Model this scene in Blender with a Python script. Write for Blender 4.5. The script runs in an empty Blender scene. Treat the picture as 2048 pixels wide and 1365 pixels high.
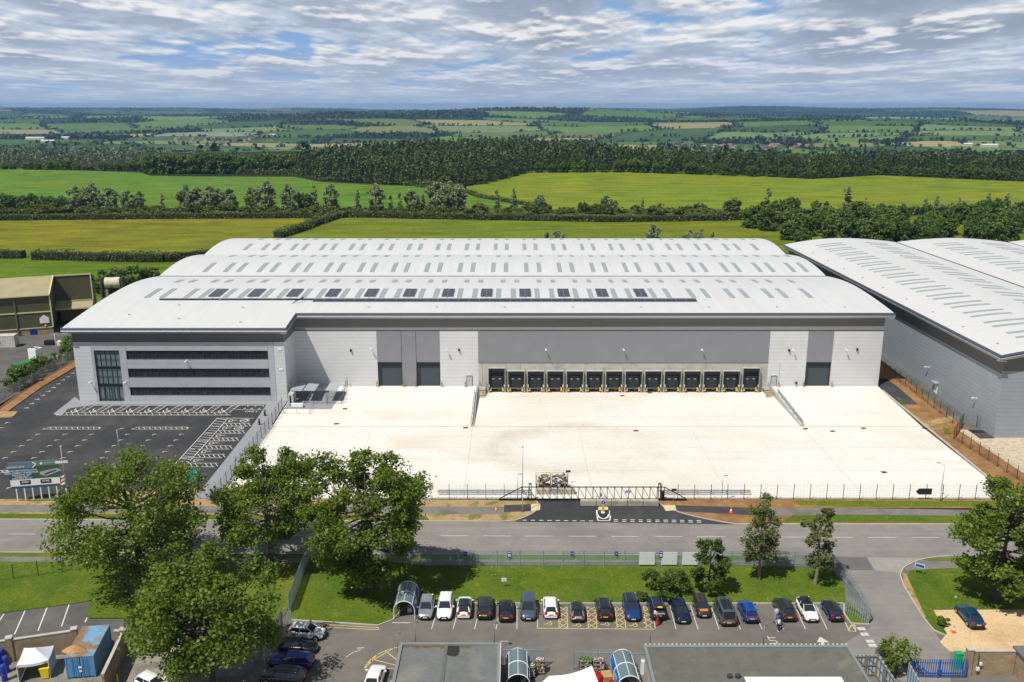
import bpy, bmesh, math, random
import numpy as np
from mathutils import Vector, Matrix, noise

R = math.radians
scene = bpy.context.scene
COL = scene.collection

# ------------------------------------------------------------------ camera, sky, sun, exposure
PITCH = R(14.63); FPX = 1800.0; CAMH = 58.2
cam_data = bpy.data.cameras.new('camera'); cam = bpy.data.objects.new('camera', cam_data); COL.objects.link(cam)
cam.location = (0, 0, CAMH); cam.rotation_euler = (R(90) - PITCH, 0, 0)
cam_data.sensor_width = 36.0; cam_data.lens = FPX / 2048 * 36.0
cam_data.clip_start = 1.0; cam_data.clip_end = 60000.0
scene.camera = cam

SUN_EL = R(59); SUN_DIR = Vector((math.cos(SUN_EL) * .70, math.cos(SUN_EL) * .714, -math.sin(SUN_EL)))
sun_d = bpy.data.lights.new('sun', 'SUN'); sun_d.energy = 5.0; sun_d.angle = R(.53); sun_d.color = (1, .955, .87)
sun = bpy.data.objects.new('sun', sun_d); COL.objects.link(sun)
sun.rotation_euler = SUN_DIR.to_track_quat('-Z', 'Y').to_euler(); sun.location = (-60, -60, 150)

scene.view_settings.view_transform = 'Standard'; scene.view_settings.look = 'None'
scene.view_settings.exposure = -0.06; scene.view_settings.gamma = 1
scene.cycles.max_bounces = 6; scene.cycles.diffuse_bounces = 2; scene.cycles.glossy_bounces = 3
scene.cycles.transparent_max_bounces = 8; scene.cycles.transmission_bounces = 4; scene.cycles.volume_bounces = 0
scene.cycles.use_denoising = True


class NT:
    """small helper round a node tree"""
    def __init__(s, tree):
        s.t = tree; s.n = tree.nodes; s.l = tree.links; s.n.clear()

    def new(s, kind, **kw):
        nd = s.n.new(kind)
        for k, v in kw.items():
            setattr(nd, k, v)
        return nd

    def put(s, sock, v):
        if v is None: return
        if hasattr(v, 'is_output') or isinstance(v, bpy.types.NodeSocket): s.l.new(v, sock)
        else: sock.default_value = v

    def math(s, op, a, b=None, c=None, clamp=False):
        nd = s.new('ShaderNodeMath', operation=op, use_clamp=clamp)
        s.put(nd.inputs[0], a); s.put(nd.inputs[1], b); s.put(nd.inputs[2], c)
        return nd.outputs[0]

    def vmath(s, op, a, b=None):
        nd = s.new('ShaderNodeVectorMath', operation=op); s.put(nd.inputs[0], a); s.put(nd.inputs[1], b)
        return nd.outputs[0]

    def noise(s, vec, scale=1, detail=5, rough=.55, dist=0):
        nd = s.new('ShaderNodeTexNoise'); s.put(nd.inputs['Vector'], vec)
        nd.inputs['Scale'].default_value = scale; nd.inputs['Detail'].default_value = detail
        nd.inputs['Roughness'].default_value = rough; nd.inputs['Distortion'].default_value = dist
        return nd.outputs[0]

    def ramp(s, fac, stops, interp='LINEAR'):
        nd = s.new('ShaderNodeValToRGB'); s.put(nd.inputs[0], fac); cr = nd.color_ramp; cr.interpolation = interp
        while len(cr.elements) < len(stops): cr.elements.new(.5)
        for e, (p, c) in zip(cr.elements, stops):
            e.position = p; e.color = (c[0], c[1], c[2], 1) if hasattr(c, '__len__') else (c, c, c, 1)
        return nd.outputs[0]

    def mix(s, fac, a, b, mode='MIX'):
        nd = s.new('ShaderNodeMix', data_type='RGBA', blend_type=mode)
        s.put(nd.inputs[0], fac); s.put(nd.inputs[6], rgba(a)); s.put(nd.inputs[7], rgba(b))
        return nd.outputs[2]

    def mapr(s, v, a, b, c, d, clamp=True):
        nd = s.new('ShaderNodeMapRange', clamp=clamp); s.put(nd.inputs[0], v)
        for i, x in enumerate((a, b, c, d)): nd.inputs[i + 1].default_value = x
        return nd.outputs[0]

    def sep(s, v):
        nd = s.new('ShaderNodeSeparateXYZ'); s.put(nd.inputs[0], v); return nd.outputs

    def comb(s, x, y, z):
        nd = s.new('ShaderNodeCombineXYZ'); s.put(nd.inputs[0], x); s.put(nd.inputs[1], y); s.put(nd.inputs[2], z)
        return nd.outputs[0]


def rgba(c):
    if isinstance(c, bpy.types.NodeSocket) or c is None: return c
    return (c[0], c[1], c[2], 1.0)


def make_world():
    w = bpy.data.worlds.new('World'); scene.world = w; w.use_nodes = True
    w.cycles.sampling_method = 'MANUAL'; w.cycles.sample_map_resolution = 512
    n = NT(w.node_tree)
    sky = n.new('ShaderNodeTexSky', sky_type='NISHITA', sun_disc=False)
    sky.sun_elevation = SUN_EL; sky.sun_rotation = math.atan2(-SUN_DIR.x, -SUN_DIR.y)
    sky.air_density = 1.0; sky.dust_density = .6; sky.ozone_density = 1.2
    bg1 = n.new('ShaderNodeBackground'); n.put(bg1.inputs[0], sky.outputs[0]); bg1.inputs[1].default_value = .06
    tc = n.new('ShaderNodeTexCoord').outputs['Generated']
    x, y, z = n.sep(tc)[:3]
    den = n.math('ADD', n.math('MAXIMUM', z, 0.0), .022)
    # a deck of broken cumulus receding to the horizon: clouds shrink with distance, their sides still showing
    u = n.math('MULTIPLY', n.math('DIVIDE', x, n.math('POWER', den, .34)), 5.0); v = n.math('MULTIPLY', n.math('LOGARITHM', den, 2.71828), 1.0)

    def puffs(du, dv):
        vo = n.new('ShaderNodeTexVoronoi', feature='F1', voronoi_dimensions='2D'); n.put(vo.inputs['Vector'], n.comb(n.math('MULTIPLY', n.math('ADD', u, du), 2.3), n.math('MULTIPLY', n.math('ADD', v, dv), 8.6), 1.7))
        vo.inputs['Scale'].default_value = 1.0; vo.inputs['Detail'].default_value = 2.0; vo.inputs['Roughness'].default_value = .5; vo.normalize = True
        return n.math('MULTIPLY', n.math('SUBTRACT', .5, vo.outputs['Distance']), .30)

    def deck(du, dv, su, sv, detail, rough, ox=0.0):
        return n.noise(n.comb(n.math('MULTIPLY', n.math('ADD', u, du), su), n.math('MULTIPLY', n.math('ADD', v, dv), sv), 3.3 + ox), 1.0, detail, rough, 0.0)
    big = n.math('ADD', deck(0, 0, .95, 3.9, 9, .52), puffs(0, 0))
    up = n.math('ADD', deck(0, .035, .95, 3.9, 9, .52), puffs(0, .035))
    up2 = n.math('ADD', deck(-.02, .10, .95, 3.9, 4, .5), puffs(-.02, .10))
    low = deck(0, 0, .30, 1.3, 3, .5, 7.7)
    fine = deck(0, 0, 4.4, 16.0, 6, .6, 2.1)
    dens = n.math('ADD', n.math('ADD', big, n.math('MULTIPLY', n.math('SUBTRACT', low, .5), .58)), n.math('MULTIPLY', n.math('SUBTRACT', fine, .5), .10))
    cover = n.mapr(dens, .36, .46, 0, 1)
    lit = n.math('ADD', n.math('MULTIPLY', n.math('SUBTRACT', big, up), 1.0), n.math('MULTIPLY', n.math('SUBTRACT', big, up2), .55))
    thick = n.math('ADD', n.mapr(dens, .45, .72, 0, 1), n.mapr(deck(0, 0, .55, 2.2, 3, .5, 19.1), .40, .64, -.35, .5), clamp=True)
    col = n.ramp(thick, [(0, (.60, .70, .84)), (.3, (.54, .63, .77)), (.65, (.44, .52, .655)), (1, (.35, .425, .55))])
    col = n.mix(n.mapr(lit, .005, .15, 0, .95), col, (.98, .985, .99))
    col = n.mix(n.mapr(lit, -.02, -.13, 0, .65), col, (.33, .41, .55))
    # distance: the deck fades to a flat blue grey band above the hills
    far = n.math('POWER', n.mapr(z, .0, .075, 1, 0), 1.4)
    col = n.mix(n.math('MULTIPLY', far, .90), col, (.47, .59, .76))
    col = n.mix(n.math('MAXIMUM', cover, far), (.27, .47, .80), col)
    col = n.mix(n.mapr(z, .13, .45, 0, 1), col, n.mix(1.0, col, (.50, .52, .56), 'MULTIPLY'))
    # overhead and behind, out of the picture, the deck is broken and lets the blue through
    cover = n.math('MULTIPLY', n.math('MAXIMUM', cover, n.mapr(z, .14, .35, 1, 0)), n.mapr(z, .14, .5, 1, .5))
    bg2 = n.new('ShaderNodeBackground'); n.put(bg2.inputs[0], col); bg2.inputs[1].default_value = .92
    mx = n.new('ShaderNodeMixShader'); n.put(mx.inputs[0], cover); n.put(mx.inputs[1], bg1.outputs[0]); n.put(mx.inputs[2], bg2.outputs[0])
    out = n.new('ShaderNodeOutputWorld'); n.put(out.inputs[0], mx.outputs[0])


make_world()


# ------------------------------------------------------------------ image point -> ground point
def P(px, py, z=0.0):
    dx = (px - 1024) / FPX; dy = (682.5 - py) / FPX
    d = (dx, math.cos(PITCH) + dy * math.sin(PITCH), -math.sin(PITCH) + dy * math.cos(PITCH))
    t = (z - CAMH) / d[2]
    return d[0] * t, d[1] * t


def PY(px, py, Y):
    dx = (px - 1024) / FPX; dy = (682.5 - py) / FPX
    t = Y / (math.cos(PITCH) + dy * math.sin(PITCH))
    return dx * t, CAMH + (-math.sin(PITCH) + dy * math.cos(PITCH)) * t


def sstep(a, b, x):
    t = np.clip((x - a) / (b - a), 0, 1); return t * t * (3 - 2 * t)


def gz(X, Y):
    """height of the laid surfaces of the site"""
    if -7.3 < X < 54.3 and Y < 181.5: return 0.0
    return 1.2 * min(1, max(0, (Y - 159.6) / 20.4))


# ------------------------------------------------------------------ objects
def tag(o, label=None, cat=None, group=None, kind=None):
    if label: o['label'] = label
    if cat: o['category'] = cat
    if group: o['group'] = group
    if kind: o['kind'] = kind
    return o


def empty(name, loc=(0, 0, 0), rz=0.0, label=None, cat=None, group=None):
    o = bpy.data.objects.new(name, None); COL.objects.link(o); o.location = loc; o.rotation_euler = (0, 0, rz)
    o.empty_display_size = .2
    return tag(o, label, cat, group)


class MB:
    """collects simple solids into one mesh"""
    def __init__(s): s.v = []; s.f = []; s.m = []; s.cur = 0

    def mat(s, i): s.cur = i; return s

    def add(s, vs, fs):
        o = len(s.v); s.v.extend([tuple(q) for q in vs])
        for f in fs: s.f.append([i + o for i in f]); s.m.append(s.cur)
        return s

    def box(s, cx, cy, cz, sx, sy, sz, rz=0.0):
        c, n = math.cos(rz), math.sin(rz); vs = []
        for k in (-.5, .5):
            for (a, b) in ((-.5, -.5), (.5, -.5), (.5, .5), (-.5, .5)):
                x, y = a * sx, b * sy
                vs.append((cx + x * c - y * n, cy + x * n + y * c, cz + k * sz))
        return s.add(vs, [(3, 2, 1, 0), (4, 5, 6, 7), (0, 1, 5, 4), (1, 2, 6, 5), (2, 3, 7, 6), (3, 0, 4, 7)])

    def box2(s, x0, x1, y0, y1, z0, z1):
        return s.box((x0 + x1) / 2, (y0 + y1) / 2, (z0 + z1) / 2, x1 - x0, y1 - y0, z1 - z0)

    def quad(s, a, b, c, d): return s.add([a, b, c, d], [(0, 1, 2, 3)])

    def bar(s, a, b, r, n=6, r2=None):
        a = Vector(a); b = Vector(b); d = (b - a)
        if d.length < 1e-6: return s
        d.normalize(); u = d.orthogonal().normalized(); w = d.cross(u); r2 = r if r2 is None else r2
        vs = []
        for (p, q) in ((a, r), (b, r2)):
            for i in range(n):
                t = 2 * math.pi * (i + .5) / n; vs.append(p + u * (math.cos(t) * q) + w * (math.sin(t) * q))
        fs = [(i, (i + 1) % n, n + (i + 1) % n, n + i) for i in range(n)] + [tuple(range(n - 1, -1, -1)), tuple(range(n, 2 * n))]
        return s.add(vs, fs)

    def beam(s, a, b, w, h):
        """rectangular bar, w across and h upwards"""
        a = Vector(a); b = Vector(b); d = (b - a).normalized()
        side = d.cross(Vector((0, 0, 1)))
        if side.length < 1e-4: side = Vector((1, 0, 0))
        side.normalize(); up = side.cross(d)
        vs = []
        for p in (a, b):
            for (i, j) in ((-.5, -.5), (.5, -.5), (.5, .5), (-.5, .5)): vs.append(p + side * (i * w) + up * (j * h))
        return s.add(vs, [(3, 2, 1, 0), (4, 5, 6, 7), (0, 1, 5, 4), (1, 2, 6, 5), (2, 3, 7, 6), (3, 0, 4, 7)])

    def prism(s, poly, z0, z1):
        n = len(poly)
        vs = [(x, y, z0) for x, y in poly] + [(x, y, z1) for x, y in poly]
        return s.add(vs, [tuple(range(n - 1, -1, -1)), tuple(range(n, 2 * n))] + [(i, (i + 1) % n, n + (i + 1) % n, n + i) for i in range(n)])

    def lathe(s, cx, cy, prof, n=12):
        vs = []
        for (r, z) in prof:
            for i in range(n):
                t = 2 * math.pi * i / n; vs.append((cx + r * math.cos(t), cy + r * math.sin(t), z))
        fs = []
        for k in range(len(prof) - 1):
            for i in range(n):
                j = (i + 1) % n; fs.append((k * n + i, k * n + j, (k + 1) * n + j, (k + 1) * n + i))
        fs.append(tuple(range((len(prof) - 1) * n, len(prof) * n))); fs.append(tuple(range(n - 1, -1, -1)))
        return s.add(vs, fs)

    def grid(s, rows):
        """rows of equal length points -> quads"""
        o = len(s.v); m = len(rows[0])
        for r in rows: s.v.extend([tuple(q) for q in r])
        for i in range(len(rows) - 1):
            for j in range(m - 1):
                s.f.append([o + i * m + j, o + i * m + j + 1, o + (i + 1) * m + j + 1, o + (i + 1) * m + j]); s.m.append(s.cur)
        return s

    def mesh(s, name, mats, smooth=False):
        me = bpy.data.meshes.new(name); me.from_pydata(s.v, [], s.f)
        for m in (mats if isinstance(mats, (list, tuple)) else [mats]): me.materials.append(m)
        me.polygons.foreach_set('material_index', s.m)
        if smooth: me.polygons.foreach_set('use_smooth', [True] * len(s.f))
        me.update(); return me

    def build(s, name, mats, parent=None, smooth=False, loc=None):
        o = bpy.data.objects.new(name, s.mesh(name, mats, smooth)); COL.objects.link(o)
        if parent: o.parent = parent
        if loc: o.location = loc
        return o


def np_mesh(name, V, F, mats, smooth=False, attr=None, midx=None):
    """mesh from numpy arrays; F is (n,3) or (n,4)"""
    me = bpy.data.meshes.new(name); V = np.asarray(V, np.float32); F = np.asarray(F, np.int32); k = F.shape[1]
    me.vertices.add(len(V)); me.vertices.foreach_set('co', V.ravel())
    me.loops.add(F.size); me.loops.foreach_set('vertex_index', F.ravel())
    me.polygons.add(len(F)); me.polygons.foreach_set('loop_start', np.arange(len(F), dtype=np.int32) * k)
    for m in (mats if isinstance(mats, (list, tuple)) else [mats]): me.materials.append(m)
    if midx is not None: me.polygons.foreach_set('material_index', np.asarray(midx, np.int32))
    me.polygons.foreach_set('use_smooth', np.full(len(F), smooth))
    me.update(calc_edges=True)
    if attr is not None:
        a = me.color_attributes.new('tint', 'FLOAT_COLOR', 'CORNER')
        c = np.repeat(np.c_[attr, np.ones(len(attr))], k, axis=0).astype(np.float32); a.data.foreach_set('color', c.ravel())
    return me


def link(name, me, parent=None, loc=None, rz=None):
    o = bpy.data.objects.new(name, me); COL.objects.link(o)
    if parent: o.parent = parent
    if loc: o.location = loc
    if rz is not None: o.rotation_euler = (0, 0, rz)
    return o


def copy_tree(o, parent=None):
    c = o.copy(); COL.objects.link(c)
    if parent: c.parent = parent
    for ch in list(o.children): copy_tree(ch, c)
    return c


def text_mesh(s, size, mat, name='lettering', align='CENTER', extrude=.004, bold=0.0):
    cu = bpy.data.curves.new('t', 'FONT'); cu.body = s; cu.size = size; cu.align_x = align; cu.align_y = 'CENTER'
    cu.extrude = extrude; cu.offset = bold; cu.resolution_u = 3
    ob = bpy.data.objects.new('t', cu); COL.objects.link(ob)
    bpy.context.view_layer.update()
    dg = bpy.context.evaluated_depsgraph_get()
    me = bpy.data.meshes.new_from_object(ob.evaluated_get(dg)); me.name = name
    bpy.data.objects.remove(ob); bpy.data.curves.remove(cu)
    me.materials.clear(); me.materials.append(mat)
    return me


# ------------------------------------------------------------------ materials
def pmat(name, col, rough=.75, metal=0.0, var=.12, vscale=.6, col2=None, c2scale=.08, c2lo=.45, c2hi=.65, bump=0.0, bscale=20, spec=.35, obj=False, coat=0.0, detail=6, streak=None):
    m = bpy.data.materials.new(name); m.use_nodes = True; n = NT(m.node_tree)
    b = n.new('ShaderNodeBsdfPrincipled'); out = n.new('ShaderNodeOutputMaterial'); n.put(out.inputs[0], b.outputs[0])
    pos = n.new('ShaderNodeTexCoord').outputs['Object'] if obj else n.new('ShaderNodeNewGeometry').outputs['Position']
    c = rgba(col)
    if col2 is not None:
        c = n.mix(n.mapr(n.noise(pos, c2scale, 6, .6, .3), c2lo, c2hi, 0, 1), c, col2)
    if var > 0:
        f = n.mapr(n.noise(pos, vscale, detail, .65), .25, .75, 1 - var, 1 + var)
        c = n.mix(1.0, c, n.comb(f, f, f), 'MULTIPLY')
    if streak:
        f = n.mapr(n.noise(n.vmath('MULTIPLY', pos, (streak[0], streak[1], 0)), 1, 6, .65, .3), .3, .7, 1 - streak[2], 1 + streak[2]); c = n.mix(1.0, c, n.comb(f, f, f), 'MULTIPLY')
    n.put(b.inputs['Base Color'], c)
    b.inputs['Roughness'].default_value = rough; b.inputs['Metallic'].default_value = metal
    b.inputs['Specular IOR Level'].default_value = spec; b.inputs['Coat Weight'].default_value = coat
    if bump > 0:
        bn = n.new('ShaderNodeBump'); bn.inputs['Strength'].default_value = bump; bn.inputs['Distance'].default_value = .05
        n.put(bn.inputs['Height'], n.noise(pos, bscale, 4, .6)); n.put(b.inputs['Normal'], bn.outputs[0])
    return m


def stripe_mat(name, col, axis, period, depth=.12, rough=.45, metal=.25, var=.05, spec=.4, streak=None):
    """profiled metal sheet: ribs along one axis drive colour of the seams and the bump"""
    m = bpy.data.materials.new(name); m.use_nodes = True; n = NT(m.node_tree)
    b = n.new('ShaderNodeBsdfPrincipled'); out = n.new('ShaderNodeOutputMaterial'); n.put(out.inputs[0], b.outputs[0])
    pos = n.new('ShaderNodeNewGeometry').outputs['Position']; s = n.sep(pos)[axis]
    ph = n.math('FRACT', n.math('DIVIDE', s, period))
    tri = n.math('ABSOLUTE', n.math('SUBTRACT', ph, .5))
    rib = n.mapr(tri, .10, .40, 0, 1)
    seam = n.mapr(ph, 0.0, .30, 1 - depth, 1)
    f = n.math('MULTIPLY', seam, n.mapr(n.noise(pos, .35, 5, .6), .25, .75, 1 - var, 1 + var))
    if streak: f = n.math('MULTIPLY', f, n.mapr(n.noise(n.vmath('MULTIPLY', pos, (streak[0], streak[1], 0)), 1, 6, .7), .3, .7, 1 - streak[2], 1 + streak[2]))
    c = n.mix(1.0, rgba(col), n.comb(f, f, f), 'MULTIPLY')
    n.put(b.inputs['Base Color'], c)
    b.inputs['Roughness'].default_value = rough; b.inputs['Metallic'].default_value = metal; b.inputs['Specular IOR Level'].default_value = spec
    bn = n.new('ShaderNodeBump'); bn.inputs['Strength'].default_value = .25; bn.inputs['Distance'].default_value = .03
    n.put(bn.inputs['Height'], rib); n.put(b.inputs['Normal'], bn.outputs[0])
    return m


def leaf_mat(name, c1, c2, c3=None, scale=.35, trans=.25, rough=.5):
    m = bpy.data.materials.new(name); m.use_nodes = True; n = NT(m.node_tree)
    g = n.new('ShaderNodeNewGeometry'); oi = n.new('ShaderNodeObjectInfo'); at = n.new('ShaderNodeAttribute', attribute_name='tint')
    sh = n.math('ADD', n.mapr(n.noise(g.outputs['Position'], scale, 4, .6), .3, .7, 0, .8), n.math('MULTIPLY', oi.outputs['Random'], .3))
    c = n.mix(sh, c1, c2)
    if c3: c = n.mix(n.mapr(n.noise(g.outputs['Position'], scale * .4 + .05, 3, .5), .55, .75, 0, .8), c, c3)
    c = n.mix(1.0, c, at.outputs['Color'], 'MULTIPLY')
    d = n.new('ShaderNodeBsdfPrincipled'); n.put(d.inputs['Base Color'], c); d.inputs['Roughness'].default_value = rough; d.inputs['Specular IOR Level'].default_value = .3
    t = n.new('ShaderNodeBsdfTranslucent'); n.put(t.inputs[0], n.mix(1.0, c, (1.25, 1.25, .7), 'MULTIPLY'))
    mx = n.new('ShaderNodeMixShader'); mx.inputs[0].default_value = trans
    n.put(mx.inputs[1], d.outputs[0]); n.put(mx.inputs[2], t.outputs[0])
    out = n.new('ShaderNodeOutputMaterial'); n.put(out.inputs[0], mx.outputs[0])
    return m


def flat(name, col, rough=.5, metal=0.0, spec=.4, coat=0.0):
    m = bpy.data.materials.new(name); m.use_nodes = True; b = m.node_tree.nodes['Principled BSDF']
    b.inputs['Base Color'].default_value = rgba(col); b.inputs['Roughness'].default_value = rough
    b.inputs['Metallic'].default_value = metal; b.inputs['Specular IOR Level'].default_value = spec; b.inputs['Coat Weight'].default_value = coat
    b.inputs['Coat Roughness'].default_value = .05
    return m


M = {}
M['black_metal'] = flat('black_metal', (.012, .013, .015), .45, .2)
M['grey_metal'] = pmat('grey_metal', (.30, .33, .36), .45, .5, .1, 2)
M['galv'] = pmat('galvanised_steel', (.42, .46, .49), .5, .45, .12, 1.5)
M['white'] = flat('white_paint', (.78, .78, .77), .5)
M['yellow'] = flat('yellow_paint', (.75, .42, .02), .5)
M['blue_sign'] = flat('blue_sign_face', (.015, .09, .40), .4)
M['red'] = flat('red_plastic', (.62, .02, .015), .4)
M['orange'] = flat('orange_plastic', (.85, .10, .02), .45)
M['black'] = flat('black_rubber', (.01, .01, .011), .7)
M['dark'] = flat('dark_panel', (.02, .024, .03), .5)
M['brick'] = None
M['trunk'] = pmat('bark', (.085, .070, .055), .9, 0, .35, 1.5, bump=.5, bscale=4, obj=False)
# ------------------------------------------------------------------ terrain: one sheet to the horizon
rng = np.random.default_rng(7)


def base_profile(Y):
    return np.interp(Y, [-400, 159, 181, 300, 1e3, 1.25e3, 1.6e3, 2.2e3, 2.9e3, 4e3, 5.5e3, 7.5e3, 10e3, 13e3, 15e3, 19e3],
                     [0, 0, 1.0, 0, 0, -6, -30, -49, -52, -46, -34, -20, -6, 4, 8, -40])


def tz(X, Y):
    X = np.asarray(X, float); Y = np.asarray(Y, float)
    keep = 350 * np.exp(-((X + 60) / 330.) ** 2)
    Yp = np.where((Y > 900) & (Y < 2900), np.maximum(900, Y - keep * sstep(2900, 1500, Y)), Y)
    z = base_profile(Yp)
    far = sstep(1500, 4500, Y)
    roll = (np.sin(X / 900. + .4) * np.cos(Y / 1300. + 1.1) * 11 + np.sin(X / 430. - Y / 900. + 2) * 6 + np.sin(X / 1700. - 1.0 + Y / 2100.) * 13)
    roll = roll + np.sin(X / 620. + Y / 1500. + 1.3) * np.sin(Y / 640. + X / 2600.) * 7
    ridge = (30 * np.exp(-((Y - 5600 - 500 * np.sin(X / 1500.)) / 900.) ** 2) * (.45 + .55 * np.sin(X / 1350. + 2.2)) + 34 * np.exp(-((Y - 8200 - 700 * np.sin(X / 2300. + 1)) / 1100.) ** 2) * (.5 + .5 * np.sin(X / 1900. - .4))
             + 26 * np.exp(-((Y - 3900 - 300 * np.sin(X / 900. + 2)) / 600.) ** 2) * (.35 + .65 * np.sin(X / 800. + .6)) + 20 * np.exp(-((Y - 12000) / 1200.) ** 2) * (.6 + .4 * np.sin(X / 1500.) + .25 * np.sin(X / 430.)))
    z = z + far * ridge * 1.3
    z = z + far * roll * np.interp(Y, [0, 2500, 5500, 9000, 12000, 15000], [1, 1.6, 2.2, 1.6, 1.35, 1.1])
    near = sstep(520, 640, Y) * sstep(1500, 1000, Y)
    z = z + near * (np.sin(X / 95. + .8) * .9 + 3.2 * np.exp(-((X - 95) / 120.) ** 2 - ((Y - 800) / 110.) ** 2) + .8 * np.sin(Y / 70. + X / 160.))
    low = sstep(-16, -11, X) * sstep(62, 57, X) * sstep(196, 190, Y)
    return z * (1 - low) - .35 - .0 * X


def rows_of():
    y = list(np.arange(-120, 320, 4.0)); s = 4.0
    while y[-1] < 1300: y.append(y[-1] + 3.4)
    k = 1.0085
    while y[-1] < 17500: y.append(y[-1] * k)
    return np.array(y)


TY = rows_of(); TU = np.linspace(-.98, .98, 700)
gu, gy = np.meshgrid(TU, TY)
GX = gu * (np.maximum(gy, 0) + 150); GY = gy
GZ = tz(GX, GY)
nr, nc = GX.shape
idx = np.arange(nr * nc).reshape(nr, nc)
TF = np.stack([idx[:-1, :-1], idx[:-1, 1:], idx[1:, 1:], idx[1:, :-1]], -1).reshape(-1, 4)
cx = (GX[:-1, :-1] + GX[1:, 1:]) / 2; cy = (GY[:-1, :-1] + GY[1:, 1:]) / 2


def fcell(X, Y):
    """patchwork of fields: nearest jittered seed in a stretched grid"""
    Y = np.maximum(Y, 600)
    wob = .10 * np.sin(X / 700. + 1.7) + .08 * np.sin(X / 260. + Y / 500.)
    a = np.log(Y) * 10.5 + wob; b = X / (Y ** .72) * 1.0 + .35 * np.sin(np.log(Y) * 9)
    ia = np.floor(a).astype(int); ib = np.floor(b).astype(int)
    best = np.full(X.shape, 9.); sec = np.full(X.shape, 9.); bid = np.zeros(X.shape, int)
    for da in (-1, 0, 1):
        for db in (-1, 0, 1):
            ca = ia + da; cb = ib + db
            h = (ca * 73856093) ^ (cb * 19349663)
            h1 = ((h * 1103515245 + 12345) >> 8) % 1000 / 1000.; h2 = ((h * 69069 + 7) >> 7) % 1000 / 1000.
            d = np.maximum(np.abs(a - ca - .15 - .7 * h1) * 1.0, np.abs(b - cb - .15 - .7 * h2)) + .35 * np.hypot(a - ca - .15 - .7 * h1, b - cb - .15 - .7 * h2)
            n = d < best
            sec = np.where(n, best, np.minimum(sec, d)); bid = np.where(n, h, bid); best = np.where(n, d, best)
    return bid, sec - best


FIELD = np.array([(.085, .17, .035), (.060, .13, .030), (.11, .20, .045), (.045, .10, .030), (.14, .22, .08), (.15, .22, .09), (.26, .25, .12), (.075, .15, .06),
                  (.055, .115, .040), (.16, .20, .06), (.30, .28, .14), (.050, .105, .035), (.11, .16, .05), (.10, .19, .05), (.19, .26, .16), (.040, .085, .030)])
bid, edge = fcell(cx, cy)
hh = np.abs((bid * 2654435761) >> 5)
col = FIELD[hh % 16] * np.interp(cy, [1000, 3000, 9000], [.95, .95, .75])[..., None]  # darker far fields and the denser woods stand in for cloud shade
WOOD = (hh // 16) % 100 < np.interp(cy, [0, 2500, 5000, 8000, 12000], [9, 10, 15, 34, 58])
col[WOOD] = (.020, .042, .016)
HEDGE = edge < .075
col[HEDGE & (cy > 1300)] = (.022, .048, .018)

# the near fields, by the line of their hedges on the ground
py = 682.5 - FPX * np.tan(PITCH - np.arctan2(CAMH, np.maximum(cy, 1)))
tt = np.hypot(cy, CAMH) * np.cos(np.arctan2(CAMH, np.maximum(cy, 1)) - PITCH)
px = 1024 + FPX * cx / np.maximum(tt, 1)
near = cy < 1300
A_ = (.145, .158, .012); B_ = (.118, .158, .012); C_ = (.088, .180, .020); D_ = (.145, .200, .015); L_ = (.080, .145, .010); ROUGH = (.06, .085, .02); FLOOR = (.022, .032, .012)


def setc(mask, c): col[near & mask] = c


setc(py < 999, (.085, .13, .016))
setc(py < 640, L_)
setc(py < 505, A_)
setc((py < 505) & (px > 640 - (py - 437) * 2.2), B_)
setc(py < 433, ROUGH)
setc((py < 415), C_)
setc((py < 418) & (px > 925 + (py - 375) * 3.4), D_)
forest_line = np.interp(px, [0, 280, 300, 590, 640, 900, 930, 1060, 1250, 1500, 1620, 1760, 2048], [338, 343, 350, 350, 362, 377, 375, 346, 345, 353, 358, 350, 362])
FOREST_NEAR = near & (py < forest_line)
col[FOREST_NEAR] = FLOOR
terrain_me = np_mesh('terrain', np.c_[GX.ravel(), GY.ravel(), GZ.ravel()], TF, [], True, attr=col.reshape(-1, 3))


def ground_mat():
    m = bpy.data.materials.new('open_country'); m.use_nodes = True; n = NT(m.node_tree)
    b = n.new('ShaderNodeBsdfPrincipled'); out = n.new('ShaderNodeOutputMaterial'); n.put(out.inputs[0], b.outputs[0])
    pos = n.new('ShaderNodeNewGeometry').outputs['Position']; at = n.new('ShaderNodeAttribute', attribute_name='tint').outputs['Color']
    n1 = n.mapr(n.noise(n.vmath('MULTIPLY', pos, (.035, .09, 0)), 1, 7, .65, .5), .3, .7, .62, 1.38)
    n2 = n.mapr(n.noise(n.vmath('MULTIPLY', pos, (.5, .5, 0)), 1, 3, .6), .3, .7, .80, 1.20)
    n3 = n.mapr(n.noise(pos, .012, 4, .6), .42, .68, 0, .55)
    yel = n.mix(n3, at, n.mix(1.0, at, (1.55, 1.05, .75), 'MULTIPLY'))
    f = n.math('MULTIPLY', n1, n2)
    n.put(b.inputs['Base Color'], n.mix(1.0, yel, n.comb(f, f, f), 'MULTIPLY'))
    b.inputs['Roughness'].default_value = .95; b.inputs['Specular IOR Level'].default_value = .1
    return m


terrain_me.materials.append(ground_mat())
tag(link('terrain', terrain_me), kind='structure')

# ------------------------------------------------------------------ the air
hz = MB().box2(-16500, 16500, -420, 18200, -110, 98).mesh('haze', [])
hm = bpy.data.materials.new('haze'); hm.use_nodes = True; n = NT(hm.node_tree)
pv = n.new('ShaderNodeVolumePrincipled'); pv.inputs['Color'].default_value = (.32, .60, 1, 1); pv.inputs['Density'].default_value = 5.8e-5
pv.inputs['Anisotropy'].default_value = .2
out = n.new('ShaderNodeOutputMaterial'); n.put(out.inputs['Volume'], pv.outputs[0])
hz.materials.append(hm); tag(link('haze', hz), kind='stuff')
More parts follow.
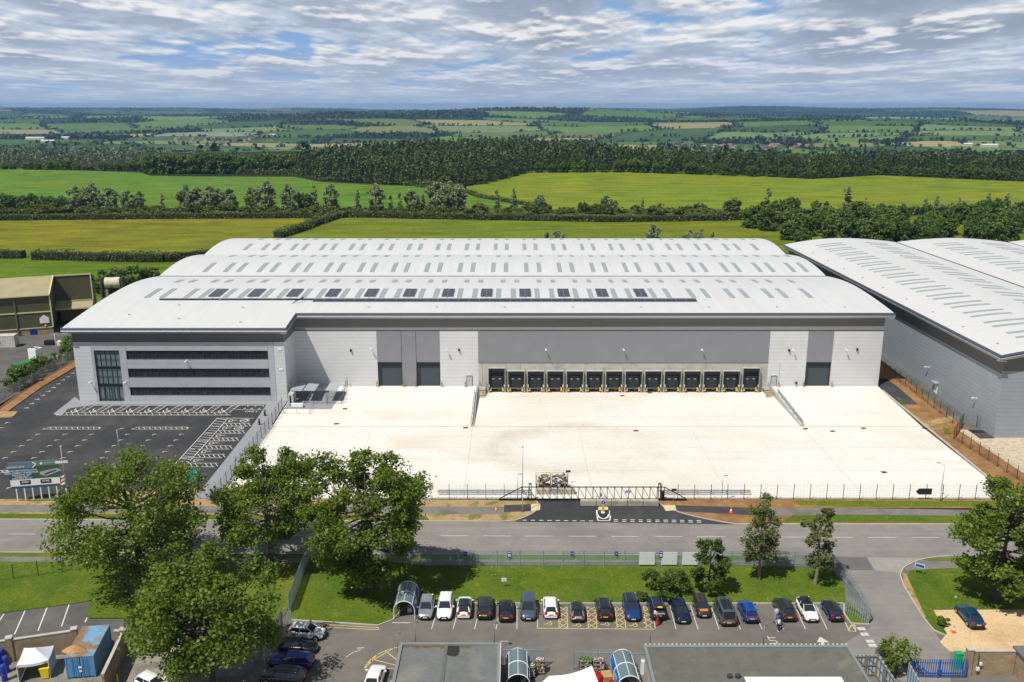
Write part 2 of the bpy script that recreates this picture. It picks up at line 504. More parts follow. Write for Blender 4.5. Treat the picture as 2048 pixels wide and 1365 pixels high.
# ------------------------------------------------------------------ the laid surfaces of the site
def G(px, py):
    z = 0.0
    for _ in range(4):
        x, y = P(px, py, z); z = gz(x, y)
    return x, y


def GP(*pts): return [G(*p) for p in pts]


def sheet(name, poly, off, mat, step=0.0, kind='structure', flatz=None):
    """a laid surface following the site's heights; step > 0 gives it an edge of that depth"""
    bm = bmesh.new(); vs = [bm.verts.new((x, y, 0)) for x, y in poly]; bm.faces.new(vs)
    if flatz is None:
        for yy in (159.6, 180.0):
            g = bm.verts[:] + bm.edges[:] + bm.faces[:]
            bmesh.ops.bisect_plane(bm, geom=g, plane_co=(0, yy, 0), plane_no=(0, 1, 0))
    for v in bm.verts:
        z = gz(v.co.x, v.co.y) if flatz is None else flatz
        v.co.z = z + off
    bmesh.ops.recalc_face_normals(bm, faces=bm.faces)
    if sum(f.normal.z for f in bm.faces) < 0: bmesh.ops.reverse_faces(bm, faces=bm.faces)
    if step > 0:
        r = bmesh.ops.extrude_edge_only(bm, edges=[e for e in bm.edges if e.is_boundary])
        for q in r['geom']:
            if isinstance(q, bmesh.types.BMVert): q.co.z -= step
    me = bpy.data.meshes.new(name); bm.to_mesh(me); bm.free(); me.materials.append(mat)
    return tag(link(name, me), kind=kind)


def line(mb, a, b, w, off=.009, z=None):
    a = Vector((a[0], a[1], 0)); b = Vector((b[0], b[1], 0)); d = b - a
    if d.length < 1e-5: return
    n = Vector((-d.y, d.x, 0)).normalized() * (w / 2)
    q = [a - n, b - n, b + n, a + n]
    mb.quad(*[(p.x, p.y, (gz(p.x, p.y) if z is None else z) + off) for p in q])


def path(mb, pts, w, off=.009, z=None):
    for a, b in zip(pts, pts[1:]): line(mb, a, b, w, off, z)


def kerb(mb, pts, w=.15, h=.12):
    for (x0, y0), (x1, y1) in zip(pts, pts[1:]):
        mb.beam((x0, y0, gz(x0, y0) + h / 2 - .04), (x1, y1, gz(x1, y1) + h / 2 - .04), w, h + .08)


def curve(p0, p1, p2, n=8):
    return [((1 - t) ** 2 * p0[0] + 2 * t * (1 - t) * p1[0] + t * t * p2[0], (1 - t) ** 2 * p0[1] + 2 * t * (1 - t) * p1[1] + t * t * p2[1]) for t in [i / n for i in range(n + 1)]]


M['asphalt_new'] = pmat('new_asphalt', (.040, .041, .044), .9, 0, .22, .5, (.064, .062, .060), .10, .45, .65, bump=.25, bscale=30, streak=(.5, .05, .14))
M['asphalt_old'] = pmat('worn_asphalt', (.235, .218, .198), .9, 0, .10, .7, (.185, .172, .157), .10, .45, .65, bump=.2, bscale=30, streak=(.035, 1.3, .10))
M['asphalt_shop'] = pmat('car_park_asphalt', (.160, .146, .124), .9, 0, .12, .5, (.118, .108, .095), .12, .45, .68, bump=.2, bscale=30, streak=(.10, .5, .08))
M['asphalt_left'] = pmat('grey_asphalt', (.095, .092, .086), .9, 0, .18, .6, (.14, .13, .115), .12, .45, .65)
M['path'] = pmat('footpath_asphalt', (.185, .175, .155), .92, 0, .16, 1.0, (.13, .12, .11), .25, .5, .65)
M['soil'] = pmat('bare_soil', (.30, .165, .065), .98, 0, .30, .9, (.22, .115, .045), .30, .4, .6, bump=.6, bscale=6)
M['soil_dry'] = pmat('dry_soil', (.37, .25, .12), .98, 0, .28, 1.2, (.16, .16, .035), .45, .5, .62, bump=.5, bscale=6)
M['gravel'] = pmat('pale_gravel', (.62, .45, .25), .98, 0, .24, 3.5, (.50, .35, .19), .25, .45, .65, bump=.6, bscale=12)
M['gravel_grey'] = pmat('cream_gravel', (.55, .46, .33), .98, 0, .30, 3.5, (.40, .33, .23), 1.2, .45, .62, bump=.6, bscale=12)
M['paving'] = pmat('block_paving', (.26, .27, .29), .85, 0, .14, 2.5)
M['buff'] = pmat('buff_tactile_paving', (.62, .50, .27), .85, 0, .08, 2)
M['kerb'] = pmat('kerb_concrete', (.45, .42, .37), .9, 0, .15, 1)
M['mark_white'] = pmat('white_road_paint', (.70, .69, .66), .7, 0, .10, 3)
M['mark_worn'] = pmat('worn_white_paint', (.55, .53, .49), .8, 0, .2, 3)
M['mark_yellow'] = pmat('cream_yellow_paint', (.66, .50, .20), .8, 0, .15, 2)
M['joint'] = flat('joint_sealant', (.40, .365, .30), .9)
M['iron'] = pmat('cast_iron', (.05, .048, .045), .8, .1, .2, 3)


def lawn_mat(name, a, b, c, s=1.0, daisies=True):
    m = bpy.data.materials.new(name); m.use_nodes = True; n = NT(m.node_tree)
    bs = n.new('ShaderNodeBsdfPrincipled'); out = n.new('ShaderNodeOutputMaterial'); n.put(out.inputs[0], bs.outputs[0])
    pos = n.new('ShaderNodeNewGeometry').outputs['Position']
    k = n.mix(n.mapr(n.noise(pos, .16 * s, 6, .65, .4), .36, .64, 0, 1), a, b)
    k = n.mix(n.mapr(n.noise(n.vmath('ADD', pos, (31, 7, 0)), .42 * s, 5, .7, .3), .55, .72, 0, .75), k, c)
    f = n.mapr(n.noise(pos, 3.0, 4, .7), .28, .72, .68, 1.32)
    k = n.mix(1.0, k, n.comb(f, f, f), 'MULTIPLY')
    if daisies:
        v = n.new('ShaderNodeTexVoronoi'); n.put(v.inputs['Vector'], pos); v.inputs['Scale'].default_value = 1.7
        d = n.math('MULTIPLY', n.mapr(v.outputs['Distance'], .07, .10, 1, 0), n.mapr(n.noise(pos, .3, 3, .6), .50, .60, 0, 1))
        k = n.mix(d, k, (.55, .56, .45))
    n.put(bs.inputs['Base Color'], k); bs.inputs['Roughness'].default_value = .95; bs.inputs['Specular IOR Level'].default_value = .12
    bn = n.new('ShaderNodeBump'); bn.inputs['Strength'].default_value = .7; bn.inputs['Distance'].default_value = .12
    n.put(bn.inputs['Height'], n.noise(pos, 5, 5, .7)); n.put(bs.inputs['Normal'], bn.outputs[0])
    return m


M['lawn'] = lawn_mat('lawn_grass', (.064, .120, .010), (.112, .152, .014), (.19, .175, .035))
M['verge'] = lawn_mat('verge_grass', (.085, .140, .014), (.14, .165, .022), (.25, .19, .06), 1.6, False)


def concrete_mat():
    m = bpy.data.materials.new('yard_concrete'); m.use_nodes = True; n = NT(m.node_tree)
    b = n.new('ShaderNodeBsdfPrincipled'); out = n.new('ShaderNodeOutputMaterial'); n.put(out.inputs[0], b.outputs[0])
    pos = n.new('ShaderNodeNewGeometry').outputs['Position']; x, y, z = n.sep(pos)[:3]
    # each poured slab has its own tone
    cell = n.new('ShaderNodeTexWhiteNoise', noise_dimensions='2D')
    n.put(cell.inputs['Vector'], n.comb(n.math('FLOOR', n.math('DIVIDE', n.math('ADD', x, 2.3), 9.2)), n.math('FLOOR', n.math('DIVIDE', n.math('ADD', y, .6), 5.1)), 0))
    tone = n.mapr(cell.outputs['Value'], 0, 1, .955, 1.03)
    c = n.mix(n.mapr(n.noise(n.vmath('MULTIPLY', pos, (.030, .045, 0)), 1, 5, .55, .8), .47, .66, 0, .9), (.71, .685, .625), (.65, .595, .50))
    c = n.mix(n.mapr(n.noise(n.vmath('MULTIPLY', pos, (.10, .22, 0)), 1, 7, .7, .6), .58, .76, 0, .6), c, (.54, .47, .37))
    # tyre sweep where lorries swing from the gate towards the docks
    dx = n.math('SUBTRACT', x, 11.5); dy = n.math('MULTIPLY', n.math('SUBTRACT', y, 148.5), 1.3)
    r = n.math('SQRT', n.math('ADD', n.math('MULTIPLY', dx, dx), n.math('MULTIPLY', dy, dy)))
    ring = n.mapr(n.math('ABSOLUTE', n.math('SUBTRACT', r, 14.0)), .8, 5.0, 1, 0)
    ring = n.math('MULTIPLY', ring, n.mapr(n.math('ADD', x, n.math('MULTIPLY', y, -.35)), -42, -22, 1, .1))
    ring = n.math('MULTIPLY', ring, n.mapr(n.noise(pos, .35, 6, .7), .3, .6, .25, 1))
    c = n.mix(n.math('MULTIPLY', ring, .42), c, (.43, .345, .245))
    rub = n.mapr(n.noise(n.vmath('MULTIPLY', pos, (.55, .14, 0)), 1, 8, .75, 1.5), .64, .74, 0, .5)
    c = n.mix(rub, c, (.34, .29, .23))
    f = n.math('MULTIPLY', tone, n.mapr(n.noise(pos, 1.3, 5, .7), .25, .75, .93, 1.07))
    n.put(b.inputs['Base Color'], n.mix(1.0, c, n.comb(f, f, f), 'MULTIPLY')); b.inputs['Roughness'].default_value = .85; b.inputs['Specular IOR Level'].default_value = .2
    return m


M['concrete_yard'] = concrete_mat()
M['concrete'] = pmat('grey_concrete', (.44, .42, .38), .85, 0, .12, .9, (.33, .31, .28), .35, .5, .68)

# base of bare earth and grass under everything near
sheet('ground', [(-150, 50), (150, 50), (150, 185), (-150, 185)], -.10, M['verge'], flatz=0)
# road
RS = -.0085


def ry(x, y): return y + RS * x


def band(x0, x1, y0, y1): return [(x0, ry(x0, y0)), (x1, ry(x1, y0)), (x1, ry(x1, y1)), (x0, ry(x0, y1))]


sheet('road', band(-140, 140, 109.55, 119.35), 0.0, M['asphalt_old'])
mb = MB()
for i in range(-16, 15):
    px0 = 3.0 + 5.72 * i * 1.0
for cxp, cyp in ((45, 1067), (140, 1066), (700, 1067), (790, 1067), (910, 1067), (994, 1069), (1078, 1070), (1165, 1071), (1250, 1071), (1337, 1073), (1422, 1074), (1585, 1076), (1678, 1076), (1766, 1077), (1852, 1077), (1935, 1077), (2030, 1078), (240, 1066), (330, 1066), (430, 1066), (520, 1066), (610, 1067), (1505, 1075)):
    x, y = P(cxp, cyp); line(mb, (x - 1.95, ry(x - 1.95, 114.95)), (x + 1.95, ry(x + 1.95, 114.95)), .13)
tag(mb.build('road_markings', M['mark_worn']), kind='structure')

# far verge, left and right of the yard entrance
entL = curve(G(1072, 1002), G(1092, 1024), G(1030, 1042), 10)
entR = curve(G(1312, 1002), G(1335, 1028), G(1470, 1049), 10)
vergeL = [(-140, ry(-140, 119.5)), ] + [(G(900, 1043)[0], ry(-8, 119.5))] + entL[::-1] + [(-45.2, 127.0), (-140, 127.0)]
sheet('left_verge', vergeL, .10, M['soil_dry'], .15)
vergeR = entR + [(140, ry(140, 119.5)), (140, 127.0), (entR[0][0], 127.0)]
sheet('right_verge', vergeR, .10, M['soil'], .15)
sheet('footpath', band(-140, G(1010, 1020)[0], 121.7, 124.2), .106, M['path'], flatz=0)
sheet('footpath', [G(1008, 1012), G(1063, 1010), G(1063, 1024), G(1008, 1026)], .108, M['asphalt_new'], flatz=0)
sheet('tactile_paving', [G(1062, 1010), G(1081, 1009), G(1080, 1022), G(1062, 1024)], .110, M['buff'], flatz=0)
sheet('tactile_paving', [G(1324, 1012), G(1350, 1012), G(1353, 1022), G(1332, 1024)], .110, M['buff'], flatz=0)
sheet('footpath', [G(1350, 1012), G(1532, 1018), G(1526, 1033), G(1350, 1024)], .108, M['asphalt_new'], flatz=0)
sheet('footpath', [G(1530, 1018), G(1700, 1018), G(2048, 1020), (140, 121.0), (140, 123.5), G(2048, 1034), G(1700, 1032), G(1526, 1033)], .106, M['path'], flatz=0)
sheet('grass_verge', [G(1585, 1032), G(1700, 1031), G(2048, 1034), (140, 120.8), (140, ry(140, 119.6)), G(1900, 1047), G(1562, 1046)], .107, M['lawn'], flatz=0)
sheet('grass_verge', [(-140, ry(-140, 119.65)), (G(860, 1040)[0], ry(-10, 119.65)), (G(850, 1030)[0], 121.2), (-140, 122.6)], .107, M['lawn'], flatz=0)
sheet('grass_verge', [G(60, 1004), G(150, 1003), G(128, 1000), G(20, 1002)], .107, M['lawn'], flatz=0)
sheet('grass_verge', [G(1585, 1003), G(1990, 1004), G(1990, 1014), G(1750, 1016), G(1600, 1012)], .107, M['verge'], flatz=0)
sheet('junction', [G(1040, 1042)] + entL[::-1][1:] + [(entL[0][0], 127.28), (entR[0][0], 127.28)] + entR + [(entR[-1][0], entR[-1][1] - .1), (entL[-1][0], entL[-1][1] - .1)], .004, M['asphalt_new'], flatz=0)
mb = MB(); kerb(mb, [(-140, ry(-140, 119.45)), (G(1000, 1043)[0], ry(0, 119.45))] + entL[::-1]); kerb(mb, entR + [(140, ry(140, 119.45))])
kerb(mb, [(-140, ry(-140, 109.48)), (37.5, ry(37.5, 109.48))])
tag(mb.build('kerb', M['kerb']), kind='structure')
# give way lines and the island's outline
mb = MB()
for i in range(22):
    px = 1045 + i * 16.6
    if 1188 < px < 1222: continue
    a = G(px, 1041 + (px - 1045) * .011); line(mb, a, (a[0] + .62, a[1]), .16, .014)
    if px > 1215: b = G(px, 1038.5 + (px - 1045) * .011); line(mb, (b[0], b[1] + .12), (b[0] + .62, b[1] + .12), .16, .014)
isl = [G(1194, 1021), G(1194, 1028)] + curve(G(1194, 1028), G(1197, 1037), G(1207, 1038), 5) + curve(G(1207, 1038), G(1217, 1037), G(1218, 1028), 5) + [G(1218, 1021)]
path(mb, isl, .28, .014)
path(mb, [G(1194, 1031), G(1196, 1042), G(1219, 1042), G(1221, 1032)], .18, .014)
tag(mb.build('junction_markings', M['mark_white']), kind='structure')
sheet('traffic_island', [G(1196, 1016), G(1217, 1016), G(1218, 1028), G(1207, 1036), G(1195, 1028)], .11, M['asphalt_new'], .13, flatz=0)
sheet('tactile_paving', [G(1197, 1015.5), G(1216, 1015.5), G(1216, 1022), G(1196, 1022)], .125, M['buff'], .1, flatz=0)

# service yard in concrete: left ramp, dock well, right ramp
YX0, YX1 = -45.0, 76.9
sheet('concrete_yard', [(YX0, 127.3), (-7.35, 127.3), (-7.35, 181), (YX0, 181)], .0, M['concrete_yard'])
sheet('concrete_yard', [(-7.35, 127.3), (54.35, 127.3), (54.35, 181.2), (-7.35, 181.2)], .0, M['concrete_yard'], flatz=0)
sheet('concrete_yard', [(54.35, 127.3), (YX1, 127.3), (YX1, 181), (54.35, 181)], .0, M['concrete_yard'])
mb = MB()
for y in (133.2, 138.3, 143.4, 148.5, 153.9, 159.2): path(mb, [(YX0, y), (-7.4, y), (54.3, y), (YX1, y)], .04, .006)
for y in (166.2, 173.2): line(mb, (YX0, y), (-7.4, y), .035, .006); line(mb, (54.5, y), (YX1, y), .035, .006)
for y in (165, 171, 177.4): line(mb, (-7.2, y), (54.2, y), .035, .006)
for x in (-26, -7.4, 12.5, 33.5, 54.4):
    line(mb, (x, 127.4), (x, 159.5), .05, .006)
line(mb, (YX0, 159.5), (YX1, 159.5), .13, .008)
tag(mb.build('slab_joints', M['joint']), kind='structure')
mb = MB()
for p in ((1272, 862), (1665, 863), (1768, 945), (1245, 792), (1727, 857), (1849, 857), (931, 856), (673, 848), (690, 818), (1611, 858), (1300, 786), (1576, 984)):
    x, y = G(*p)
    if p == (1576, 984): continue
    mb.box(x, y, gz(x, y) + .012, .9, .7, .02, .2)
tag(mb.build('drain_covers', M['iron']), kind='structure')
# right hand soil strip, fence gravel, path round the neighbour
sheet('soil_bank', [(YX1, 127.3), (140, 127.3), (140, 150), (87, 153.5), (87, 300), (YX1, 300)], -.02, M['soil'])
sheet('yard_gravel', [G(1915, 860), (140, 154), (140, 130), G(2048, 948)], .03, M['gravel_grey'])
sheet('wall_path', [(84.6, 153), (87.4, 153), (87.4, 300), (84.6, 300)], .03, M['asphalt_left'])
sheet('gravel_path', [G(1838, 848), G(1898, 832), G(1915, 840), G(1850, 856)], .03, M['soil_dry'])
sheet('wall_path', [(YX1, 170.5), (80.9, 170.5), (80.9, 186), (YX1, 186)], .03, M['asphalt_new'])
sheet('weed_patch', [G(1885, 855), G(1897, 858), G(1902, 869), G(1888, 868), G(1889, 861)], .05, M['lawn'])
sheet('weed_patch', [G(1793, 795), G(1799, 797), G(1811, 809), G(1805, 810)], .05, M['lawn'])
mb = MB(); kerb(mb, [(YX1, 127.3), (YX1, 178)], .25, .14); kerb(mb, [(YX0, 127.3), (YX0, 160)], .2, .14); kerb(mb, [(YX0, 127.2), (entL[0][0], 127.2)], .2, .14); kerb(mb, [(entR[0][0], 127.2), (YX1, 127.2)], .2, .14)
tag(mb.build('yard_kerb', M['kerb']), kind='structure')

# office car park
sheet('office_car_park', [(-140, 127.3), (-45.3, 127.3), (-45.3, 172), (-86, 172), (-86, 245), (-98, 245), (-98.5, 150), (-140, 150)], -.02, M['asphalt_new'])
sheet('paved_walk', [G(108, 828), G(150, 795), (-86.8, 172), (-45.2, 172), (-45.2, 127.3), (-48.6, 127.3), (-48.9, 170.2), (-82.6, 170.2), G(135, 818), G(122, 831)], .09, M['paving'], .13)
sheet('soil_strip', [(-98.6, 150), (-101.5, 150), (-101.5, 240), (-98.6, 240)], .05, M['soil'], .1)
sheet('soil_strip', [G(0, 824), G(36, 824), G(24, 836), G(0, 836)], .08, M['soil_dry'], .1)
sheet('soil_strip', [G(156, 968), G(186, 966), G(178, 984), G(300, 984), G(420, 982), G(405, 1000), G(140, 1000)], .06, M['soil_dry'], .1)
mb = MB(); kerb(mb, [(-98.5, 150), (-98.5, 240)]); kerb(mb, GP((108, 828), (122, 832), (137, 818)))
tag(mb.build('car_park_kerb', M['kerb']), kind='structure')
mk = MB()


def lw(*pts, w=.11): path(mk, GP(*pts), w)


def zz(rx, ry_): return rx / 3.4133, 780 + ry_ / 3.4133      # reading off the enlarged photograph


def wheelchair(mb, x, y, s, rz, off=.009):
    c, n = math.cos(rz), math.sin(rz)
    T_ = lambda a, b: (x + s * (a * c - b * n), y + s * (a * n + b * c))
    arc = [T_(.34 * math.cos(t), .34 * math.sin(t) - .12) for t in [math.radians(a) for a in range(150, 400, 25)]]
    path(mb, arc, .11 * s, off); path(mb, [T_(-.10, .55), T_(-.04, .10), T_(.30, .08), T_(.46, -.34), T_(.62, -.30)], .11 * s, off)
    line(mb, T_(-.14, .62), T_(-.02, .66), .17 * s, off)


x0 = G(*zz(520, 98))[0] + .3; yb, yt = 165.0, 170.0
pitch_b = (G(*zz(1640, 98))[0] - x0) / 9.0
line(mk, (x0 - 1.6, yb), (x0 + 9 * pitch_b - .2, yb), .13); line(mk, (x0, yt), (x0 + 9 * pitch_b, yt), .13)
line(mk, (x0 - 1.6, yb), (x0, yt), .13)
for i in range(9):
    bx = x0 + i * pitch_b; h = pitch_b * .35
    wheelchair(mk, bx + pitch_b * .33 - .3, 167.2, 1.5, 0)
    for (xa) in (bx + pitch_b - h, bx + pitch_b): line(mk, (xa - .9, 166.2), (xa, yt), .11)
    for k in range(4):
        yy = 166.4 + k * 1.0; f = (yy - 166.2) / 3.8
        line(mk, (bx + pitch_b - h - .9 + .9 * f, yy + .25), (bx + pitch_b - .9 + .9 * f, yy - .1), .08)
    for k in range(3): line(mk, (bx + k * 1.1 - .2, 166.2), (bx + k * 1.1 + .5, 165.05), .08)
    line(mk, (bx - .8, 166.2), (bx + pitch_b - h - .9, 166.2), .11)
# motorcycle bay
line(mk, (x0 + 9 * pitch_b, yt), (-49.4, yt), .12)
for px in (1700, 1752, 1802, 1850): a = G(*zz(px, 100)); line(mk, (a[0], 169.9), (a[0] + .1, 169.2), .1)
for px in (1668, 1718, 1768, 1815): a = G(*zz(px, 130)); line(mk, (a[0] - .25, a[1]), (a[0] + .25, a[1]), .12); line(mk, (a[0], a[1]), (a[0] + .1, a[1] + .5), .1)
# right hand bays, turned to the walk
for i, yy in enumerate((163.4, 159.6, 155.8, 151.9, 147.9, 143.9, 139.9)):
    line(mk, (-56.6, yy), (-49.6, yy), .12)
    if i < 6:
        line(mk, (-54.6, yy - 2.4), (-49.6, yy - 2.4), .11); line(mk, (-54.6, yy), (-54.6, yy - 3.9), .11)
        for k in range(6): line(mk, (-54.2 + k * .85, yy - 2.5), (-53.4 + k * .85, yy - 3.75), .10)
        wheelchair(mk, -53.4, yy - 1.1, 1.35, R(-90))
        if i < 2:
            wheelchair(mk, -51.0, yy - 1.1, 1.2, R(90)); path(mk, [(-51 + .9 * math.cos(t), yy - 1.15 + .75 * math.sin(t)) for t in [k * .7 for k in range(10)]], .10)
for k in range(21): line(mk, (-56.6, 163.2 - k * 1.15), (-54.7, 163.9 - k * 1.15 - 1.2), .12)
line(mk, (-56.6, 163.4), (-56.6, 139), .12)
# hatched islands
for (a, b) in (((300, 262), (686, 262)), ((903, 262), (1287, 262))):
    p, q = G(*zz(*a)), G(*zz(*b)); y0 = p[1] - .55; y1 = p[1] + .55
    path(mk, [(p[0], y0), (p[0] + .9, y1), (q[0] - .3, y1), (q[0], y0 + .2), (q[0], y0), (p[0], y0)][:6], .11)
    for k in range(10): t = p[0] + .9 + k * (q[0] - p[0] - 1.5) / 9; line(mk, (t, y1), (t + .7, y0), .09)
path(mk, GP(zz(-20, 551), zz(180, 550), zz(300, 552), zz(350, 506), zz(385, 506), zz(322, 552), zz(290, 557), zz(-20, 567)), .12)
for t in range(7): lw(zz(10 + t * 40, 552), zz(28 + t * 40, 564), w=.1)
for t in ((322, 534), (340, 516)): lw(zz(*t), zz(t[0] + 30, t[1] + 2), w=.1)
# bay corner marks
tees = [(260, 303), (445, 303), (628, 303), (872, 303), (1057, 303), (1240, 303), (205, 342), (393, 342), (580, 342), (828, 342), (1015, 342), (1203, 342), (152, 380), (343, 380), (533, 380),
        (783, 380), (975, 380), (1165, 380), (97, 421), (290, 421), (483, 421), (737, 421), (930, 421), (1125, 421), (38, 463), (235, 463), (432, 463), (700, 463), (890, 463), (1090, 463),
        (180, 507), (232, 509), (290, 509), (128, 546), (190, 546), (250, 546), (66, 668), (430, 644), (55, 223), (12, 258), (775, 507), (840, 509)]
for t in tees:
    a = G(*zz(*t)); line(mk, (a[0] - .40, a[1]), (a[0] + .40, a[1]), .11); line(mk, (a[0] - .05, a[1]), (a[0] - .30, a[1] - .6), .11)
for t in [(495, 843), (463, 868), (430, 890), (398, 916), (365, 941), (330, 968), (293, 994), (255, 1022), (218, 1051), (180, 1081), (350, 850), (316, 872), (282, 897), (246, 920), (210, 945), (172, 971), (135, 998), (93, 1028)]:
    a = G(t[0] / 3.4133, 500 + t[1] / 3.4133); line(mk, (a[0] - .5, a[1]), (a[0] + .5, a[1]), .13); line(mk, (a[0], a[1]), (a[0] + .1, a[1] + .5), .12)
tag(mk.build('parking_markings', M['mark_white']), kind='structure')
x, y = G(*zz(1722, 140))
tm = text_mesh('MOTORCYCLES', .95, M['mark_white'], 'painted_words', extrude=.002); o = link('painted_words', tm, loc=(x, y + .45, gz(x, y) + .012)); tag(o, kind='structure')
tm = text_mesh('ONLY', .95, M['mark_white'], 'painted_words', extrude=.002); o = link('painted_words', tm, loc=(x, y - .65, gz(x, y - .6) + .012)); tag(o, kind='structure')

# ------------------------------------------------------------------ near side: shop car park, lawns, access road
sheet('shop_car_park', [(-38, 55), (66, 55), (66, 92), (58, 100), (52, 109.6), (34, 109.6), (34, 106.3), (-12, 106.3), (-38, 92)], -.008, M['asphalt_shop'])
sheet('access_road', [G(1672, 1113), G(1925, 1112), G(1835, 1121), G(1800, 1142), G(1806, 1170), G(1850, 1240), G(1900, 1305), (44, 78), (36, 88), G(1740, 1255), G(1700, 1165)], .006, M['asphalt_old'])
sheet('lawn', [G(622, 1112), (-11, 106.4), (34.5, 106.4), G(1662, 1140), G(1688, 1170), G(1690, 1207), G(1400, 1207), G(1100, 1207), G(830, 1206), G(806, 1218), G(785, 1240), G(756, 1251), G(660, 1247), G(583, 1240), G(578, 1230)], .11, M['lawn'], .15, flatz=0)
sheet('lawn', [G(1690, 1200), G(1738, 1245), G(1728, 1249), G(1702, 1247), G(1688, 1228)], .115, M['lawn'], .15, flatz=0)
mb = MB(); kerb(mb, GP((1690, 1208), (1400, 1208), (1100, 1208), (832, 1207), (806, 1219), (785, 1241), (756, 1252), (583, 1241)), .14, .13); kerb(mb, GP((1688, 1207), (1688, 1228), (1702, 1248), (1738, 1250)), .14, .13)
tag(mb.build('lawn_kerb', M['kerb']), kind='structure')
sheet('grass_verge', band(-12, 34, 108.0, 109.4), .10, M['lawn'], .12, flatz=0)
sheet('footpath', band(-12, 34, 106.5, 108.0), .098, M['path'], .1, flatz=0)
# left of the fence
sheet('lawn', [(-140, 108.2), (-52, 108.2), G(208, 1142), G(240, 1158), G(262, 1190), G(270, 1240), G(240, 1237), G(180, 1237), G(175, 1228), G(182, 1203), G(120, 1212), G(0, 1228), (-140, 93)], .10, M['lawn'], .12, flatz=0)
sheet('grass_verge', band(-140, -26, 108.35, 109.4), .10, M['verge'], .12, flatz=0)
sheet('footpath', band(-140, -24, 106.9, 108.3), .102, M['path'], .1, flatz=0)
sheet('lawn', [G(262, 1135), G(618, 1115), G(570, 1232), G(520, 1252), G(300, 1260), G(272, 1242)], .09, M['verge'], .12, flatz=0)
sheet('left_car_park', [G(0, 1228), G(120, 1212), G(182, 1203), G(175, 1228), G(180, 1238), G(272, 1238), G(258, 1300), (-52, 85), (-140, 82), (-140, 94)], .0, M['asphalt_left'])
sheet('back_yard', [(-140, 60), (-140, 86.5), (-46, 86.8), G(270, 1260), G(330, 1255), G(545, 1250), (-20, 80), (-20, 60)], .004, pmat('yard_slab', (.27, .245, .205), .92, 0, .2, .6, (.14, .125, .105), .3, .45, .65), flatz=0)
mb = MB()
for a, b in (((8, 1228), (-14, 1262)), ((50, 1222), (29, 1269)), ((94, 1216), (76, 1262)), ((138, 1210), (123, 1253)), ((174, 1236), (170, 1245))): path(mb, GP(a, b), .12)
tag(mb.build('bay_lines', M['mark_white']), kind='structure')
sheet('road_patch', [G(1664, 1114), G(1733, 1115), G(1747, 1141), G(1690, 1141)], .010, pmat('dark_patch', (.13, .125, .12), .9, 0, .12, .8))
sheet('road_patch', [G(1735, 1115), G(1850, 1117), G(1812, 1132), G(1799, 1146), G(1750, 1141)], .010, pmat('pale_patch', (.29, .27, .24), .9, 0, .12, .8))
# right of the access road
kr = [G(1925, 1112)] + curve(G(1880, 1114), G(1830, 1118), G(1806, 1138), 6) + [G(1800, 1150), G(1807, 1172), G(1830, 1210), G(1850, 1240), G(1868, 1262), G(1892, 1272)]
sheet('lawn', [G(1818, 1142), G(1900, 1138), (70, 105.5), (140, 105), (140, 95.2), G(2048, 1220), G(1866, 1221), G(1894, 1270), G(1868, 1262), G(1850, 1240), G(1830, 1208), G(1812, 1170)], .10, M['lawn'], .12, flatz=0)
sheet('footpath', [G(1925, 1113)] + curve(G(1880, 1115), G(1832, 1119), G(1808, 1139), 6) + [G(1818, 1144), G(1900, 1139), (70, 105.6), (140, 105), (140, 108.4), (62, 108.8)], .095, M['path'], .12, flatz=0)
sheet('grass_verge', [G(1842, 1120), G(1900, 1116), (62, 108.6), (140, 107.7), (140, 106.9), (62, 107.6), G(1860, 1124)], .102, M['verge'], .1, flatz=0)
sheet('gravel', [G(1866, 1221), G(2048, 1219), (140, 95), (140, 78), G(2048, 1310), G(1900, 1304), G(1880, 1285), G(1892, 1270)], .05, M['gravel'], .05, flatz=0)
sheet('dry_edge', [G(1803, 1146), G(1812, 1150), G(1830, 1190), G(1852, 1236), G(1845, 1234), G(1822, 1195), G(1808, 1172)], .112, M['soil_dry'], .1, flatz=0)
mb = MB(); kerb(mb, kr, .14, .12); tag(mb.build('footway_kerb', M['kerb']), kind='structure')
# shop car park markings
mw, my = MB(), MB()
for px0, px1 in ((877, 863), (919, 906), (961, 949), (1002, 992), (1034, 1034), (1340, 1352), (1381, 1396), (1422, 1438), (1464, 1481), (1505, 1524), (1547, 1567), (1590, 1611), (1632, 1654), (1675, 1697), (1690, 1712)):
    path(mw, GP((px0, 1212), (px1, 1259)), .10)
path(mw, GP((785, 1246), (820, 1246)), .14)
path(my, GP((1075, 1210), (1075, 1257), (1309, 1259)), .10)
for a in (1117, 1174, 1230, 1287):
    for dx in (0, 17): path(my, GP((a + dx, 1213), (a + dx + 1 + (a - 1110) * .03, 1257)), .09)
    for k in range(4):
        y0 = 1213 + k * 11; path(my, GP((a, y0), (a + 18, y0 + 11)), .09); path(my, GP((a + 18, y0), (a + 1, y0 + 11)), .09)
for px, py in ((1097, 1248), (1155, 1251), (1212, 1249), (1268, 1251)):
    x, y = G(px, py); wheelchair(my, x, y, .85, R(90))
path(my, GP((654, 1250), (757, 1256), (757, 1260), (650, 1255), (648, 1264)), .10)
c0 = G(815, 1336); cr = []
for k in range(8):
    t = R(180 - k * 13); cr.append((c0[0] + 4.6 * math.cos(t), c0[1] + 4.3 * math.sin(t) - .3))
path(my, cr, .10); path(my, [cr[0], c0, cr[-1]], .10); path(my, [cr[2], (c0[0] - 1.2, c0[1] + .4)], .1); path(my, [cr[1], cr[5]], .1); path(my, [cr[4], c0], .1); path(my, [cr[0], cr[3]], .1)
path(my, [c0, G(780, 1365), (c0[0] - 1.6, 74)], .10)
